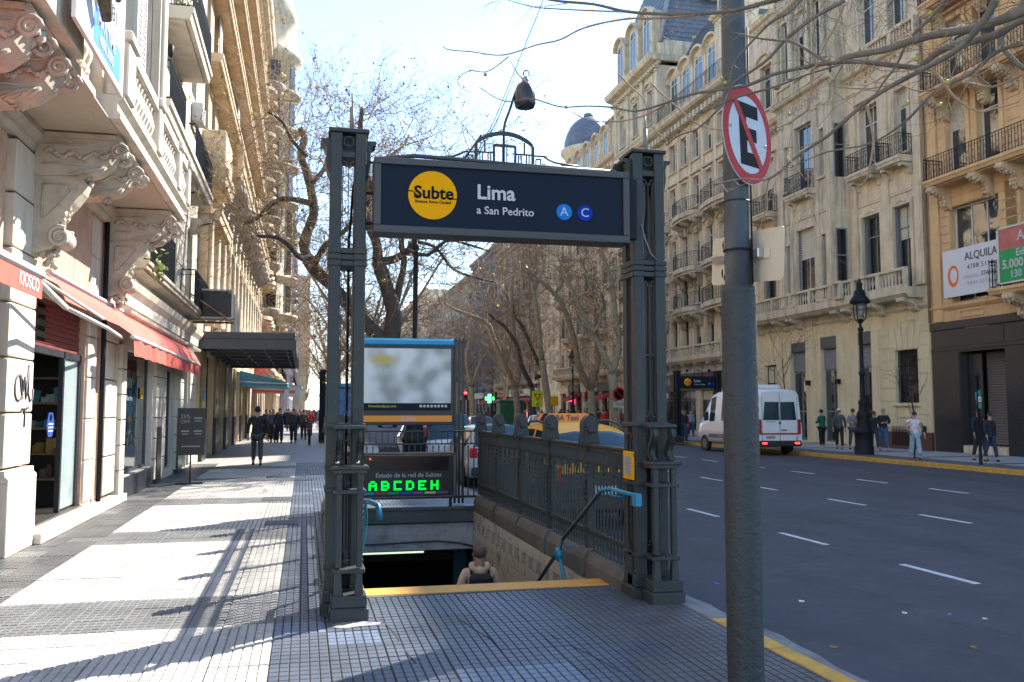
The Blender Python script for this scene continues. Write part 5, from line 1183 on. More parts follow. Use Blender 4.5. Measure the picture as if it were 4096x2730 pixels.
mb.prism(hx, LX - .16, LX - .145, 'x'); stk = thing('hexagonal_sign', 'blue hexagonal sticker sign in the kiosk doorway', 'sign', (LX, 14.05, 1.5)); mb.build('plate', M('sign_blue', (.02, .06, .28), .4, .05, 4, 0), stk)
MB().lathe([(0, 0), (.05, 0)], (LX - .143, 14.05, 1.6), 12, axis='x').build('emblem', M('emblem_green', (.3, .4, .3), .5, 0, bump=0), stk)
for z in (1.5, 1.45, 1.4): piece('print_line', stk, wht, LX - .144, 13.93, z, LX - .142, 14.17, z + .02, False)
# string course between pilasters under the balcony
MB().prism([(LX - .13, 5.0), (LX - .02, 5.0), (LX + .03, 5.06), (LX + .03, 5.12), (LX + .1, 5.2), (LX + .1, 5.3), (LX - .13, 5.3)], 6, 17.9, 'y').build('string_course', carved, l1)
# balcony: projecting ends with a recess between them
bal = MB()
bal.prism([(LX, 5.3), (-2.27, 5.3), (-2.27, 5.36), (-2.31, 5.40), (-2.31, 5.5), (-2.24, 5.56), (-2.24, 5.6), (LX, 5.6)], 11.6, 17.9, 'y')
bal.box(LX, 9.7, 5.3, -2.52, 11.6, 5.58, b=.01); bal.box(LX, 4, 5.3, -2.27, 9.7, 5.6, b=.01)
bal.build('balcony_slab', whitewash, l1)
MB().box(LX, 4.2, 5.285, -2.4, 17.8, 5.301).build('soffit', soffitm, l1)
def bigbracket(y, w=.42, leg=True, name='carved_bracket'):
    b = MB()
    top = [(LX, 5.28), (-2.40, 5.28), (-2.36, 5.2), (-2.46, 5.14), (-2.46, 5.06), (-2.52, 4.92), (-2.66, 4.80), (-2.84, 4.74), (-3.0, 4.72), (LX, 4.70)]
    b.prism(top, y, y + w, 'y')
    b.prism([(LX, 5.2), (-2.44, 5.2), (-2.44, 5.26), (LX, 5.26)], y - .05, y + w + .05, 'y')
    o = b.build(name, carved, l1)
    # side relief panel and garland
    g = MB()
    for i in range(26):
        t = i / 25; x = LX + .12 + t * .78; z = 5.02 + .035 * math.sin(t * 19) - .05 * math.sin(t * math.pi)
        g.blob((x, y - .015, z), rnd.uniform(.02, .042), 6, sq=(1.1, .6, .9), jit=.6)
    for (a, c) in (((LX + .1, 4.86), (-2.75, 4.86)), ((LX + .1, 5.12), (-2.55, 5.12))): g.tube([(a[0], y - .01, a[1]), (c[0], y - .01, c[1])], .012, 4)
    # scrolls and leaves at the nose
    for s in range(3):
        for i in range(9):
            t = i / 8; a = t * 2.2; x = -2.42 - .10 * math.sin(a) - s * .0 - t * .34; z = 5.12 - t * .36
            g.blob((x, y + w * (s + .5) / 3, z), rnd.uniform(.05, .085), 7, sq=(1, .8, 1.1), jit=.55)
    for s in (0, 1):
        sp_ = [(-2.40 + (.02 + .085 * (1 - k / 22)) * math.cos(k * .6), y - .02 + s * (w + .04), 5.06 + (.02 + .085 * (1 - k / 22)) * math.sin(k * .6)) for k in range(22)]
        g.tube(sp_, [.028 - .0006 * k for k in range(22)], 6)
    for k in range(14): g.tube([(-2.55 - .02 * k, y - .01, 4.84 - .004 * k), (-2.62 - .03 * k, y - .04, 4.76 - .003 * k + rnd.uniform(-.04, .02))], [.02, .012], 5)
    if leg:
        prof = [(LX, 4.72), (-2.86, 4.72), (-2.80, 4.64), (-2.84, 4.52), (-2.93, 4.38), (-3.06, 4.22), (-3.12, 4.08), (-3.09, 4.0), (-3.09, 3.86), (-3.18, 3.76), (LX, 3.70)]
        MB().prism(prof, y + .04, y + w - .04, 'y').build('bracket_leg', carved, o)
        inner = [(-3.30, 4.6), (-3.0, 4.6), (-2.96, 4.52), (-3.08, 4.36), (-3.24, 4.18), (-3.30, 4.16)]
        g.tube([(a, y + .032, b_) for a, b_ in inner + inner[:1]], .012, 4)
        for s in (0, 1):       # foot volute
            sp_ = [(-3.08 + (.02 + .11 * (1 - k / 24)) * math.cos(k * .55 + 1), y - .0 + s * w, 3.92 + (.02 + .11 * (1 - k / 24)) * math.sin(k * .55 + 1)) for k in range(24)]
            g.tube(sp_, [.032 - .0007 * k for k in range(24)], 6)
        g.lathe([(.105, 0), (.12, .05), (.12, w - .05), (.105, w)], (-3.08, y, 3.92), 14, axis='y')
        for i in range(22):
            t = i / 21; x = -2.82 - .30 * t ** .8; z = 4.68 - .6 * t
            g.blob((x, y + rnd.uniform(.06, w - .06), z), rnd.uniform(.03, .065), 6, jit=.6)
        for i in range(12): g.blob((-3.22 + rnd.uniform(-.07, .08), y + rnd.uniform(.05, w - .05), 3.72 - i * .016), rnd.uniform(.03, .06), 6, jit=.6)
    g.build('acanthus_carving', carved, o); return o
for y, leg in ((8.35, True), (12.25, True), (13.4, False), (16.75, True), (17.35, False), (9.3, False)): bigbracket(y, .42, leg)
# balustrade of fat balusters and pedestals
bz = 5.6
rail = MB().box(-2.44, 11.65, bz + .62, -2.22, 17.9, bz + .80, b=.02).box(-2.42, 11.65, bz, -2.24, 17.9, bz + .08)
rail.box(-2.7, 9.7, bz + .62, -2.5, 11.6, bz + .8, b=.02).box(-2.46, 4, bz + .62, -2.22, 9.7, bz + .8, b=.02).build('balustrade_rail', whitewash, l1)
fat = MB().lathe([(.06, 0), (.065, .04), (.04, .07), (.085, .18), (.09, .24), (.05, .40), (.04, .44), (.06, .48), (.06, .54)], (0, 0, 0), 10).mesh('baluster', whitewash)
for y in [12.25 + i * .2 for i in range(9)] + [14.55 + i * .2 for i in range(9)] + [16.75 + i * .19 for i in range(5)] + [6.4 + i * .2 for i in range(14)]: inst('baluster', fat, l1, (-2.33, y, bz + .08))
for y in [9.95 + i * .2 for i in range(7)]: inst('baluster', fat, l1, (-2.6, y, bz + .08))
for y, w_ in ((11.62, .5), (14.1, .34), (16.35, .3), (17.6, .3), (9.3, .4), (5.9, .4)): MB().box(-2.46, y, bz, -2.2, y + w_, bz + .83, b=.02).box(-2.5, y - .03, bz + .7, -2.16, y + w_ + .03, bz + .84, b=.02).build('pedestal', whitewash, l1)
# upper bay
UX = -2.82
uh = [(8.0, 9.6, 6.3, 9.9), (13.6, 15.2, 5.9, 9.9), (13.6, 15.2, 11.2, 14.6), (16.1, 16.9, 5.9, 9.6), (16.1, 16.9, 11.2, 14.4), (8, 9.6, 11.2, 14.6)]
wall(l1, whitewash, UX, -1, 2, 17.9, 5.6, 24, uh, .22, 'upper_wall', back=7)
for h in uh:
    window(l1, UX, -1, *h, nx=2, split=.8, fm=frame_w, gm=darkglass, rev=.22)
    for s in (0, 1):
        y0 = h[0] - .5 if s == 0 else h[1] + .02
        mb = MB().box(UX, y0, h[2], UX + .05, y0 + .05, h[3]).box(UX, y0 + .43, h[2], UX + .05, y0 + .48, h[3]); n = int((h[3] - h[2]) / .1)
        for i in range(n): mb.box(UX + .01, y0 + .05, h[2] + i * .1 + .02, UX + .045, y0 + .43, h[2] + i * .1 + .07)
        mb.build('louvred_shutter', frame_w, l1)
for y in (12.75, 17.2, 10.9): MB().box(UX - .01, y - .3, 5.6, UX + .14, y + .3, 23).box(UX, y - .18, 5.9, UX + .2, y + .18, 22.8, b=.02).build('pilaster', whitewash, l1)
for z in (10.3, 15.0, 19.5): cornice(l1, whitewash, UX, -1, 2, 17.9, z, CP, 'cornice', dent=.25)
# real estate board hung on the balustrade
sb2 = thing('sale_board', 'large white sale board with red and blue bands hung on the stone balustrade', 'sign', (-2.15, 10, 5.4))
MB().box(-2.17, 8.75, 5.36, -2.13, 10.95, 7.05).build('board', M('board_white', (.62, .62, .60), .5, .04, 2, 0), sb2)
MB().box(-2.135, 8.85, 6.42, -2.126, 10.75, 6.9).build('red_band', M('board_red', (.62, .06, .05), .5, .04, 2, 0), sb2)
MB().box(-2.135, 9.45, 5.44, -2.126, 10.75, 5.82).build('blue_band', M('board_blue', (.02, .20, .62), .5, .04, 2, 0), sb2)
text('VENDE', .36, (-2.122, 9.85, 6.66), '+x', wht, sb2, off=.008); text('4371-2431', .24, (-2.122, 10.0, 6.08), '+x', dkg, sb2)
text('MAX TIME', .19, (-2.122, 10.02, 5.72), '+x', wht, sb2, off=.004); text('4806.3000', .16, (-2.122, 10.02, 5.54), '+x', wht, sb2, off=.003)
aw0 = thing('rolled_awning', 'brown striped rolled awning hanging in front of the sale board', 'awning', (-2.0, 9.4, 6))
strp = M('brown_striped_canvas', (.12, .095, .065), .8, .5, 14, .1)
MB().tube([(-2.08, 8.2, 7.4), (-2.04, 8.8, 6.5), (-2.02, 9.2, 5.98), (-2.02, 9.5, 5.66)], [.13, .12, .1, .05], 8).tube([(-1.96, 8.5, 7.2), (-1.96, 9.15, 6.4), (-1.96, 9.7, 5.96)], [.1, .08, .03], 8).build('canvas', strp, aw0)
# red awnings
red = M('red_canvas', (.52, .085, .055), .75, .12, 2, .15, 14, dirt=.2, dcol=(.3, .04, .03))
redd = M('red_canvas_underside', (.30, .03, .02), .8, .1, 3, 0)
alum = M('white_aluminium', (.45, .45, .44), .4, .1, 3, 0)
aw1 = thing('kiosk_awning', 'red awning lettered KIOSCO over the first shop at the left edge', 'awning', (-2.4, 8, 3), 'red shop awnings')
MB().prism([(LX - .05, 3.55), (-2.42, 3.0), (-2.40, 2.985), (-2.40, 2.97), (LX - .05, 3.53)], 4.5, 9.02, 'y').build('canvas', red, aw1)
MB().box(-2.405, 4.5, 2.74, -2.395, 9.03, 2.95).build('valance', red, aw1)
MB().box(-2.44, 4.5, 2.93, -2.37, 9.06, 3.01, b=.02).build('front_bar', alum, aw1)
text('KIOSCO', .17, (-2.392, 8.62, 2.845), '+x', wht, aw1, 'awning_lettering', off=.004, sx=.95)
MB().tube([(-2.46, 9.02, 2.93), (-2.95, 12.2, 3.0)], .035, 6).tube([(-2.95, 12.2, 3.0), (-2.86, 14.2, 2.92), (-3.2, 17.1, 3.0)], .03, 6).tube([(-3.3, 9.3, 3.5), (-2.9, 14.1, 3.05)], .022, 6).blob((-2.46, 9.05, 2.95), .06, 8).build('folding_arm', alum, aw1)
aw2 = thing('shop_awning', 'partly rolled red awning running along the wall to the hotel canopy', 'awning', (-3, 18, 3), 'red shop awnings')
mb = MB(); n = 20
yy = [12.9 + i * (27.2 - 12.9) / n for i in range(n + 1)]
v = []; f = []
for i, y in enumerate(yy):
    out = .24 if y < 16.5 else .45
    v += [(LX + .02, y, 3.55), (LX + out * .6 + .05, y, 3.44 - out * .35 + rnd.uniform(-.01, .01)), (LX + out + .03, y, 3.38 - out * .9 + rnd.uniform(-.012, .012))]
for i in range(n): f += [(3 * i, 3 * i + 1, 3 * i + 4, 3 * i + 3), (3 * i + 1, 3 * i + 2, 3 * i + 5, 3 * i + 4)]
mb.add(v, f).build('canvas', red, aw2)
mb = MB(); v = []; f = []; n = 46
for i in range(n + 1):
    y = 16.6 + i * (26.4 - 16.6) / n; x = LX + .49 + .012 * math.sin(y * 7) + rnd.uniform(-.006, .006); v += [(x, y, 2.95), (x + rnd.uniform(-.01, .02), y, 2.66 + rnd.uniform(-.01, .01))]
for i in range(n): f.append((2 * i, 2 * i + 1, 2 * i + 3, 2 * i + 2))
mb.add(v, f).build('valance', red, aw2)
MB().box(LX + .44, 16.5, 2.94, LX + .52, 26.5, 3.01, b=.02).tube([(LX + .02, 13, 3.56), (LX + .02, 27.2, 3.56)], .05, 8).build('front_bar', alum, aw2)

# ---------------------------------------------------------------- left side: second white building with iron balconies (Y 17.9..29.9)
l2 = thing('iron_balcony_building', 'white building with dark wrought iron balconies above glass shop windows on the left', 'building', (LX, 24, 0), 'buildings along the sunlit pavement')
sh_ = [(18.45, 21.9, .42, 2.9), (23.6, 25.4, .2, 2.75), (26.9, 28.2, 0, 2.9)]
uw = []
for f_ in range(6):
    z = [4.75, 7.9, 11.1, 14.3, 17.5, 20.7][f_]
    uw += [(18.6, 20.0, z, z + 2.4), (23.2, 24.6, z, z + 2.4), (27.2, 28.4, z, z + 2.3)]
wall(l2, whitewash, LX, -1, 17.9, 29.9, 0, 24.5, sh_ + uw, .3)
for h in sh_: window(l2, LX, -1, *h, nx=1, split=0, fm=steelgrey, gm=glassmat('shop_glass', (.015, .03, .035), .03, 1.8, .008), rev=.2)
for i, h in enumerate(uw): window(l2, LX, -1, *h, nx=2, split=.76, fm=frame_g if i % 2 else frame_w, gm=darkglass, shut=shutter_m if i % 3 == 0 else None)
for (a, b) in ((17.95, 18.4), (22.0, 22.9), (22.95, 23.5), (25.5, 26.8), (28.3, 29.85)): blocks(l2, whitewash, LX, -1, a, b, .1, 2.95, [], .5, .07)
for i in range(28):
    z = 5.0 + i * .68
    for a, b in ((20.3, 22.9), (24.9, 26.9)): piece('stone_course', l2, whitewash, LX - .01, a, z + .015, LX + .03, b, z + .66, False)
cornice(l2, whitewash, LX, -1, 17.9, 29.9, 3.6, [(-.05, 0), (.1, .1), (.1, .3), (.2, .42), (.25, .55), (-.05, .6)], dent=.14, dsz=.07, dproj=.2)
slab(l2, carved, LX, -1, 18.3, 29.6, 4.62, .42, .16); ironrail(l2, LX + .4, -1, 18.6, 21.9, 4.62, .95, .36, sp=.11); ironrail(l2, LX + .4, -1, 25.8, 29.4, 4.62, .95, .36, sp=.11)
slab(l2, whitewash, LX, -1, 18.0, 26.3, 7.75, .78, .26); ironrail(l2, LX + .74, -1, 18.1, 20.4, 7.75, .8, .7, sp=.1); ironrail(l2, LX + .74, -1, 22.3, 26.2, 7.75, .85, .7, sp=.1)
MB().box(LX, 20.4, 7.75, LX + .74, 22.3, 8.2, b=.02).build('parapet', whitewash, l2)
slab(l2, whitewash, LX, -1, 21.0, 25.2, 10.95, .78, .3); ironrail(l2, LX + .74, -1, 21.1, 25.1, 10.95, .95, .7, sp=.1)
slab(l2, whitewash, LX, -1, 18.0, 25.2, 14.15, .78, .3); ironrail(l2, LX + .74, -1, 18.1, 25.1, 14.15, .95, .7, sp=.12)
slab(l2, whitewash, LX, -1, 18.0, 25.2, 17.35, .78, .3); ironrail(l2, LX + .74, -1, 18.1, 25.1, 17.35, .95, .7, sp=.14)
for y in (19, 21.5, 24, 28): bracket(l2, carved, LX, -1, y, 7.45, .6, .5, .22)
cornice(l2, whitewash, LX, -1, 17.9, 29.9, 24.1, CP, dent=.3)
for (y, z) in ((27.1, 10.2), (26.6, 8.9), (22.2, 13.2)): 
    ac = MB().box(LX + .02, y, z, LX + .34, y + .8, z + .55, b=.02); ac.lathe([(.2, 0), (.2, .01)], (LX + .345, y + .4, z + .27), 12, axis='x'); tag(ac.build('air_conditioner', alum), ['white air conditioner box on the facade above the hotel canopy', 'lower white air conditioner box beside the iron balcony', 'white air conditioner box under the high balcony'][[10.2, 8.9, 13.2].index(z)], 'air conditioner', 'air conditioners on the left facades')
# flower pots, hanging plants
pot = M('terracotta', (.28, .09, .05), .8, .15, 5, 0); leafy = M('leaf_green_yellow', (.16, .20, .03), .7, .4, 5, 0)
def plant(x, y, z, lab, n=60, s=.3, down=False):
    t = thing('balcony_plant', lab, 'plant', (x, y, z), 'plants on the balconies')
    if not down: MB().lathe([(.1, 0), (.15, .22), (.16, .24), (.12, .24)], (x, y, z), 10).build('pot', pot, t)
    mb = MB()
    for i in range(n):
        a, r = rnd.uniform(0, 6.3), rnd.uniform(0, s); zz = z + .25 + (-rnd.uniform(0, s * 3) if down else rnd.uniform(0, s * 1.6)); p = Vector((x + r * math.cos(a), y + r * math.sin(a), zz)); d = Vector((rnd.uniform(-1, 1), rnd.uniform(-1, 1), rnd.uniform(-1, 1))) * .06; e = d.orthogonal() * .5
        mb.add([p - d, p + e, p + d, p - e], [(0, 1, 2, 3)])
    mb.build('foliage', leafy, t)
plant(-2.9, 21.8, 10.95, 'terracotta pot on the high left balcony at the end of its iron rail'); plant(-2.85, 18.5, 4.62, 'small leafy plant hanging beside the carved bracket on the left', 40, .22, True)
# wall lantern
ln_ = thing('wall_lantern', 'dark wall lantern on the white facade above the iron balcony', 'lamp', (LX, 19.4, 9)); MB().tube([(LX, 18.3, 8.95), (-2.75, 18.3, 9.0), (-2.7, 18.3, 8.95)], .012, 5).lathe([(.02, .06), (.07, 0), (.05, -.18), (.015, -.22)], (-2.7, 18.3, 8.9), 6).build('lantern', iron, ln_)
# lit bulbs and lettering inside the shop window
for i, (y, z) in enumerate(((20.3, 1.62), (20.2, .95))):
    o = MB().blob((LX - .32, y, z), .045, 10).build('bulb', M('warm_bulb', (1, .75, .35), .5, 0, bump=0, emit=14)); tag(o, ['upper', 'lower'][i] + ' glowing warm bulb in the shop window on the left', 'lamp')
text('URBAN', .3, (LX - .115, 19.5, 2.25), '+x', M('window_print', (.2, .26, .28), .5, 0, bump=0), l2, 'window_lettering'); text('coffee store', .16, (LX - .115, 19.7, 1.95), '+x', MATS['window_print'], l2, 'window_lettering')
piece('window_sticker', l2, MATS['sign_yellow'], LX - .115, 21.1, 1.95, LX - .113, 21.35, 2.2, False)
MB().box(LX - .02, 18.4, 0, LX + .05, 22.0, .40).build('shopfront_base', granite, l2); MB().box(LX - .05, 22.2, 0, LX + .1, 22.8, 1.3).build('black_cladding', granite, l2); MB().box(LX - .05, 25.6, 0, LX + .12, 26.4, 1.4).build('black_cladding', granite, l2)
# ---------------------------------------------------------------- left side: tan hotel with canopy (Y 29.9..64)
l3 = thing('hotel_building', 'tan stone hotel with arched windows, long ledges and a dark canopy over the pavement', 'building', (LX, 46, 0), 'buildings along the sunlit pavement')
ys_ = [31.2 + i * 2.35 for i in range(14)]
hw = []
for y in ys_:
    hw += [(y - .65, y + .65, 5.3, 9.4), (y - .6, y + .6, 10.9, 13.1), (y - .6, y + .6, 14.1, 16.3), (y - .6, y + .6, 17.3, 19.5), (y - .6, y + .6, 20.5, 22.7)]
hg = [(33.2, 36.0, 0, 3.7), (37.4, 40.6, 0, 3.7), (42, 45.2, 0, 3.7), (47, 50, 0, 3.7), (52, 55, 0, 3.7), (57, 60, 0, 3.7)]
wall(l3, tan, LX, -1, 29.9, 64, 0, 27, hw + hg, .4)
for i, h in enumerate(hw): window(l3, LX, -1, *h, nx=2, split=.7, fm=frame_g, gm=darkglass, rev=.4, shut=shutter_m if i % 5 == 1 else None)
for i, h in enumerate(hg): 
    if i in (1, 3): shutterdoor(l3, LX, -1, h[0], h[1], 0, 3.7, M('grey_roller', (.22, .23, .25), .5, .1, 3, 0))
    else: window(l3, LX, -1, *h, nx=2, split=.8, fm=iron, gm=darkglass)
gold = M('golden_veined_stone', (.25, .16, .05), .35, .6, 1.6, 0)
for y in (32.0, 36.7, 41.3, 46.1, 51, 56): MB().box(LX, y - .6, 1.4, LX + .08, y + .6, 3.7, b=.01).build('golden_panel', gold, l3); MB().box(LX, y - .65, 0, LX + .12, y + .65, 1.38).build('black_plinth', granite, l3)
piece('blue_plaque', l3, st_, LX + .08, 31.9, 2.0, LX + .11, 32.25, 2.35, False); piece('blue_plaque', l3, st_, LX + .08, 36.7, 1.9, LX + .11, 36.95, 2.15, False)
for i in range(15):
    y = ys_[0] - 1.17 + i * 2.35
    MB().box(LX, y - .22, 4.6, LX + .3, y + .22, 10.2).box(LX, y - .3, 8.0, LX + .4, y + .3, 8.3, b=.03).lathe([(.16, 4.7), (.14, 8), (.2, 8.2)], (LX + .32, y, 0), 8).build('engaged_column', stone2 if i % 3 else tan, l3)
    if i < 14:
        c = ys_[i]; n = 8; arcp = [(c - .8 * math.cos(math.pi * k / n), 8.3 + .8 * math.sin(math.pi * k / n)) for k in range(n + 1)]
        MB().tube([(LX + .12, a, b) for a, b in arcp], .13, 5).build('arch_moulding', stone2, l3)
slab(l3, tan, LX, -1, 33.5, 60, 10.6, 1.1, .4); balustrade(l3, tan, LX + 1.05, -1, 33.6, 59.8, 10.6, .8, 3.5, sp=.3)
for i in range(12): bracket(l3, carved, LX, -1, 34 + i * 2.3, 10.2, 1.0, 1.3, .5, 'carved_bracket', True)
for z, pr in ((13.5, .6), (16.7, .6), (19.9, .6), (23.1, .7)):
    slab(l3, tan, LX, -1, 30.2, 63.5, z, pr, .3, 'ledge'); 
    for i in range(9): MB().box(LX, 31 + i * 3.7, z - .3, LX + .45, 31.5 + i * 3.7, z - .05, b=.03).build('ledge_block', tan, l3)
slab(l3, tan, LX, -1, 30, 33, 9.6, .85, .5); MB().box(LX, 30.2, 9.6, LX + .75, 32.8, 10.9, b=.03).build('box_parapet', yellowstone, l3)
slab(l3, tan, LX, -1, 30, 34.5, 8.2, .7, .35)
cornice(l3, tan, LX, -1, 29.9, 64, 26.3, [(-.05, 0), (.2, .1), (.6, .3), (.8, .5), (.8, .7), (-.05, .7)], dent=.6, dsz=.2, dproj=.5)
for y in (33.8, 43.2): 
    mb = MB(); 
    for i in range(26): mb.box(LX + .1, y, 14.2 + i * .09, LX + .14, y + .9, 14.26 + i * .09)
    mb.build('raised_blind', frame_w, l3)
cn = thing('hotel_canopy', 'dark grey flat canopy with coffered underside over the pavement', 'canopy', (-1.8, 37, 4))
MB().box(LX, 30.0, 3.98, -.32, 44, 4.22, b=.02).box(LX, 29.96, 3.66, -.28, 30.1, 3.98, b=.01).box(-.42, 30.1, 3.66, -.28, 44, 3.98).box(LX, 43.9, 3.66, -.28, 44.05, 3.98).build('roof', steelgrey, cn)
for i in range(6):
    y = 32.3 + i * 2.3; MB().box(LX, y, 3.72, -.42, y + .22, 3.975).build('cross_beam', steelgrey, cn)
for i in range(4): MB().box(LX + .5 + i * .75, 30.1, 3.76, LX + .56 + i * .75, 43.9, 3.97).build('rib', steelgrey, cn)
bulb = MB().lathe([(0, 0), (.05, 0), (.05, .04)], (0, 0, 0), 8).mesh('canopy_lamp', M('canopy_bulb', (.9, .85, .75), .5, 0, bump=0, emit=1.2))
for i in range(6):
    for k in range(4): inst('canopy_lamp', bulb, cn, (LX + .85 + k * .72, 31.2 + i * 2.3, 3.93))
# projector box on brackets above the canopy
pj = thing('equipment_box', 'black box with pale frame on a steel bracket above the canopy', 'box', (-2.4, 27.4, 4.9))
MB().box(-2.95, 27.3, 4.42, -2.1, 28.2, 5.2, b=.02).build('cabinet', blackm, pj)
mb = MB()
for (a, b, c, d) in ((-2.97, 4.38, -2.08, 4.42), (-2.97, 5.2, -2.08, 5.24), (-2.13, 4.42, -2.08, 5.2)): mb.box(a, 27.27, b, c, 27.3, d)
mb.build('frame', alum, pj)
MB().tube([(-3.3, 27.2, 5.1), (-2.15, 27.2, 4.3)], .025, 5).box(-3.3, 27.2, 4.3, -2.1, 27.26, 4.37).box(-3.3, 28.1, 4.3, -2.1, 28.16, 4.37).build('bracket_arm', M('rusty_steel', (.22, .13, .07), .8, .3, 6, .1), pj)
# ---------------------------------------------------------------- left side: building with rounded balconies and bay turret (Y 64..84)
l4 = row_building('rounded_balcony_building', 'pale building with rounded bay and bulging iron balconies against the sky', LX, -1, 64, 84, 31, stone2, 8, 2.9, bal='iron', grp='buildings along the sunlit pavement', det=True, bowk=.5, attic=3)
bayc = (-3.3, 76)
MB().lathe([(2.1, 9), (2.1, 30.6), (2.6, 30.9), (2.7, 31.4), (2.2, 31.6), (2.1, 34.2), (2.3, 34.4), (1.7, 36.5), (.6, 38.5), (0, 39)], (*bayc, 0), 24).build('bay_turret', stone, l4)
for f_ in range(7):
    z = 9.3 + f_ * 3.1
    MB().lathe([(2.1, z - .5), (2.3, z - .3), (2.65, z - .05), (2.65, z + .12), (2.1, z + .12)], (*bayc, 0), 24).build('turret_ring', stone, l4)
    for k in range(3): inst('turret_window', _wc['tw'], l4, (bayc[0] + 2.1 * math.cos(-1.3 + k * .85), bayc[1] + 2.1 * math.sin(-1.3 + k * .85), z + .4), rz=-1.3 + k * .85)
for f_ in range(6):      # bulging round balconies nearer the camera
    z = 8.9 + f_ * 3.3; c = (LX + .25, 66.2)
    MB().lathe([(.15, z - 1.5), (.5, z - 1.2), (.95, z - .75), (1.3, z - .35), (1.42, z - .12), (1.42, z), (0, z)], (*c, 0), 20).build('round_balcony', carved, l4)
    mb = MB()
    for k in range(22):
        a = 2 * math.pi * k / 22; mb.box(c[0] + 1.35 * math.cos(a) - .012, c[1] + 1.35 * math.sin(a) - .012, z, c[0] + 1.35 * math.cos(a) + .012, c[1] + 1.35 * math.sin(a) + .012, z + 1.0)
        for zz in (z + .1, z + .5, z + 1.0): mb.tube([(c[0] + 1.35 * math.cos(a), c[1] + 1.35 * math.sin(a), zz), (c[0] + 1.35 * math.cos(a + .2856), c[1] + 1.35 * math.sin(a + .2856), zz)], .018, 4, cap=False)
    mb.build('balcony_railing', iron, l4)
l5 = row_building('tan_tower_building', 'narrow tan building beyond the rounded balconies on the left', -2.9, -1, 84.2, 112, 27, tan, 7, 3.2, bal='iron', grp='buildings along the sunlit pavement', det=False)
l6 = row_building('lilac_building', 'pale lilac facade far along the left side', -2.0, -1, 112.3, 165, 25, M('lilac_render', (.36, .35, .40), .85, .12, 1, .1, dirt=.3), 6, 4, bal='iron', grp='buildings along the sunlit pavement', det=False)
l7 = row_building('pale_far_building', 'last pale building at the far end of the left pavement', .2, -1, 165.5, 300, 26, stone2, 6, 6, bal='none', grp='buildings along the sunlit pavement', det=False)
# awnings and signs further along the left pavement
for i, (y, x1, z, c, lab) in enumerate(((50, -.9, 3.1, (.03, .16, .22), 'dark teal shop canopy hanging over the far left pavement'), (62, -1.3, 3.0, (.4, .03, .05), 'small dark red awning under the far canopies on the left'), (84, -.2, 3.7, (.33, .30, .27), 'pale slatted canopy at the far end of the left pavement'))):
    t = thing('shop_canopy', lab, 'awning', (LX, y, z), 'canopies far along the left pavement')
    m_ = M('canopy_colour_%s' % 'abc'[i], c, .6, .15, 3, 0)
    MB().prism([(LX, z + .7), (x1, z + .1), (x1, z - .15), (LX, z - .1)], y, y + 7, 'y').build('canopy_sheet', m_, t)
    MB().tube([(x1 + .05, y, z), (LX, y, z + .1)], .04, 5).build('canopy_arm', alum, t); MB().tube([(x1 + .05, y + 7, z), (LX, y + 7, z + .1)], .04, 5).build('canopy_arm', alum, t)
t = thing('hanging_sign', 'small pale blue shop sign hanging above the far crowd on the left pavement', 'sign', (-.8, 62, 3)); MB().box(-1.35, 62, 2.55, -.25, 62.08, 3.25, b=.01).build('sign_box', M('pale_blue_sign', (.35, .45, .52), .5, .1, 4, 0), t); MB().box(-1.0, 61.98, 2.8, -.6, 62.0, 3.0).build('sign_logo', M('sign_red_small', (.5, .1, .08), .5, 0, bump=0), t)
MB().tube([(LX, 62.04, 3.3), (-.25, 62.04, 3.3)], .03, 5).build('sign_arm', iron, t)
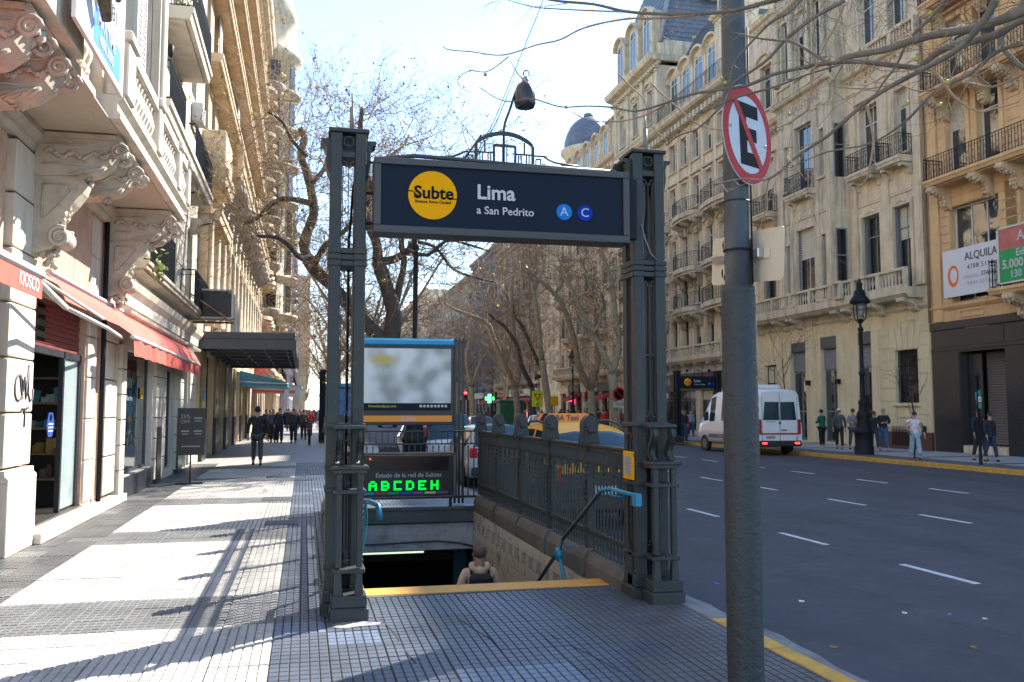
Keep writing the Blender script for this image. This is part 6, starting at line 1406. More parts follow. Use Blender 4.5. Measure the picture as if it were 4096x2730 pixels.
# ---------------------------------------------------------------- trees: limb lines in metres
NEAR_LIMBS = [
  ((0.026, 0.016), [(3.027,2.840,3.406), (2.965,3.100,3.416), (2.900,3.279,3.417), (2.809,3.473,3.450), (2.737,3.603,3.452), (2.696,3.668,3.449), (2.633,3.765,3.460), (2.581,3.840,3.465)]),
  ((0.014, 0.004), [(2.581,3.840,3.465), (2.564,3.862,3.452), (2.527,3.914,3.478), (2.439,4.031,3.608), (2.364,4.121,3.654), (2.297,4.199,3.694), (2.215,4.289,3.755)]),
  ((0.024, 0.012), [(3.183,2.990,3.438), (3.107,3.250,3.461), (3.059,3.363,3.430), (2.998,3.492,3.440), (2.946,3.590,3.436), (2.902,3.662,3.389), (2.898,3.667,3.376), (2.804,3.818,3.445), (2.713,3.947,3.503), (2.587,4.108,3.533)]),
  ((0.011, 0.003), [(2.587,4.108,3.533), (2.446,4.271,3.530), (2.358,4.365,3.501), (2.249,4.476,3.504), (2.148,4.575,3.511), (2.062,4.657,3.499), (1.952,4.756,3.475), (1.860,4.837,3.470), (1.758,4.924,3.514), (1.630,5.030,3.548), (1.499,5.134,3.568), (1.347,5.251,3.648), (1.238,5.332,3.648), (1.159,5.391,3.681), (1.057,5.463,3.772)]),
  ((0.018, 0.004), [(2.840,3.113,3.458), (2.818,3.164,3.386), (2.784,3.242,3.317), (2.754,3.308,3.283), (2.707,3.405,3.257), (2.639,3.529,3.223), (2.576,3.632,3.177), (2.511,3.729,3.105), (2.465,3.794,3.051), (2.422,3.853,3.018), (2.358,3.936,2.965), (2.305,4.001,2.905), (2.257,4.060,2.884), (2.177,4.155,2.908), (2.081,4.261,2.899)]),
  ((0.012, 0.004), [(2.670,3.924,3.813), (2.567,4.053,3.767), (2.507,4.123,3.721), (2.466,4.170,3.684), (2.408,4.233,3.608), (2.347,4.299,3.558), (2.273,4.377,3.510), (2.233,4.415,3.412), (2.187,4.462,3.355), (2.118,4.529,3.287), (2.040,4.603,3.265), (1.982,4.656,3.219)]),
  ((0.011, 0.003), [(2.508,4.042,3.874), (2.451,4.107,3.805), (2.396,4.171,3.783), (2.335,4.236,3.718), (2.249,4.327,3.604), (2.229,4.346,3.512), (2.180,4.394,3.386), (2.092,4.482,3.355)]),
  ((0.007, 0.003), [(2.665,3.929,3.790), (2.626,3.975,3.670), (2.604,4.002,3.621), (2.559,4.053,3.483), (2.546,4.065,3.394), (2.532,4.079,3.286), (2.482,4.138,3.234), (2.431,4.196,3.213)]),
  ((0.008, 0.004), [(2.571,3.639,3.156), (2.579,3.619,3.043), (2.581,3.612,2.964), (2.564,3.632,2.831), (2.551,3.651,2.783), (2.534,3.678,2.770)]),
  ((0.009, 0.003), [(2.802,3.473,3.285), (2.823,3.427,3.210), (2.841,3.381,3.128), (2.877,3.291,3.035), (2.907,3.213,3.025), (2.938,3.123,3.023)]),
  ((0.016, 0.008), [(2.743,4.202,3.998), (2.583,4.378,4.026), (2.449,4.515,4.020), (2.334,4.626,4.027), (2.142,4.801,4.072), (1.903,5.005,4.152), (1.722,5.150,4.248), (1.491,5.325,4.332), (1.283,5.475,4.453)]),
  ((0.007, 0.003), [(1.903,5.005,4.152), (1.721,5.150,4.206), (1.491,5.325,4.275), (1.379,5.406,4.314), (1.248,5.500,4.387)]),
  ((0.009, 0.0035), [(2.219,4.732,4.047), (2.140,4.803,4.059), (2.008,4.916,4.082), (1.902,5.005,4.110), (1.757,5.122,4.116), (1.645,5.208,4.100), (1.538,5.290,4.058), (1.411,5.383,4.051), (1.223,5.518,4.021), (1.037,5.647,4.078), (0.908,5.734,4.113), (0.863,5.764,4.145)]),
  ((0.005, 0.002), [(1.256,5.495,4.006), (1.165,5.559,3.941), (1.107,5.599,3.928), (1.037,5.647,3.951), (0.988,5.681,3.933), (0.962,5.698,3.908), (0.957,5.702,3.882), (0.988,5.681,3.836), (1.035,5.649,3.799)]),
  ((0.006, 0.003), [(1.337,5.319,3.769), (1.284,5.358,3.841), (1.245,5.386,3.930)]),
  ((0.007, 0.003), [(2.029,4.756,3.497), (1.948,4.827,3.457), (1.845,4.915,3.439), (1.718,5.021,3.455), (1.630,5.092,3.493), (1.577,5.135,3.541)]),
  ((0.012, 0.003), [(3.149,3.300,3.373), (3.102,3.412,3.373), (3.047,3.518,3.304), (2.967,3.659,3.264), (2.886,3.783,3.146), (2.786,3.925,3.070), (2.651,4.101,3.067), (2.524,4.250,3.015)]),
  ((0.01, 0.003), [(2.934,3.506,3.670), (2.892,3.577,3.591), (2.836,3.665,3.515), (2.799,3.718,3.402), (2.762,3.772,3.331), (2.736,3.807,3.275), (2.690,3.869,3.203)]),
  ((0.008, 0.003), [(3.237,3.400,3.277), (3.176,3.529,3.256), (3.112,3.653,3.317), (3.015,3.812,3.322), (2.945,3.918,3.388), (2.854,4.042,3.402), (2.756,4.166,3.450)]),
  ((0.01, 0.004), [(2.236,4.561,3.422), (2.326,4.473,3.462), (2.479,4.314,3.480), (2.605,4.172,3.511), (2.708,4.048,3.521)]),
  ((0.022, 0.012), [(3.493,3.517,3.846), (3.421,3.641,3.673), (3.386,3.694,3.558), (3.428,3.600,3.391)]),
  ((0.006, 0.003), [(1.961,4.818,3.644), (2.010,4.774,3.567), (2.087,4.703,3.458), (2.179,4.614,3.334), (2.270,4.526,3.288)]),
  ((0.006, 0.003), [(1.806,4.951,3.734), (1.868,4.898,3.639), (1.929,4.845,3.546), (1.967,4.809,3.380), (2.045,4.738,3.260)]),
]
PAVE_TREE = [
  ((0.3, 0.2), [(2.50,27.00,1.47), (2.45,27.00,2.78), (2.51,27.00,3.70), (2.60,27.00,4.63), (2.33,27.00,5.55), (2.10,27.00,6.20)]),
  ((0.16, 0.07), [(2.10,27.00,6.20), (2.07,27.00,6.74), (1.85,27.00,7.26), (1.78,27.00,7.79), (1.86,27.00,8.47), (1.70,27.00,9.13), (1.76,27.00,9.81), (1.55,27.00,10.34), (1.61,27.00,11.03)]),
  ((0.14, 0.06), [(2.10,27.00,6.20), (2.58,27.00,6.29), (2.98,27.00,6.57), (3.24,27.00,6.85), (3.44,27.00,7.61), (3.64,27.00,8.30), (3.83,27.00,8.99), (3.83,27.00,9.68)]),
  ((0.22, 0.1), [(2.45,27.00,3.63), (1.89,27.00,4.21), (1.23,27.00,4.92), (0.78,27.00,5.50), (0.22,27.00,6.00), (-0.07,27.00,6.65), (-0.01,27.00,7.17), (0.19,27.00,7.84), (0.13,27.00,8.50), (-0.05,27.00,9.29), (-0.25,27.00,9.94), (-0.13,27.00,10.49), (-0.27,27.00,10.88)]),
  ((0.12, 0.06), [(2.60,27.00,4.63), (2.77,27.00,5.43), (2.92,27.00,6.24), (2.84,27.00,6.90), (3.04,27.00,7.59), (2.90,27.00,8.53), (3.09,27.00,9.22)]),
  ((0.1, 0.05), [(0.19,27.00,7.84), (-0.22,27.00,7.95), (-0.72,27.00,7.99), (-1.09,27.00,7.78), (-1.46,27.00,7.37), (-1.82,27.00,7.22)]),
  ((0.1, 0.04), [(0.13,27.00,6.26), (-0.18,27.00,6.12), (-0.50,27.00,6.37), (-0.82,27.00,6.48), (-1.31,27.00,6.40)]),
  ((0.1, 0.05), [(0.22,27.00,6.00), (0.51,27.00,6.54), (1.08,27.00,6.96), (1.46,27.00,7.51), (1.84,27.00,7.93)]),
  ((0.08, 0.04), [(0.13,27.00,8.50), (0.47,27.00,9.06), (0.65,27.00,9.74), (1.16,27.00,10.31), (1.15,27.00,10.85)]),
  ((0.07, 0.03), [(1.84,27.00,8.47), (2.23,27.00,9.03), (2.48,27.00,9.73), (3.01,27.00,10.31), (3.28,27.00,10.88)]),
  ((0.07, 0.03), [(2.98,27.00,6.57), (3.58,27.00,6.40), (4.12,27.00,6.82), (4.66,27.00,6.71), (5.35,27.00,6.46)]),
  ((0.06, 0.03), [(3.24,27.00,6.85), (3.85,27.00,6.68), (4.39,27.00,6.02), (5.08,27.00,5.77), (5.63,27.00,5.65)]),
  ((0.06, 0.03), [(-0.05,27.00,9.29), (-0.50,27.00,9.66), (-0.76,27.00,10.04), (-1.14,27.00,10.14)]),
  ((0.06, 0.03), [(3.64,27.00,8.30), (4.11,27.00,8.74), (4.52,27.00,9.17), (4.93,27.00,9.75)]),
]
FAR_TREES = []
FAR_TREES.append([0]); FAR_TREES[-1] = [
  ((0.42, 0.3), [(19.60,82.00,-0.05), (19.60,82.00,1.48), (19.34,82.00,3.77)]),
  ((0.28, 0.1), [(19.34,82.00,3.77), (18.42,82.00,5.94), (17.37,82.00,8.49), (16.84,82.00,9.89), (15.15,82.00,10.62), (13.61,82.00,11.22), (12.71,82.00,11.83)]),
  ((0.25, 0.1), [(19.34,82.00,3.77), (19.73,82.00,5.06), (19.21,82.00,8.91), (19.01,82.00,11.48), (19.01,82.00,13.56), (19.21,82.00,15.39)]),
  ((0.12, 0.05), [(18.42,82.00,5.94), (18.94,82.00,7.61), (19.21,82.00,10.20), (19.74,82.00,10.86)]),
  ((0.1, 0.05), [(16.84,82.00,9.89), (16.91,82.00,11.94), (16.57,82.00,14.00), (16.18,82.00,15.92)]),
]
FAR_TREES.append([0]); FAR_TREES[-1] = [
  ((0.3, 0.22), [(20.14,78.00,-0.33), (20.14,78.00,0.28), (20.03,78.00,3.68)]),
  ((0.22, 0.1), [(20.03,78.00,3.68), (19.02,78.00,5.63), (18.64,78.00,7.34), (17.52,78.00,9.03), (16.52,78.00,9.74), (15.65,78.00,10.46)]),
  ((0.2, 0.1), [(20.28,78.00,4.66), (20.91,78.00,4.91), (20.03,78.00,6.87), (19.02,78.00,9.06), (18.27,78.00,9.91), (18.02,78.00,11.01)]),
]
FAR_TREES.append([0]); FAR_TREES[-1] = [
  ((0.36, 0.26), [(20.29,73.00,-0.21), (20.28,73.00,1.28), (19.93,73.00,3.56), (19.58,73.00,5.86)]),
  ((0.24, 0.08), [(19.58,73.00,5.86), (19.23,73.00,9.31), (18.88,73.00,11.62), (18.76,73.00,12.78), (18.05,73.00,13.46), (17.57,73.00,15.07)]),
  ((0.1, 0.05), [(18.88,73.00,11.62), (19.47,73.00,12.81), (19.96,73.00,13.99), (19.84,73.00,15.40)]),
]
FAR_TREES.append([0]); FAR_TREES[-1] = [
  ((0.42, 0.3), [(20.48,62.00,0.36), (20.48,62.00,0.85), (20.29,62.00,3.11)]),
  ((0.28, 0.1), [(20.29,62.00,3.11), (19.38,62.00,4.78), (18.98,62.00,6.74), (18.27,62.00,8.71), (17.45,62.00,9.98), (15.93,62.00,11.22), (15.12,62.00,11.58)]),
  ((0.24, 0.1), [(20.29,62.00,3.11), (20.83,62.00,5.29), (20.63,62.00,6.67), (20.54,62.00,8.27), (21.07,62.00,9.08), (20.76,62.00,10.07)]),
  ((0.12, 0.05), [(17.45,62.00,9.98), (18.28,62.00,10.90), (18.28,62.00,12.19), (17.98,62.00,13.18)]),
]
FAR_TREES.append([0]); FAR_TREES[-1] = [
  ((0.4, 0.3), [(20.49,57.00,-0.08), (20.46,57.00,0.91), (20.20,57.00,4.10)]),
  ((0.24, 0.1), [(20.20,57.00,4.10), (19.63,57.00,5.46), (18.88,57.00,6.82), (18.03,57.00,8.63), (17.28,57.00,10.17), (16.53,57.00,11.34)]),
  ((0.22, 0.1), [(20.20,57.00,4.10), (20.60,57.00,5.94), (20.33,57.00,7.77), (19.96,57.00,10.26), (19.30,57.00,11.90), (18.92,57.00,13.10)]),
  ((0.1, 0.05), [(18.88,57.00,6.82), (19.36,57.00,7.75), (19.18,57.00,8.66), (18.61,57.00,10.03), (18.24,57.00,11.12), (17.67,57.00,11.75)]),
]
FAR_TREES.append([0]); FAR_TREES[-1] = [
  ((0.4, 0.3), [(20.21,108.00,0.41), (20.17,108.00,1.08), (19.99,108.00,4.40)]),
  ((0.25, 0.1), [(19.99,108.00,4.40), (19.30,108.00,7.72), (19.72,108.00,10.24), (19.79,108.00,12.42), (19.45,108.00,14.43)]),
  ((0.2, 0.1), [(19.99,108.00,4.40), (21.17,108.00,7.75), (22.53,108.00,9.45), (22.19,108.00,11.80)]),
]
bark = M('grey_green_bark', (.105, .095, .075), .85, .35, 9, .5, 30, dirt=.5, dcol=(.2, .18, .13))
barkd = M('dark_bark', (.060, .050, .045), .9, .3, 6, .5, 25, dirt=.3)
barkp = M('mottled_plane_bark', (.27, .23, .16), .85, .4, 4, .4, 20, dirt=.7, dcol=(.30, .28, .22))
twigm = M('twig_brown', (.24, .16, .095), .8, .2, 5, 0)
leafm = M('yellow_leaf', (.50, .36, .02), .6, .3, 9, 0)
seedm = M('brown_seed_cluster', (.20, .10, .05), .8, .3, 9, 0)
def spline(pts, k=3):
    P = [Vector(p) for p in pts]; out = []
    for i in range(len(P) - 1):
        a, b, c, d = P[max(i - 1, 0)], P[i], P[i + 1], P[min(i + 2, len(P) - 1)]
        for j in range(k):
            t = j / k; out.append(.5 * ((2 * b) + (c - a) * t + (2 * a - 5 * b + 4 * c - d) * t * t + (3 * b - a - 3 * c + d) * t ** 3))
    out.append(P[-1]); return out
def grow(mb, p, d, L, r, depth, up=.15, jit=.35, n=3, ends=None, kids=3):
    """a wandering tapered twig with side shoots"""
    pts = [Vector(p)]; d = d.normalized(); steps = 4
    for i in range(steps):
        d = (d + Vector((rnd.gauss(0, jit), rnd.gauss(0, jit), rnd.gauss(0, jit) + up)) * .45).normalized(); pts.append(pts[-1] + d * L / steps)
        if depth > 0 and i > 0:
            for _ in range(kids - 1 if i < steps - 1 else 1):
                a = d.orthogonal().normalized(); a.rotate(Matrix.Rotation(rnd.uniform(0, 6.28), 3, d)); grow(mb, pts[-1], d * .8 + a * rnd.uniform(.5, 1), L * rnd.uniform(.5, .75), r * .55, depth - 1, up, jit, n, ends, kids)
    mb.tube(pts, [r * (1 - .18 * i) for i in range(steps + 1)], n, cap=False)
    if ends is not None: ends.append((pts[-1], d))
    return pts
def knobs(mb, pts, r, every):
    for i in range(1, len(pts) - 1):
        if rnd.random() < every: mb.blob(pts[i], r * rnd.uniform(1.2, 1.6), 5, sq=(1, 1, .8), jit=.4)
def tree(label, limbs, trunkmat, twig_n, L, r, depth, kids=3, leaves=0, group=None, name='plane_tree', n_tw=3, up=.12, root_loc=None, cl=0.):
    p0 = limbs[0][1][0]; t = thing(name, label, 'tree', root_loc or p0, group)
    tw = MB(); ends = []
    for i, ((ra, rb), pts) in enumerate(limbs):
        pts = [Vector(p) for p in pts]
        if i > 0 and cl:
            k = rnd.uniform(-cl, cl)
            pts = [p + Vector((0, k * j / len(pts), 0)) for j, p in enumerate(pts)]
        S_ = spline(pts, 3); m = len(S_) - 1
        mb = MB(); rad = [ra + (rb - ra) * j / m for j in range(m + 1)]; rad = [q * rnd.uniform(.94, 1.07) for q in rad]
        mb.tube(S_, rad, 9 if ra > .1 else 7)
        if i == 0: mb.lathe([(ra * 1.5, -.1), (ra * 1.2, .25), (ra, .6)], (pts[0].x, pts[0].y, 0), 9) if pts[0].z > -.5 and pts[0].z < 1.8 else None
        mb.build('trunk' if i == 0 else 'limb', trunkmat, t)
        for j in range(m + 1):
            if i == 0 and j < m * .8: continue
            for _ in range(twig_n):
                if rnd.random() < .5 + .5 * j / m:
                    d = (S_[min(j + 1, m)] - S_[max(j - 1, 0)]).normalized(); a = d.orthogonal().normalized(); a.rotate(Matrix.Rotation(rnd.uniform(0, 6.28), 3, d))
                    grow(tw, S_[j], d * rnd.uniform(.1, .8) + a, L * rnd.uniform(.6, 1.2), min(r, rad[j] * .6), depth, up, .35, n_tw, ends, kids)
    tag(tw.build('twigs', twigm, t), kind='stuff')
    if leaves:
        lf = MB(); sd_ = MB()
        for k in range(leaves):
            p, d = rnd.choice(ends); s = rnd.uniform(.022, .05)
            mb = lf if rnd.random() < .45 else sd_
            for _ in range(4):
                q = Vector(p) + Vector((rnd.gauss(0, .035), rnd.gauss(0, .035), rnd.gauss(0, .035))); a = Vector((rnd.gauss(0, 1), rnd.gauss(0, 1), rnd.gauss(0, 1))).normalized() * s; b = a.orthogonal().normalized() * s * .7
                mb.add([q - a, q + b, q + a, q - b], [(0, 1, 2, 3)])
        tag(lf.build('leaves', leafm, t), kind='stuff'); tag(sd_.build('seed_clusters', seedm, t), kind='stuff')
    return t
# the tree whose bare branches reach into the picture from the right; its trunk stands on the kerb beside the camera
nt2 = thing('overhanging_tree', 'bare grey brown branches of a near plane tree reaching across the top right', 'tree', (4.0, .4, 0))
tw = MB(); ends = []
MB().tube([(3.15, .3, 0), (3.2, .35, 1.5), (3.3, .5, 3.0), (3.7, 1.2, 4.0), (4.2, 2.2, 4.6)], [.24, .2, .17, .10, .05], 12).lathe([(.32, -.02), (.27, .2), (.24, .5)], (3.15, .3, 0), 12).build('trunk', barkp, nt2)
for i, ((ra, rb), pts) in enumerate(NEAR_LIMBS):
    S_ = spline(pts, 4); m = len(S_) - 1; rad = [(ra + (rb - ra) * (j / m) ** .8) * .92 * rnd.uniform(.93, 1.08) for j in range(m + 1)]
    mb = MB().tube(S_, rad, 8)
    for j in range(2, m, 3): mb.blob(S_[j], rad[j] * 1.28, 6, sq=(.8, .8, .8), jit=.3)
    mb.build('branch', bark if ra > .0095 else twigm, nt2)
    for j in range(2, m + 1, 2):
        if rnd.random() < .5:
            d = (S_[min(j + 1, m)] - S_[j - 1]).normalized(); a = d.orthogonal().normalized(); a.rotate(Matrix.Rotation(rnd.uniform(0, 6.28), 3, d))
            big = ra > .015 or S_[j].x > 3.0
            grow(tw, S_[j], d * .7 + a * .7, rnd.uniform(.10, .45) if big else rnd.uniform(.02, .08), .0035 if big else .0022, 1 if big else 0, .03, .5, 4, ends, 2)
        elif rnd.random() < .6: tw.blob(S_[j] + Vector((0, 0, rad[j])), rad[j] * .7, 5, sq=(.7, .7, 1.6), jit=.3)
tag(tw.build('twigs', twigm, nt2), kind='stuff')
bd = MB()
for p, d in rnd.sample(ends, min(len(ends), 22)): bd.blob(p, rnd.uniform(.007, .014), 6, jit=.4)
tag(bd.build('buds', M('green_yellow_bud', (.30, .28, .04), .6, .2, 9, 0), nt2), kind='stuff')
# finer upper crown of the same tree, hanging down from limbs that pass above the frame
fc = MB()
for pts in (((4.2, 2.2, 4.6), (6.2, 4.2, 6.6), (7.0, 6.4, 7.0), (6.2, 8.2, 6.6)), ((4.2, 2.2, 4.6), (7.4, 4.8, 6.2), (8.2, 7.0, 6.4), (7.6, 9.0, 6.2)), ((4.2, 2.2, 4.6), (5.6, 4.2, 6.4), (5.6, 6.4, 6.7), (5.0, 8.2, 6.6))):
    S_ = spline(pts, 6); fc.tube(S_, [.06 - .045 * j / (len(S_) - 1) for j in range(len(S_))], 6)
    for j in range(6, len(S_)):
        for _ in range(3): grow(fc, S_[j], Vector((rnd.uniform(-1, .6), rnd.uniform(-.6, 1), rnd.uniform(-1.1, .1))), rnd.uniform(.55, 1.05), .006, 2, -.06, .45, 3, None, 3)
tag(fc.build('twigs', barkd, nt2), kind='stuff')
tree('dark leaning plane tree with yellow leaf tufts rising behind the left column', PAVE_TREE, barkd, 2, 2.0, .017, 2, 3, 1500, root_loc=(3.0, 27, 0), cl=3.0)
labs = ['pale forked plane tree left of the yellow warning sign across the avenue', 'dark forked trunk right behind the yellow warning sign pole', 'tall straight plane tree between the warning sign and the round lamp post', 'forked plane tree behind the left no parking sign across the avenue', 'plane tree beside the right no parking sign next to the iron column', 'farthest bare plane tree beside the red traffic light']
for i, L_ in enumerate(FAR_TREES): tree(labs[i], L_, barkp if i != 1 else barkd, 2, 2.6, .028, 2, 3, 0, 'plane trees across the avenue', cl=1.5)
# procedural rows further on, both kerbs
def ptree(x, y, h, label, grp, tn=2, mat=None):
    la = rnd.uniform(-.5, .5); base = [(x, y, 0), (x + la * .3, y, h * .2), (x + la, y, h * .4)]; L_ = [((.28, .2), base)]; top = Vector(base[-1])
    for k in range(6):
        a = k * 1.05 + rnd.uniform(-.3, .3); o = Vector((math.cos(a), math.sin(a), 0)) * h * .16
        L_.append(((.14, .05), [top, top + o * .7 + Vector((0, 0, h * .14)), top + o * 1.4 + Vector((0, 0, h * .30)), top + o * 2.2 + Vector((0, 0, h * rnd.uniform(.4, .58)))]))
    return tree(label, L_, mat or barkp, tn, h * .18, .035, 2, 3, 0, grp)
for i, (x, y, h) in enumerate(((3.0, 48, 11), (3.1, 62, 12), (3.0, 78, 12), (3.0, 98, 13), (3.0, 125, 13))):
    ptree(x, y, h, ['bare plane tree seen past the left column', 'bare plane tree in the row over the crowd on the left pavement', 'third bare tree down the left pavement', 'far bare tree closing the left pavement', 'farthest bare tree of the left pavement row'][i], 'plane trees along the left kerb')
for i, (x, y, h) in enumerate(((20.6, 93, 13), (20.6, 122, 14), (20.6, 145, 14), (20.6, 170, 15), (12, 215, 15))):
    ptree(x, y, h, ['bare tree filling the gap beside the domed building', 'pale bare tree behind the far taxis', 'hazy bare tree past the grey apartment building', 'far hazy bare tree on the right kerb', 'last bare tree at the end of the avenue'][i], 'plane trees across the avenue')
ptree(20.4, 27.7, 3.9, 'thin young bare tree in front of the plinth behind the woman in a white top', 'young trees', 1, barkd) if False else None
def sapling(x, y, h, label):
    t = thing('young_tree', label, 'tree', (x, y, 0), 'young bare street trees'); MB().tube([(x, y, 0), (x + .05, y, h * .5), (x - .03, y, h * .75)], [.035, .03, .02], 6).build('trunk', barkd, t)
    tw = MB()
    for k in range(9): grow(tw, (x, y, h * rnd.uniform(.45, .75)), Vector((rnd.uniform(-1, 1), rnd.uniform(-1, 1), 1.0)), h * .42, .012, 1, .1, .3, 4, None, 3)
    tag(tw.build('twigs', barkd, t), kind='stuff')
sapling(20.9, 36.2, 5.2, 'thin young bare tree behind the white van beside the bank doors'); sapling(21.2, 27.9, 2.9, 'short bare sapling in front of the bank plinth railing')
# ---------------------------------------------------------------- near pole with no-parking sign and the backs of two plates
polem = M('dark_green_grey_paint', (.036, .044, .048), .5, .2, 5, .12, 80, dirt=.3, dcol=(.03, .035, .035))
rough = M('rough_anti_poster_paint', (.022, .028, .031), .62, .25, 6, 0)
N = rough.node_tree; n_ = N.nodes; g_ = n_.new('ShaderNodeNewGeometry'); vo = n_.new('ShaderNodeTexNoise'); vo.inputs['Scale'].default_value = 26; vo.inputs['Detail'].default_value = 3; vo.inputs['Distortion'].default_value = 1.2
bp = n_.new('ShaderNodeBump'); bp.inputs['Strength'].default_value = .6; bp.inputs['Distance'].default_value = .015
N.links.new(g_.outputs['Position'], vo.inputs['Vector']); N.links.new(vo.outputs['Fac'], bp.inputs['Height']); N.links.new(bp.outputs[0], n_['Principled BSDF'].inputs['Normal'])
PX, PY = 2.492, 4.8
pole = thing('street_pole', 'thick dark grey pole with rough lower sleeve in the right foreground', 'pole', (PX, PY, 0))
mb = MB(); nn = 64; prof = [(.108, 0), (.108, .6), (.107, 1.2), (.105, 1.8), (.104, 2.36), (.098, 2.42), (.086, 2.45)]
hs_ = []
z = 0.; zz = []
while z < 2.40: zz.append(z); z += .022
rad = lambda z: .103 - .004 * z / 2.4
from mathutils import noise as mnoise
v = []; f = []
for i, z in enumerate(zz):
    for j in range(nn):
        a = 2 * math.pi * j / nn; p = Vector((math.cos(a) * 1.1, math.sin(a) * 1.1, z * 8)) * 2.2
        k = mnoise.noise(p * 1.8) * .0030 + max(0, mnoise.noise(p * 3.1)) * .0065
        r = rad(z) + k; v.append((PX + r * math.cos(a), PY + r * math.sin(a), z))
for i in range(len(zz) - 1):
    for j in range(nn): f.append((i * nn + j, i * nn + (j + 1) % nn, (i + 1) * nn + (j + 1) % nn, (i + 1) * nn + j))
mb.add(v, f, sm=True); mb.lathe([(rad(2.4), zz[-1]), (.103, 2.41), (.096, 2.435), (.082, 2.45), (.078, 2.46)], (PX, PY, 0), nn)
mb.build('rough_sleeve', rough, pole)
MB().lathe([(.079, 2.44), (.075, 2.9), (.073, 4.0), (.07, 6.5), (.067, 8.5)], (PX, PY, 0), 40).build('upper_shaft', polem, pole)
MB().lathe([(.109, -.01), (.109, .06), (.103, .065)], (PX, PY, 0), 40).build('base_band', M('black_band', (.015, .016, .018), .5, .1, 5, 0), pole)
MB().lathe([(.080, 2.95), (.080, 2.955)], (PX, PY, 0), 40).lathe([(.085, 2.655), (.087, 2.66), (.085, 2.665)], (PX, PY, 0), 40).tube([(PX + .055, PY - .07, 2.45), (PX + .055, PY - .068, 4.0)], .006, 5).build('strap', iron, pole)
# round sign, turned so that it faces down the road
ns = thing('no_parking_sign', 'red and white no parking sign with black E on the near pole', 'sign', (PX, 4.62, 3.33))
ang = R(-9); sx_ = Vector((math.cos(R(-52)), math.sin(R(-52)), 0))
def sgn(mbx, m_, nm, off):
    o = mbx.build(nm, m_, ns, (0, 0, 0)); return o
SR = .295; cxs, cys, czs = 2.517, 4.695, 3.33; TH_ = R(34)      # turned about the pole
Mx = Matrix.Translation((cxs, cys, czs)) @ Matrix.Rotation(TH_, 4, 'Z') @ Matrix.Rotation(R(0), 4, 'X') @ Matrix.Rotation(R(-3), 4, 'Y')
def flat(pts, y0, y1, m_, nm):
    mb = MB(); mb.prism(pts, y0, y1, 'y'); o = MB().join(mb, Mx).build(nm, m_, ns); return o
circ = lambda r, n=64: [(r * math.cos(2 * math.pi * i / n), r * math.sin(2 * math.pi * i / n)) for i in range(n)]
redr = M('reflective_red', (.36, .004, .010), .5, .06, 12, .04, 200, spec=.2); whr = M('reflective_white', (.42, .44, .48), .5, .08, 12, .05, 200)
flat(circ(SR), 0, .004, M('sign_back_metal', (.35, .37, .4), .4, .1, 5, 0), 'sign_plate')
flat(circ(SR * .985), -.0015, -.0005, redr, 'red_disc'); flat(circ(SR * .775), -.003, -.002, whr, 'white_disc')
E_ = [(-.105, -.185), (.125, -.185), (.125, -.105), (-.02, -.105), (-.02, -.03), (.10, -.03), (.10, .045), (-.02, .045), (-.02, .105), (.125, .105), (.125, .185), (-.105, .185)]
mb = MB()
for (a, b, c, d) in ((-.105, -.185, -.02, .185), (-.02, -.185, .125, -.105), (-.02, -.035, .10, .042), (-.02, .105, .125, .185)): mb.box(a, -.0045, b, c, -.0035, d)
MB().join(mb, Mx).build('black_letter', blk, ns)
mb = MB(); q = .024; c45 = math.cos(R(52)); s45 = math.sin(R(52))
L_ = SR * .80
mb.prism([(-L_ * c45 - q * s45, L_ * s45 - q * c45), (-L_ * c45 + q * s45, L_ * s45 + q * c45), (L_ * c45 + q * s45, -L_ * s45 + q * c45), (L_ * c45 - q * s45, -L_ * s45 - q * c45)], -.0065, -.0052, 'y'); MB().join(mb, Mx).build('red_bar', redr, ns)
mb = MB()
for (a, b) in ((-.21, .02), (.2, -.04)): mb.lathe([(.009, -.008), (.007, -.012), (0, -.013)], (a, 0, b), 8, axis='y')
mb.box(-.06, .004, .1, .06, .05, .13).box(-.06, .004, -.13, .06, .05, -.1); MB().join(mb, Mx).build('sign_bolt', M('bolt_steel', (.4, .4, .4), .35, .1, 9, 0, metal=.8), ns)
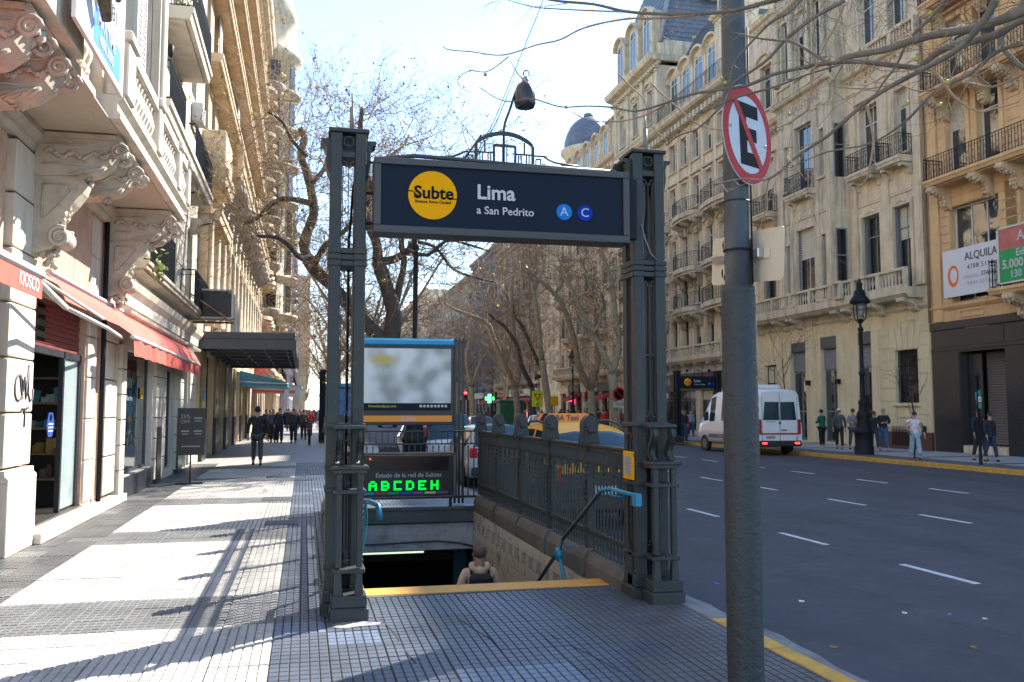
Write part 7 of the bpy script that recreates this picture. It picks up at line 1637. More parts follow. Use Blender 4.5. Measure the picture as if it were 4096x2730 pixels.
# two plates seen from behind
bp_ = M('cream_plate_back', (.50, .48, .38), .5, .08, 2, .03, 30, dirt=.15, dcol=(.25, .17, .08))
def plate(label, c, yaw, w_, h_, tilt):
    t = thing('sign_plate_back', label, 'sign', c); X_ = Matrix.Translation(c) @ Matrix.Rotation(yaw, 4, 'Z') @ Matrix.Rotation(tilt, 4, 'Y')
    r = .03; pts = []
    for (sx, sz, a0) in ((1, 1, 0), (-1, 1, 90), (-1, -1, 180), (1, -1, 270)):
        for k in range(5): a = R(a0 + k * 22.5); pts.append((sx * (w_ / 2 - r) + r * math.cos(a), sz * (h_ / 2 - r) + r * math.sin(a)))
    MB().join(MB().prism(pts, 0, .004, 'y'), X_).build('plate', bp_, t)
    MB().join(MB().box(-w_ * .05, -.012, -.02, w_ * .34, -.001, .035, b=.003), X_).build('bracket_strip', bp_, t)
    if False: pass
    MB().join(MB().lathe([(.010, -.014), (.010, -.022), (0, -.024)], (w_ * .24, 0, .008), 6, axis='y').box(-w_ * .45, -.02, -.015, -w_ * .3, -.001, .03), X_).build('bolt', MATS['bolt_steel'], t)
    mb = MB()
    for (a, b, s_) in ((-.33, .33, .03), (-.31, .24, .022), (-.33, -.25, .03), (-.3, -.35, .022), (-.30, -.03, .02), (.1, .16, .008), (.2, -.2, .006)):
        pr = [(a * w_ + s_ * rnd.uniform(.2, .5) * math.cos(k), b * h_ + s_ * rnd.uniform(.7, 1.4) * math.sin(k)) for k in [i * 1.05 for i in range(6)]]
        mb.prism(pr, -.0012, -.0004, 'y')
    MB().join(mb, X_).build('paint_chip', blk, t); return t
plate('wide cream back of a rounded plate strapped behind the near pole', (PX + .11, 4.92, 2.64), R(-90), .90, .305, R(5.6))
MB().tube([(PX + .09, PY - .06, 2.63), (PX + .11, PY - .12, 2.63)], .012, 6).box(PX + .06, PY - .13, 2.60, PX + .10, PY - .05, 2.66, b=.006).build('clamp', MATS['bolt_steel'], pole)

# ---------------------------------------------------------------- street lamps
def lamp(x, y, h, label, lit=False, z0=0.):
    t = thing('street_lamp', label, 'street lamp', (x, y, 0), 'cast iron street lamps'); s = h / 6.8
    MB().lathe([(.36, 0), (.36, .28), (.33, .32), (.33, .8), (.36, .84), (.36, .9), (.29, 1.0), (.22, 1.3), (.24, 1.4), (.24, 1.55), (.16, 1.7), (.15, 1.9), (.18, 2.0), (.11, 2.1)], (x, y, z0), 12).build('base', iron, t)
    MB().lathe([(.1, 2.05), (.085, 3), (.12, 3.05), (.12, 3.15), (.08, 3.2), (.065, h - 2.1), (.1, h - 2.05), (.1, h - 1.95), (.05, h - 1.9), (.05, h - 1.65), (.12, h - 1.6)], (x, y, z0), 10).build('shaft', iron, t)
    mb = MB()
    for k in range(4):
        a = k * math.pi / 2 + .5; c_, s_ = math.cos(a), math.sin(a)
        mb.tube([(x + c_ * q, y + s_ * q, h - w_) for q, w_ in ((.05, 1.75), (.22, 1.6), (.26, 1.3), (.27, .95))], .022, 5)
    mb.build('cage', iron, t)
    MB().lathe([(.10, h - 1.5), (.2, h - 1.25), (.23, h - 1.0)], (x, y, z0), 12).build('globe', M('lamp_glass_dark', (.12, .13, .13), .15, 0, bump=0), t)
    MB().lathe([(.30, h - 1.0), (.38, h - .98), (.36, h - .85), (.24, h - .7), (.20, h - .5), (.12, h - .45), (.10, h - .3), (.13, h - .25), (.05, h - .12), (.02, h)], (x, y, z0), 12).build('hood', iron, t)
    return t
lamp(20.9, 30.4, 6.8, 'tall black cast iron lamp on the far pavement in front of the bank doors')
lamp(20.9, 68.4, 6.8, 'distant black cast iron lamp post among the trees left of the no parking signs')
lamp(3.0, 24.9, 8.3, 'black lamp post behind the map board under the sign')
lamp(20.9, 100, 6.8, 'farthest cast iron lamp between the tree trunks')
# small posts and signs across the avenue
t = thing('street_name_post', 'slim black post with small green and white number plates at the far kerb', 'post', (20.6, 24, 0))
MB().lathe([(.06, 0), (.05, .1), (.045, 2.7), (.08, 2.72), (.08, 2.8), (.03, 2.9)], (20.6, 24.0, 0), 10).build('shaft', iron, t)
for z, c in ((1.75, (.03, .25, .15)), (1.95, (.5, .55, .5)), (2.15, (.02, .2, .1))): MB().box(20.55, 23.93, z, 20.65, 23.95, z + .17).build('plate', M('post_plate_%d' % int(z * 100), c, .5, 0, bump=0), t)
text('6', .13, (20.6, 23.925, 2.03), '-y', MATS['sign_black'], t, 'number_lettering')
signpole = M('galvanised', (.30, .31, .32), .45, .1, 5, 0)
def npark(x, y, label):
    t = thing('no_parking_sign', label, 'sign', (x, y, 0), 'no parking signs across the avenue'); MB().tube([(x, y, 0), (x, y, 3.0)], .035, 6).build('pole', signpole, t)
    MB().lathe([(0, 0), (.42, 0), (.42, .02), (0, .02)], (x, y - .06, 2.75), 24, axis='y').build('plate', redr, t); MB().lathe([(0, 0), (.31, 0)], (x, y - .065, 2.75), 24, axis='y').build('white_disc', wht, t)
    mb = MB(); 
    for (a, b, c, d) in ((-.14, -.22, -.04, .22), (-.04, -.22, .15, -.13), (-.04, -.05, .12, .04), (-.04, .13, .15, .22)): mb.box(x + a, y - .072, 2.75 + b, x + c, y - .068, 2.75 + d)
    mb.build('black_letter', blk, t); MB().join(MB().box(-.32, -.002, -.035, .32, .002, .035), Matrix.Translation((x, y - .076, 2.75)) @ Matrix.Rotation(R(45), 4, 'Y')).build('red_bar', redr, t)
    MB().box(x - .4, y - .07, 1.85, x + .4, y - .05, 2.22, b=.004).build('sub_plate', wht, t)
    for z in (2.1, 1.97): MB().box(x - .3, y - .074, z, x + .3, y - .071, z + .05).build('print_line', dkg, t)
npark(20.2, 62, 'left of the two no parking signs across the avenue, beside the forked tree'); npark(20.2, 55.8, 'right of the two no parking signs across the avenue, beside the iron column')
t = thing('pedestrian_sign', 'bright yellow square warning sign with a triangle on a thin pole', 'sign', (20.2, 77, 0)); MB().tube([(20.2, 77, 0), (20.2, 77, 3.3)], .04, 6).build('pole', signpole, t)
MB().box(19.7, 76.9, 1.95, 20.7, 76.94, 3.35, b=.01).build('plate', M('fluorescent_yellow', (.62, .68, .02), .5, .05, 3, 0), t)
mb = MB().prism([(19.85, 3.1), (20.55, 3.1), (20.2, 2.5)], 76.87, 76.89, 'y'); mb.build('triangle', MATS['reflective_red'], t); MB().prism([(20.0, 3.02), (20.4, 3.02), (20.2, 2.66)], 76.85, 76.865, 'y').build('triangle_inner', MATS['fluorescent_yellow'], t)
MB().box(20.17, 76.87, 2.1, 20.23, 76.89, 2.4).prism([(20.08, 2.2), (20.32, 2.2), (20.2, 2.05)], 76.87, 76.89, 'y').build('arrow', blk, t)
t = thing('red_traffic_light', 'traffic light showing red in front of the farthest tree trunk', 'traffic light', (19.9, 112, 0)); MB().tube([(20.2, 112, 0), (20.2, 112, 4.2)], .08, 6).build('pole', iron, t); MB().box(19.75, 111.8, 2.9, 20.15, 112.1, 4.1, b=.03).build('housing', blackm, t)
MB().blob((19.95, 111.75, 3.8), .19, 10).build('red_lens', M('red_light', (1, .02, .02), .5, 0, bump=0, emit=6), t); MB().lathe([(.14, 0), (.14, -.01), (0, -.01)], (19.95, 111.8, 3.3), 10, axis='y').build('dark_lens', blk, t)
t = thing('pharmacy_cross', 'glowing green cross sign on the far shop front', 'sign', (24, 112, 3)); MB().box(22.9, 111.9, 2.55, 23.3, 112.1, 3.65).box(22.55, 111.9, 2.9, 23.65, 112.1, 3.3).build('cross', M('green_cross', (.05, 1, .15), .5, 0, bump=0, emit=2.5), t)
MB().tube([(23.3, 112, 3.7), (25.8, 112, 3.7)], .04, 5).tube([(23.3, 112, 3.6), (23.3, 112, 3.7)], .03, 5).build('arm', iron, t)
t = thing('yellow_bin', 'small yellow box sign on a post between the tall tree and the lamp', 'sign', (20.4, 72, 2)); MB().tube([(20.4, 72, 0), (20.4, 72, 2.9)], .04, 6).build('pole', iron, t); MB().box(20.1, 71.85, 2.0, 20.7, 72.1, 2.8, b=.03).build('box', yel, t)
t = thing('waste_container', 'tall dark green waste container behind the far taxis', 'container', (19, 82, 0)); gg = M('container_green', (.012, .10, .035), .5, .12, 3, 0)
mb = MB().box(17.9, 82, .1, 20.2, 83.6, 2.4, b=.06).box(17.8, 81.95, 2.4, 20.3, 83.65, 2.6, b=.05)
mb.build('body', gg, t)
for i in range(5): MB().box(18.1 + i * .45, 81.94, .3, 18.2 + i * .45, 82.0, 2.3).build('rib', gg, t)
# small station entrance across the avenue
t = thing('station_entrance', 'far station entrance with a small Lima sign beside the white van', 'station entrance', (20.2, 43.6, 0))
for x in (19.0, 21.3):
    for dx_ in (-.13, .07): MB().box(x + dx_, 43.4, 0, x + dx_ + .07, 43.5, 3.7).box(x + dx_, 43.65, 0, x + dx_ + .07, 43.75, 3.7).build('column_post', iron, t)
    MB().box(x - .17, 43.38, 3.65, x + .17, 43.78, 3.75).box(x - .15, 43.38, 2.5, x + .15, 43.78, 2.62).box(x - .16, 43.38, 1.3, x + .16, 43.78, 1.38).box(x - .05, 43.5, .1, x + .05, 43.6, 3.6).build('column_band', iron, t)
    MB().box(x - .25, 43.3, 0, x + .25, 43.85, .35, b=.02).build('column_plinth', granite, t)
MB().box(19.15, 43.35, 2.82, 21.15, 43.55, 3.45, b=.02).build('sign_panel', navy, t); MB().lathe([(0, 0), (.2, 0), (.2, .01), (0, .01)], (19.5, 43.33, 3.14), 24, axis='y').build('logo_disc', yel, t)
text('Subte', .14, (19.5, 43.32, 3.15), '-y', blk, t, 'sign_lettering'); text('Lima', .2, (19.85, 43.33, 3.2), '-y', wht, t, 'sign_lettering', 'LEFT', off=.003); text('a Plaza de Mayo', .1, (19.85, 43.33, 3.02), '-y', wht, t, 'sign_lettering', 'LEFT')
for x, m_ in ((20.72, blueA), (20.92, blueC)): MB().lathe([(0, 0), (.075, 0), (.075, .01), (0, .01)], (x, 43.33, 3.05), 16, axis='y').build('line_disc', m_, t)
MB().tube([(19.9, 43.45, 3.45), (19.95, 43.45, 3.72), (20.15, 43.45, 3.8), (20.35, 43.45, 3.72), (20.4, 43.45, 3.45)], .02, 5).tube([(20.15, 43.45, 3.45), (20.15, 43.45, 3.8)], .015, 5).tube([(19.5, 43.45, 3.45), (19.5, 43.45, 3.7)], .015, 5).blob((19.5, 43.4, 3.75), .08, 8).blob((20.75, 43.4, 3.75), .09, 8).build('crest', iron, t)
MB().box(19.0, 43.9, 0, 19.15, 52, .32).box(19.1, 51.8, 0, 21.2, 52, .32).build('kerb', M('grey_kerb', (.12, .12, .12), .7, .2, 3, .1), t)
for k in range(52): inst('railing_bar', bar_me, t, (19.07, 44.0 + k * .155, .32), sc=(1, 1, 1.05))
for k in range(14): inst('railing_bar', bar_me, t, (19.2 + k * .15, 51.9, .32), sc=(1, 1, 1.05))
MB().box(19.04, 43.9, 1.08, 19.1, 52, 1.13).box(19.04, 43.9, .5, 19.1, 52, .53).box(19.1, 51.87, 1.08, 21.2, 51.93, 1.13).build('rail', iron, t)
# a second entrance further down the left pavement
t = thing('station_entrance', 'second iron station entrance far down the left pavement with a blue poster board', 'station entrance', (.6, 46, 0))
for (x, y) in ((.9, 46), (.9, 49)):
    for a in (-.12, .08): MB().box(x + a, y, 0, x + a + .06, y + .08, 3.7).box(x + a, y + .2, 0, x + a + .06, y + .28, 3.7).build('column_post', iron, t)
    MB().box(x - .16, y - .03, 3.6, x + .18, y + .3, 3.72).box(x - .14, y - .02, 2.4, x + .16, y + .29, 2.52).box(x - .04, y + .1, 0, x + .04, y + .18, 3.6).build('column_band', iron, t)
MB().box(1.0, 46.6, 1.0, 2.6, 46.7, 3.0, b=.02).build('poster_board', blackm, t); MB().box(1.05, 46.57, 1.2, 2.55, 46.6, 2.75).build('poster', M('blue_poster', (.06, .18, .42), .5, .6, 3, 0), t); MB().box(1.05, 46.55, 1.1, 2.55, 46.59, 1.35).build('orange_strip', MATS['orange_sign'], t); MB().box(1.0, 46.55, 2.85, 2.6, 46.72, 3.05, b=.03).build('cyan_cap', MATS['cyan_cap_paint'], t)
# free standing shop board on the left pavement
t = thing('menu_board', 'black promotional board on a single foot outside the shops on the left', 'board', (-2.55, 22, 0))
MB().box(-2.86, 22.0, .66, -2.24, 22.06, 1.75, b=.008).build('panel', M('board_charcoal', (.022, .022, .026), .45, .1, 4, 0), t)
MB().tube([(-2.55, 22.03, .03), (-2.55, 22.03, .68)], .02, 8).box(-2.85, 21.85, 0, -2.25, 22.25, .03, b=.008).build('stand', blackm, t)
cp_ = M('chalk_print', (.28, .28, .30), .6, 0, bump=0)
text('25%', .13, (-2.68, 21.995, 1.55), '-y', cp_, t, ext=.001); text('OFF', .12, (-2.68, 21.995, 1.43), '-y', cp_, t, ext=.001)
for (x, z) in ((-2.4, 1.5), (-2.68, 1.2), (-2.4, 1.2)): MB().box(x - .09, 21.993, z, x + .09, 21.998, z + .03).box(x - .07, 21.993, z - .06, x + .07, 21.998, z - .04).build('print_line', cp_, t)
piece('print_line', t, cp_, -2.75, 21.993, .85, -2.35, 21.998, .875, False)
# ---------------------------------------------------------------- vehicles
tyre = M('tyre_rubber', (.012, .012, .013), .8, .1, 9, 0); rimm = M('wheel_rim', (.25, .26, .27), .35, .1, 9, 0, metal=.7)
carglass = glassmat('car_glass', (.01, .035, .05), .04, 1.6, .002)
trim = M('black_trim', (.015, .015, .017), .5, 0, bump=0); tail = M('tail_lamp', (.35, .01, .01), .25, 0, bump=0); tailon = M('tail_lamp_lit', (1, .03, .02), .4, 0, bump=0, emit=3)
headl = M('head_lamp', (.5, .52, .55), .15, 0, bump=0)
def paintm(name, c, rough=.22): 
    m = M(name, c, rough, .03, 2, 0); m.node_tree.nodes['Principled BSDF'].inputs['Coat Weight'].default_value = .5; return m
def vehicle(name, label, cat, loc, rz, st, paint, group=None, roofpaint=None, glass_sides=True, wheels=(), wr=.31, lamps=True, lit=False, low=None):
    """st: stations rear -> front along +Y: (y, half width, z sill, z belt, z roof, roof half width, kind). kind: b body, g cabin side glass, w windscreen slope, p pillar"""
    t = thing(name, label, cat, (0, 0, 0), group)
    X_ = Matrix.Translation(loc) @ Matrix.Rotation(rz, 4, 'Z')
    def ring(s):
        y, w_, zs, zb, zr, rw, k = s
        half = [(0, zs), (w_ * .9, zs), (w_ * .985, zs + .06), (w_, zs + (zb - zs) * .45), (w_ * .985, zb - .05), (w_ * .955, zb), (rw + (w_ * .955 - rw) * .12, zr - (zr - zb) * .14), (rw * .93, zr - .02 if zr - zb > .1 else zr - .005), (rw * .5, zr + .022), (0, zr + .03)]
        return [(x, y, z) for x, z in half] + [(-x, y, z) for x, z in half[-2:0:-1]]
    rs = [ring(s) for s in st]; n = len(rs[0]); body = MB(); gl = MB(); rf = MB(); v = [p for r in rs for p in r]
    body.add([X_ @ Vector(p) for p in v], []); gl.add(body.v[:], []); rf.add(body.v[:], [])
    for i in range(len(st) - 1):
        k = st[i][6]
        for j in range(n):
            f = (i * n + j, i * n + (j + 1) % n, (i + 1) * n + (j + 1) % n, (i + 1) * n + j); tgt = body
            seg = j if j < 9 else n - 1 - j
            if k == 'g' and seg == 5: tgt = gl
            if k == 'w' and seg in (6, 7, 8): tgt = gl
            if roofpaint and tgt is body and seg >= 6: tgt = rf
            if roofpaint and tgt is body and k in 'gpw' and seg >= 5: tgt = rf
            tgt.f.append(f); tgt.m.append(0); tgt.sm.append(True)
    body.f += [tuple(range(n))[::-1], tuple((len(st) - 1) * n + j for j in range(n))]; body.m += [0, 0]; body.sm += [False, False]
    body.build('body', low or paint, t)
    def compact(src, nm, m_, faces):
        used = sorted({i for f in faces for i in f}); ix = {q: i for i, q in enumerate(used)}
        mb = MB().add([src.v[q] for q in used], [tuple(ix[i] for i in f) for f in faces]); mb.sm = [True] * len(faces); mb.build(nm, m_, t)
    grp_ = {}
    for f in gl.f: j = f[0] % n; i = f[0] // n; key = (i if st[i][6] == 'g' else 100 + (i > len(st) // 2), 'top' if st[i][6] == 'w' else (j < n // 2)); grp_.setdefault(key, []).append(f)
    for key in grp_: compact(gl, 'window', carglass, grp_[key])
    if rf.f: compact(rf, 'roof_panel', roofpaint, rf.f)
    for wy in wheels:
        for s in (-1, 1):
            w_ = max(q[1] for q in st); x = s * (w_ - .10)
            MB().join(MB().lathe([(wr * .6, -.1), (wr, -.09), (wr, .09), (wr * .6, .1)], (x, wy, wr), 16, axis='x'), X_).build('tyre', tyre, t)
            MB().join(MB().lathe([(0, .07 * s), (wr * .55, .1 * s), (wr * .62, .105 * s)], (x, wy, wr), 12, axis='x'), X_).build('rim', rimm, t)
            MB().join(MB().lathe([(wr * 1.12, -.012), (wr * 1.12, .012)], (s * (w_ - .008), wy, wr), 16, axis='x'), X_).build('wheel_arch', trim, t)
    return t, X_
def add(t, X_, nm, m, mb): return MB().join(mb, X_).build(nm, m, t)
taxiy = M('taxi_yellow', (.66, .33, .004), .5, .04, 2, 0, spec=.15); black = paintm('taxi_black', (.012, .012, .014))
def hatch(L=4.1, w=.85, h=1.5):
    return [(0, w * .90, .35, .85, .86, w * .8, 'b'), (.06, w * .95, .28, .95, .97, w * .8, 'w'), (.42, w * .99, .22, .98, h - .07, w * .70, 'w'), (.50, w, .22, .98, h - .02, w * .72, 'g'), (1.35, w, .2, .97, h, w * .74, 'p'), (1.43, w, .2, .97, h, w * .74, 'g'),
            (2.2, w, .2, .95, h - .01, w * .73, 'p'), (2.28, w, .2, .95, h - .02, w * .73, 'w'), (3.15, w * .98, .2, .94, .96, w * .78, 'b'), (3.8, w * .92, .22, .78, .82, w * .72, 'b'), (L, w * .78, .3, .62, .64, w * .6, 'b')]
def taxi(label, loc, rz=0, grp=None, big=False, lit=False):
    w = .84
    st = hatch(4.1, w, 1.44) if not big else [(0, w * .90, .35, .85, .86, w * .8, 'b'), (.05, w * .95, .28, .99, 1.01, w * .82, 'w'), (.30, w * .99, .22, 1.0, 1.42, w * .74, 'w'), (.40, w, .22, 1.0, 1.48, w * .74, 'g'), (.85, w, .22, 1.0, 1.56, w * .74, 'g'), (1.35, w, .2, 1.0, 1.60, w * .75, 'p'), (1.43, w, .2, 1.0, 1.605, w * .75, 'g'),
            (2.2, w, .2, .98, 1.60, w * .74, 'p'), (2.28, w, .2, .98, 1.59, w * .73, 'w'), (3.15, w * .98, .2, .98, 1.0, w * .78, 'b'), (3.8, w * .92, .22, .82, .86, w * .72, 'b'), (4.1, w * .78, .3, .66, .68, w * .6, 'b')]
    t, X_ = vehicle('taxi', label, 'taxi', loc, rz, st, black, grp, roofpaint=taxiy, wheels=(.75, 3.3), low=black)
    add(t, X_, 'rear_lamp', tailon if lit else tail, MB().box(.62, -.02, .72, .80, .06, .95, b=.02)); add(t, X_, 'rear_lamp', tailon if lit else tail, MB().box(-.80, -.02, .72, -.62, .06, .95, b=.02))
    add(t, X_, 'bumper', trim, MB().box(-.78, -.06, .3, .78, .1, .52, b=.03)); add(t, X_, 'number_plate', wht, MB().box(-.25, -.075, .55, .25, -.055, .68))
    add(t, X_, 'mirror', taxiy, MB().box(-.98, 2.35, .95, -.85, 2.5, 1.08, b=.03).box(.85, 2.35, .95, .98, 2.5, 1.08, b=.03))
    return t, X_
TX = (4.46, 13.2, -.13)
t, X_ = taxi('black and yellow taxi with BA Taxi roof box parked right behind the entrance railing', TX, big=True)
orng = M('taxi_box_orange', (.72, .22, .03), .45, .06, 3, 0)
box = add(t, X_, 'roof_box', orng, MB().prism([(-.54, 1.62), (.54, 1.62), (.44, 1.78), (-.44, 1.78)], 1.68, 1.92, 'y'))
add(t, X_, 'roof_box_end', navy, MB().add([(.54, 1.675, 1.625), (.44, 1.675, 1.78), (.36, 1.675, 1.78), (.44, 1.675, 1.625)], [(0, 1, 2, 3)]).add([(-.54, 1.675, 1.625), (-.44, 1.675, 1.78), (-.36, 1.675, 1.78), (-.44, 1.675, 1.625)], [(0, 1, 2, 3)]))
text('BA Taxi', .13, (TX[0] - .02, TX[1] + 1.67, TX[2] + 1.70), '-y', dkg, t, 'box_lettering', off=.002)
add(t, X_, 'roof_rail', trim, MB().tube([(.60, .5, 1.46), (.61, .75, 1.60), (.62, 1.4, 1.66), (.60, 2.0, 1.64), (.59, 2.2, 1.56)], .02, 6).tube([(-.60, .5, 1.46), (-.61, .75, 1.60), (-.62, 1.4, 1.66), (-.60, 2.0, 1.64), (-.59, 2.2, 1.56)], .02, 6))
add(t, X_, 'aerial', trim, MB().tube([(.18, .66, 1.54), (.2, .56, 1.70)], .010, 5).blob((.18, .66, 1.55), .035, 8, sq=(1, 1, .5)))
add(t, X_, 'brake_light', tail, MB().box(.0, .345, 1.46, .10, .37, 1.48))
add(t, X_, 'window_print', M('faint_sticker', (.3, .45, .4), .5, 0, bump=0), MB().add([(.36, .17, 1.20), (.54, .17, 1.20), (.52, .22, 1.29), (.36, .22, 1.29)], [(0, 1, 2, 3)]))
silver = paintm('silver_blue_paint', (.30, .36, .42))
c2, X2 = vehicle('parked_car', 'pale silver blue car in front of the taxi behind the railing', 'car', (4.6, 20.6, -.13), 0, hatch(4.2, .87, 1.46), silver, 'cars in the near lane', wheels=(.75, 3.3))
add(c2, X2, 'rear_lamp', tail, MB().box(.64, -.02, .72, .82, .06, .95, b=.02).box(-.82, -.02, .72, -.64, .06, .95, b=.02)); add(c2, X2, 'bumper', trim, MB().box(-.78, -.06, .3, .78, .1, .5, b=.03))
whitep = paintm('white_paint', (.62, .64, .66))
c3, X3 = vehicle('parked_car', 'white car further ahead past the silver one', 'car', (4.1, 29.0, -.13), 0, hatch(4.2, .87, 1.5), whitep, 'cars in the near lane', wheels=(.75, 3.3))
add(c3, X3, 'rear_lamp', tail, MB().box(.64, -.02, .72, .82, .06, .95, b=.02).box(-.82, -.02, .72, -.64, .06, .95, b=.02))
c4, X4 = vehicle('parked_car', 'white van-like car with red striped tail seen through the railing corner', 'car', (4.05, 25.2, -.13), 0, hatch(3.4, .84, 1.75), whitep, 'cars in the near lane', wheels=(.75, 2.7))
add(c4, X4, 'rear_lamp', tail, MB().box(-.83, -.03, .75, -.66, .06, 1.35, b=.02).box(.66, -.03, .75, .83, .06, 1.35, b=.02)); add(c4, X4, 'red_stripe', MATS['reflective_red'], MB().box(-.8, -.04, .55, .8, -.01, .66).box(-.8, -.04, .32, .8, -.01, .42))
taxi('far taxi with glowing brake lights between the parked car and the green container', (10.3, 52, -.13), R(-4), 'taxis', lit=True)
taxi('second far taxi left of the braking one', (8.6, 62, -.13), R(-2), 'taxis')
for i, (x, y, p, lb) in enumerate(((6.0, 45, whitep, 'white car in the lane behind the railing crests on the left'), (12.5, 84, silver, 'grey car far down the avenue near the traffic light'), (8.5, 92, whitep, 'small pale far car in the middle of the avenue'), (16.5, 60, paintm('dark_paint', (.03, .035, .05)), 'dark far car by the opposite kerb'))):
    c, Xc = vehicle('parked_car', lb, 'car', (x, y, -.13), 0, hatch(4.2, .87, 1.48), p, 'far cars', wheels=(.75, 3.3)); add(c, Xc, 'rear_lamp', tail, MB().box(.64, -.02, .72, .82, .06, .95, b=.02).box(-.82, -.02, .72, -.64, .06, .95, b=.02))
# white van
vw = 1.04
vs = [(0, vw * .95, .45, 1.35, 2.55, vw * .80, 'b'), (.08, vw * .985, .42, 1.35, 2.62, vw * .82, 'b'), (.5, vw, .4, 1.35, 2.66, vw * .83, 'g'), (1.7, vw, .4, 1.35, 2.66, vw * .83, 'p'), (1.85, vw, .4, 1.35, 2.66, vw * .83, 'g'), (3.2, vw, .4, 1.35, 2.66, vw * .83, 'p'), (3.35, vw, .4, 1.35, 2.64, vw * .83, 'p'),
      (3.8, vw, .4, 1.33, 2.62, vw * .82, 'g'), (4.35, vw, .4, 1.32, 2.50, vw * .80, 'w'), (5.25, vw * .98, .38, 1.25, 1.32, vw * .8, 'b'), (5.65, vw * .92, .38, 1.0, 1.05, vw * .74, 'b'), (5.85, vw * .8, .42, .8, .82, vw * .6, 'b')]
VL = (18.62, 32.6, -.13)
v1, XV = vehicle('white_van', 'white minibus van with dark rear windows and a red stripe parked at the far kerb', 'van', VL, 0, vs, whitep, wheels=(1.15, 4.75), wr=.34)
add(v1, XV, 'rear_window', carglass, MB().add([(-.74, -.012, 1.42), (-.03, -.012, 1.42), (-.03, .0, 2.15), (-.66, .0, 2.15)], [(0, 1, 2, 3)])); add(v1, XV, 'rear_window', carglass, MB().add([(.03, -.012, 1.42), (.74, -.012, 1.42), (.66, .0, 2.15), (.03, .0, 2.15)], [(0, 1, 2, 3)]))
add(v1, XV, 'door_gap', trim, MB().box(-.006, -.012, .55, .006, .02, 2.5).box(-.78, -.012, .5, -.77, .02, 2.35).box(.77, -.012, .5, .78, .02, 2.35))
add(v1, XV, 'red_stripe', MATS['reflective_red'], MB().box(-.86, -.018, .84, .86, .0, .90)); 
for s in (-1, 1): add(v1, XV, 'rear_lamp', tail, MB().box(s * .80, -.02, .85, s * .94, .08, 1.45, b=.02)); add(v1, XV, 'bumper_light', tailon, MB().box(s * .62, -.09, .47, s * .82, -.06, .53))
add(v1, XV, 'bumper', trim, MB().box(-.93, -.08, .36, .93, .1, .60, b=.04)); add(v1, XV, 'number_plate', M('plate_grey', (.2, .2, .22), .5, 0, bump=0), MB().box(-.62, -.03, .68, -.22, -.012, .78))
add(v1, XV, 'door_handle', trim, MB().box(.05, -.04, 1.0, .3, -.01, 1.04)); add(v1, XV, 'emblem', M('chrome', (.5, .5, .5), .2, 0, bump=0, metal=1), MB().lathe([(.05, 0), (.065, -.01), (.05, -.012)], (0, -.005, 1.32), 16, axis='y').tube([(0, -.015, 1.32), (0, -.015, 1.375)], .006, 4).tube([(0, -.015, 1.32), (.045, -.015, 1.29)], .006, 4).tube([(0, -.015, 1.32), (-.045, -.015, 1.29)], .006, 4))
text('S', .14, (VL[0] + .72, VL[1] - .02, VL[2] + .68), '-y', dkg, v1, 'van_lettering'); text('Viajes Urbanos', .07, (VL[0] - .4, VL[1] - .02, VL[2] + 1.36), '-y', dkg, v1, 'van_lettering')
add(v1, XV, 'side_moulding', M('side_grey_trim', (.12, .13, .14), .5, .1, 3, 0), MB().box(-vw - .008, .1, .62, -vw + .02, .8, .78).box(-vw - .008, 1.6, .62, -vw + .02, 4.3, .78))
add(v1, XV, 'roof_unit', whitep, MB().box(-.62, .9, 2.66, .62, 2.9, 2.86, b=.07)); add(v1, XV, 'mirror', trim, MB().box(-1.2, 4.35, 1.35, -1.0, 4.5, 1.75, b=.03))
add(v1, XV, 'orange_marker', MATS['orange_sign'], MB().box(-vw - .015, 3.1, .65, -vw, 3.25, .72))
# motorbike parked on the left pavement, seen from behind
mt = thing('motorbike', 'dark motorcycle parked on the left pavement near the second entrance', 'motorcycle', (.3, 44, 0)); mx, my = .28, 44
for dy in (0, 1.3): MB().lathe([(.2, -.06), (.3, -.05), (.32, 0), (.3, .05), (.2, .06)], (mx, my + dy, .32), 16, axis='x').build('wheel', tyre, mt)
MB().box(mx - .12, my + .2, .45, mx + .12, my + 1.0, .85, b=.06).box(mx - .14, my - .1, .82, mx + .14, my + .7, .95, b=.05).blob((mx, my + .9, .95), .2, 10, sq=(.8, 1.3, .8)).build('frame', trim, mt)
MB().tube([(mx - .35, my + 1.0, 1.12), (mx, my + 1.12, 1.05), (mx + .35, my + 1.0, 1.12)], .02, 6).tube([(mx - .25, my + 1.0, 1.1), (mx - .32, my + 1.0, 1.32)], .01, 5).tube([(mx + .25, my + 1.0, 1.1), (mx + .32, my + 1.0, 1.32)], .01, 5).build('handlebar', iron, mt)
MB().box(mx - .06, my - .14, .74, mx + .06, my - .1, .82, b=.01).build('rear_lamp', tail, mt)
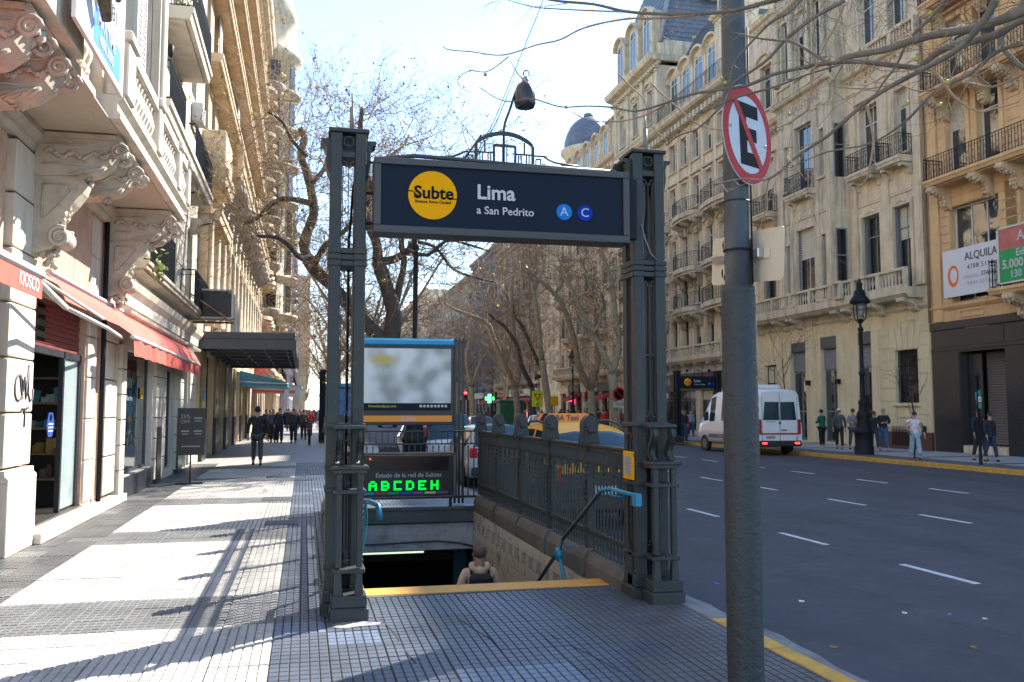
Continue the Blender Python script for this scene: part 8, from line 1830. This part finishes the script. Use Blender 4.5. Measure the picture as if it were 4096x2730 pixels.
# ---------------------------------------------------------------- people
def skin(V, E_, Rr, lv=1):
    me = bpy.data.meshes.new('sk'); me.from_pydata([tuple(p) for p in V], E_, []); o = bpy.data.objects.new('sk', me)
    mo = o.modifiers.new('s', 'SKIN'); mo.use_smooth_shade = True; mo.branch_smoothing = .6
    for i, r in enumerate(Rr):
        sv = me.skin_vertices[0].data[i]; sv.radius = r if isinstance(r, tuple) else (r, r); sv.use_root = i == 0
    if lv: su = o.modifiers.new('u', 'SUBSURF'); su.levels = lv; su.render_levels = lv
    m2 = bake(o)
    return m2
skinm = M('skin', (.40, .24, .17), .6, .06, 9, 0)
def cm(name, c, rough=.85): return M('cloth_' + name, c, rough, .22, 7, .25, 40)
hairc = {'dark': (.015, .012, .010), 'brown': (.06, .035, .02), 'grey': (.25, .25, .25), 'short': (.09, .06, .045)}
def person(label, x, y, rz, h=1.72, top=('black', (.015, .015, .018)), legs=('dark_jeans', (.02, .025, .04)), shoes=('shoe_black', (.02, .02, .02)), hair='dark', stride=.0, arms='hang', long=False, z=0., lean=0., wide=1., bag=None, cap=None, long_hair=False, group='people walking in the avenue', lv=1, wide_legs=False, hood=None, foot2=0.):
    t = thing('person', label, 'person', (x, y, z), group); s = h / 1.74
    def W(p): return Vector(p) * s
    st = stride
    hip = (0, 0, .94); che = (0, .02 + lean, 1.30); neck = (0, .02 + lean, 1.50); hd = (0, .045 + lean, 1.63)
    kL, kR = (-.095, st * .30 + .02, .52), (.095, -st * .22 + .03, .52); fL, fR = (-.10, st * .52, .08), (.10, -st * .50, .10 if st else .08)
    tL, tR = (-.11, st * .52 + .15, .035), (.11, -st * .50 + .13, .04)
    sh = .175 * wide
    if arms == 'hang': aL = [(-sh, lean, 1.43), (-sh - .07, -st * .12 + lean, 1.17), (-sh - .08, -st * .25 + .05 + lean, .93), (-sh - .075, -st * .28 + .06 + lean, .82)]; aR = [(sh, lean, 1.43), (sh + .07, st * .12 + lean, 1.17), (sh + .08, st * .25 + .05 + lean, .93), (sh + .075, st * .28 + .06 + lean, .82)]
    elif arms == 'front': aL = [(-sh, lean, 1.43), (-sh - .06, .03, 1.18), (-.10, .24, 1.14), (-.02, .27, 1.16)]; aR = [(sh, lean, 1.43), (sh + .06, .03, 1.18), (.10, .24, 1.14), (.03, .28, 1.17)]
    elif arms == 'hip': aR = [(sh, lean, 1.43), (sh + .20, -.05, 1.22), (sh + .03, .05, 1.04), (sh - .02, .08, 1.02)]; aL = [(-sh, lean, 1.43), (-sh - .08, 0, 1.17), (-sh - .16, .04, .93), (-sh - .17, .05, .82)]
    body = [hip, (0, 0, 1.12), che, neck, hd, (0, .05 + lean, 1.70), (-.09, .0, .90), kL, fL, tL, (.09, .0, .90), kR, fR, tR] + aL + aR
    E_ = [(0, 1), (1, 2), (2, 3), (3, 4), (4, 5), (0, 6), (6, 7), (7, 8), (8, 9), (0, 10), (10, 11), (11, 12), (12, 13), (2, 14), (14, 15), (15, 16), (16, 17), (2, 18), (18, 19), (19, 20), (20, 21)]
    rr = [(.13, .10), (.12, .09), (.13, .085), .055, .085, .062, .085, .058, .042, .035, .085, .058, .042, .035, .055, .042, .032, .030, .055, .042, .032, .030]
    def put(me, nm, m_):
        me.materials.clear(); me.materials.append(m_); o = bpy.data.objects.new(nm, me); link(o, t, (x, y, z)); o.rotation_euler.z = rz; return o
    put(skin([W(p) for p in body], E_, [tuple(q * s for q in r) if isinstance(r, tuple) else r * s for r in rr], lv), 'body', skinm)
    # jacket / shirt
    w_ = wide; lo_ = .70 if long else .93
    jv = [(0, 0, 1.0)] + [(0, 0, 1.14), che, (0, .02 + lean, 1.46)] + aL[:3] + aR[:3] + ([(0, 0, .86), (0, .0, lo_)] if long else [(0, 0, .93)])
    je = [(0, 1), (1, 2), (2, 3), (2, 4), (4, 5), (5, 6), (2, 7), (7, 8), (8, 9), (0, 10)] + ([(10, 11)] if long else [])
    jr = [(.165 * w_, .125), (.165 * w_, .125), (.185 * w_, .135), (.075, .075), .078, .062, .052, .078, .062, .052, (.175 * w_, .135)] + ([(.18 * w_, .14)] if long else [])
    sleeves = arms != 'hip'
    if not sleeves: jv[5] = tuple((a + b) / 2 for a, b in zip(aL[0], aL[1])); jv[8] = tuple((a + b) / 2 for a, b in zip(aR[0], aR[1])); jv.pop(9); je = [e for e in je if 9 not in e]; je = [tuple(q - 1 if q > 9 else q for q in e) for e in je]; jr.pop(9); jv.pop(6); je = [e for e in je if 6 not in e]; je = [tuple(q - 1 if q > 6 else q for q in e) for e in je]; jr.pop(6)
    put(skin([W(p) for p in jv], je, [tuple(q * s for q in r) if isinstance(r, tuple) else r * s for r in jr], lv), 'coat' if long else 'jacket', cm(*top))
    kk = 1.9 if wide_legs else 1.0
    lv_ = [(0, 0, .96), (-.09, 0, .88), kL, (fL[0], fL[1], .13), (.09, 0, .88), kR, (fR[0], fR[1], .15)]
    put(skin([W(p) for p in lv_], [(0, 1), (1, 2), (2, 3), (0, 4), (4, 5), (5, 6)], [q * s for q in (.15, .105, .078 * (1.2 if wide_legs else 1), .062 * kk, .105, .078 * (1.2 if wide_legs else 1), .062 * kk)], lv), 'trousers', cm(*legs))
    sm = cm(*shoes)
    for (f_, t_) in ((fL, tL), (fR, tR)): put(skin([W((f_[0], f_[1] - .03, .05)), W((f_[0], f_[1] + .08, .045)), W((t_[0], t_[1], .035))], [(0, 1), (1, 2)], [.052 * s, .05 * s, .038 * s], lv), 'shoe', sm)
    if hair:
        hm = M('hair_' + hair, hairc[hair], .7, .3, 20, .3, 80); hb = MB()
        c = Vector(hd) * s + Vector((0, -.018, .03)) * s
        prof_n = 10
        for i in range(5):
            pass
        hb.blob(c, .103 * s, 12, sq=(.86, 1.02, .98 if hair != 'short' else .9), jit=.05)
        if long_hair: hb.blob(c + Vector((0, -.05, -.12)) * s, .10 * s, 10, sq=(.95, .6, 1.3), jit=.1)
        o = put(hb.mesh('hair', hm), 'hair', hm)
        # face: nose, ears, dark eyes and mouth
        hc = Vector(hd) * s
        for q, r_, sq_, nm in (((0, .085, -.005), .018, (.7, 1, 1.2), 'nose'), ((-.085, -.005, 0), .022, (.4, .8, 1.2), 'ear'), ((.085, -.005, 0), .022, (.4, .8, 1.2), 'ear')): put(MB().blob(hc + Vector(q) * s, r_ * s, 6, sq=sq_).mesh(nm, skinm), nm, skinm)
        eb = MB(); eb.blob(hc + Vector((-.032, .078, .018)) * s, .010 * s, 6); eb.blob(hc + Vector((.032, .078, .018)) * s, .010 * s, 6); eb.blob(hc + Vector((0, .08, -.045)) * s, .02 * s, 6, sq=(1, .4, .3)); put(eb.mesh('eyes_and_mouth', M('dark_features', (.06, .02, .018), .5, 0, bump=0)), 'eyes_and_mouth', MATS['dark_features'])
    for a_ in (aL, aR):      # fingers: a palm with five short bent fingers
        hb = MB(); p = Vector(a_[3]) * s; d = (Vector(a_[3]) - Vector(a_[2])).normalized(); o_ = d.orthogonal().normalized()
        for q in range(4): b = p + o_ * (q - 1.5) * .017 * s; hb.tube([b, b + d * .05 * s, b + d * (.075 + .008 * (q % 2)) * s + Vector((0, .02, 0)) * s], [.009 * s, .008 * s, .006 * s], 5)
        b = p + o_ * .03 * s; hb.tube([b, b + (d + o_ * .6).normalized() * .045 * s], [.011 * s, .007 * s], 5); put(hb.mesh('fingers', skinm), 'fingers', skinm)
    if cap: hb = MB().blob(Vector(hd) * s + Vector((0, -.005, .05)) * s, .105 * s, 12, sq=(.9, 1, .75)).box(-.07 * s, .08 * s, 1.66 * s, .07 * s, .2 * s, 1.675 * s, b=.005); put(hb.mesh('cap', cm(*cap)), 'cap', cm(*cap))
    if bag:
        hb = MB().box(-.15 * s, -.30 * s, 1.02 * s, .15 * s, -.12 * s, 1.42 * s, b=.05 * s)
        hb.tube([(-.11 * s, -.14 * s, 1.40 * s), (-.12 * s, 0, 1.50 * s), (-.13 * s, .12 * s, 1.40 * s), (-.14 * s, .10 * s, 1.15 * s), (-.12 * s, -.12 * s, 1.08 * s)], .018 * s, 5).tube([(.11 * s, -.14 * s, 1.40 * s), (.12 * s, 0, 1.50 * s), (.13 * s, .12 * s, 1.40 * s), (.14 * s, .10 * s, 1.15 * s), (.12 * s, -.12 * s, 1.08 * s)], .018 * s, 5)
        bt = thing('backpack', bag[2], 'backpack', (x, y, z)); me = hb.mesh('bag', cm(bag[0], bag[1])); o = bpy.data.objects.new('bag', me); link(o, bt, (x, y, z)); o.rotation_euler.z = rz
    if hood:
        hb = MB(); c = Vector((0, -.055, 1.47)) * s
        for i in range(9): a = math.pi * (i / 8); hb.blob(c + Vector((math.cos(a) * .105, -.03 * math.sin(a), .02 - .05 * math.sin(a))) * s, .048 * s, 7, sq=(1, 1, .9), jit=.1)
        hb.blob(c + Vector((0, -.03, -.045)) * s, .08 * s, 9, sq=(1.1, .7, .9), jit=.08)
        hb.tube([Vector((-.04, .08, 1.5)) * s, Vector((-.1, .02, 1.5)) * s, Vector((-.1, -.06, 1.48)) * s], .04 * s, 6).tube([Vector((.04, .08, 1.5)) * s, Vector((.1, .02, 1.5)) * s, Vector((.1, -.06, 1.48)) * s], .04 * s, 6)
        put(hb.mesh('hood', cm(*hood)), 'hood', cm(*hood))
    return t
# the man going down the stairs
beige = ('beige_hoodie', (.60, .43, .28))
person('man with cropped hair in a beige hooded top going down the station stairs', 2.31, 11.85, R(-6), 1.76, beige, ('stair_jeans', (.03, .035, .05)), hair='short', z=-1.86, bag=('black_pack', (.012, .013, .018), 'black backpack worn by the man on the stairs'), hood=beige, stride=.35, wide=1.08, lv=2, group=None)
MB().box(2.40, 11.50, -.66, 2.45, 11.515, -.58).build('bag_logo', wht, None) if False else None
# right pavement
P = person; A = R(180)
P('man in a green hooded top looking at his phone beside the back of the van', 22.4, 35.6, R(20), 1.72, ('green_hoodie', (.01, .10, .085)), ('black_trousers', (.012, .012, .014)), ('white_shoe', (.5, .5, .5)), arms='front')
P('man in a white cap and open dark jacket near the lamp post', 22.6, 34.6, R(150), 1.76, ('grey_and_black_jacket', (.06, .065, .07)), ('black_trousers', (.012, .012, .014)), cap=('white_cap', (.55, .55, .55)), stride=.4)
P('man in a grey top with dark sleeves looking down beside the lamp post', 23.0, 34.2, R(165), 1.74, ('grey_hoodie', (.20, .19, .21)), ('blue_jeans', (.03, .05, .10)), arms='front', stride=.3)
P('blonde woman half hidden behind the black lamp post', 23.4, 33.3, R(160), 1.64, ('dark_coat', (.03, .03, .035)), ('blue_jeans', (.03, .05, .10)), ('white_shoe', (.5, .5, .5)), hair='brown', long_hair=True, stride=.3)
P('grey haired man in a black jacket and blue jeans striding past the bank', 23.2, 32.4, R(155), 1.76, ('black_jacket', (.012, .013, .018)), ('bright_jeans', (.03, .10, .20)), ('brown_shoe', (.12, .05, .04)), hair='grey', stride=.6, arms='front')
P('woman in a white top and wide pale jeans, hand on hip, at the kerb', 20.55, 27.0, R(165), 1.64, ('white_top', (.55, .52, .58)), ('pale_wide_jeans', (.22, .34, .42)), ('dark_sneaker', (.05, .05, .06)), arms='hip', wide_legs=True, stride=.3)
wl = thing('shoulder_bag', 'small dark shoulder bag on the arm of the woman in the white top', 'bag', (20.9, 27, 1)); MB().box(20.78, 26.86, .92, 20.95, 26.98, 1.15, b=.03).tube([(20.8, 26.9, 1.15), (20.7, 26.95, 1.38), (20.86, 26.95, 1.15)], .012, 5).build('bag', blackm, wl)
P('man in dark clothes half hidden behind the green plated post', 22.2, 25.9, R(170), 1.74, ('black_jacket', (.012, .013, .018)), ('dark_jeans', (.02, .025, .04)), hair='brown', stride=.4, long=False)
P('woman in a black jacket and navy trousers in front of the granite shop', 22.1, 25.3, R(185), 1.62, ('black_puffer', (.014, .014, .018)), ('navy_trousers', (.012, .03, .08)), hair='dark', stride=.35, wide=1.15)
# left pavement
P('man in a long dark coat walking away down the left pavement', -1.38, 28.6, R(4), 1.80, ('long_dark_coat', (.012, .016, .022)), ('brown_trousers', (.06, .055, .05)), ('shoe_black', (.02, .02, .02)), stride=.35, long=True, wide=1.1, group='people on the left pavement')
crowd = [(-1.75, 50, 1.68, (.18, .02, .04), 'woman in a dark red top left of the far group on the left pavement'), (-1.2, 47.5, 1.76, (.02, .02, .03), 'man in black walking towards us in the far left group'), (-1.55, 48.2, 1.72, (.04, .08, .15), 'person in a dark blue jacket beside the man in black on the left pavement'), (-.5, 47.3, 1.74, (.02, .035, .035), 'man in a dark green jacket walking right of the far left group'),
         (.0, 53, 1.7, (.10, .06, .05), 'person in a brown jacket near the parked motorcycle'), (-2.2, 56, 1.7, (.05, .04, .10), 'person in purple further back by the left facades')]
for i, (x, y, h, c, lb) in enumerate(crowd): P(lb, x, y, A if i != 4 else 0, h, ('crowd_%d' % i, c), ('dark_jeans', (.02, .025, .04)), stride=.35, group='people on the left pavement', lv=0)
# background crowds: copies of a few figures
def copyp(src, lb, x, y, rz, grp):
    c_ = src['label'].split(' in a ')[1].split(' by ')[0]; lb = lb.replace('PERSON', 'pedestrian in a ' + c_); grp = grp + ', ' + c_
    r = src.copy(); COL.objects.link(r); r.location = (x, y, 0); WO[r.name] = Vector((x, y, 0)); r['label'] = lb; r['group'] = grp
    for ch in src.children: c = ch.copy(); COL.objects.link(c); c.parent = r; c.rotation_euler.z = rz
    return r
base_p = [P('person in a %s by the far shop fronts across the avenue' % n, x, y, R(a), h, ('far_%s' % n.split()[0], c), (['blue_jeans', (.03, .05, .10)]), stride=.4, lv=0, group='people across the avenue', long_hair=lh) for n, c, x, y, a, h, lh in
          (('red jacket', (.45, .02, .03), 20.9, 61, 90, 1.68, False), ('navy coat', (.015, .025, .06), 22.3, 58.5, 200, 1.75, False), ('black coat', (.012, .012, .014), 21.6, 57.6, 20, 1.72, True), ('pale denim shirt', (.18, .24, .32), 21.3, 58.6, 180, 1.66, True), ('burgundy scarf', (.20, .015, .03), 20.9, 56.6, 160, 1.7, False))]
far_names = ['far person by the shop windows across the avenue, a few pixels tall']
k = 0
for (xa, xb, ya, yb, n) in ((20.8, 24.5, 60, 72, 10), (20.8, 24.5, 74, 96, 16), (21, 24.6, 98, 125, 12), (20.5, 24.5, 53, 57, 5), (19.6, 21.2, 45.5, 51, 7)):
    for _ in range(n): copyp(rnd.choice(base_p), 'small distant PERSON along the shops across the avenue', rnd.uniform(xa, xb), rnd.uniform(ya, yb), rnd.uniform(0, 6.28), 'distant pedestrians across the avenue')
for _ in range(34): copyp(rnd.choice(base_p), 'small distant PERSON at the far end of the left pavement', rnd.uniform(-2.6, 2.2), rnd.uniform(56, 125), rnd.choice((0, A)), 'distant pedestrians on the left pavement')

if bpy.data.scenes.get('bake'): bpy.data.scenes.remove(bpy.data.scenes['bake'])
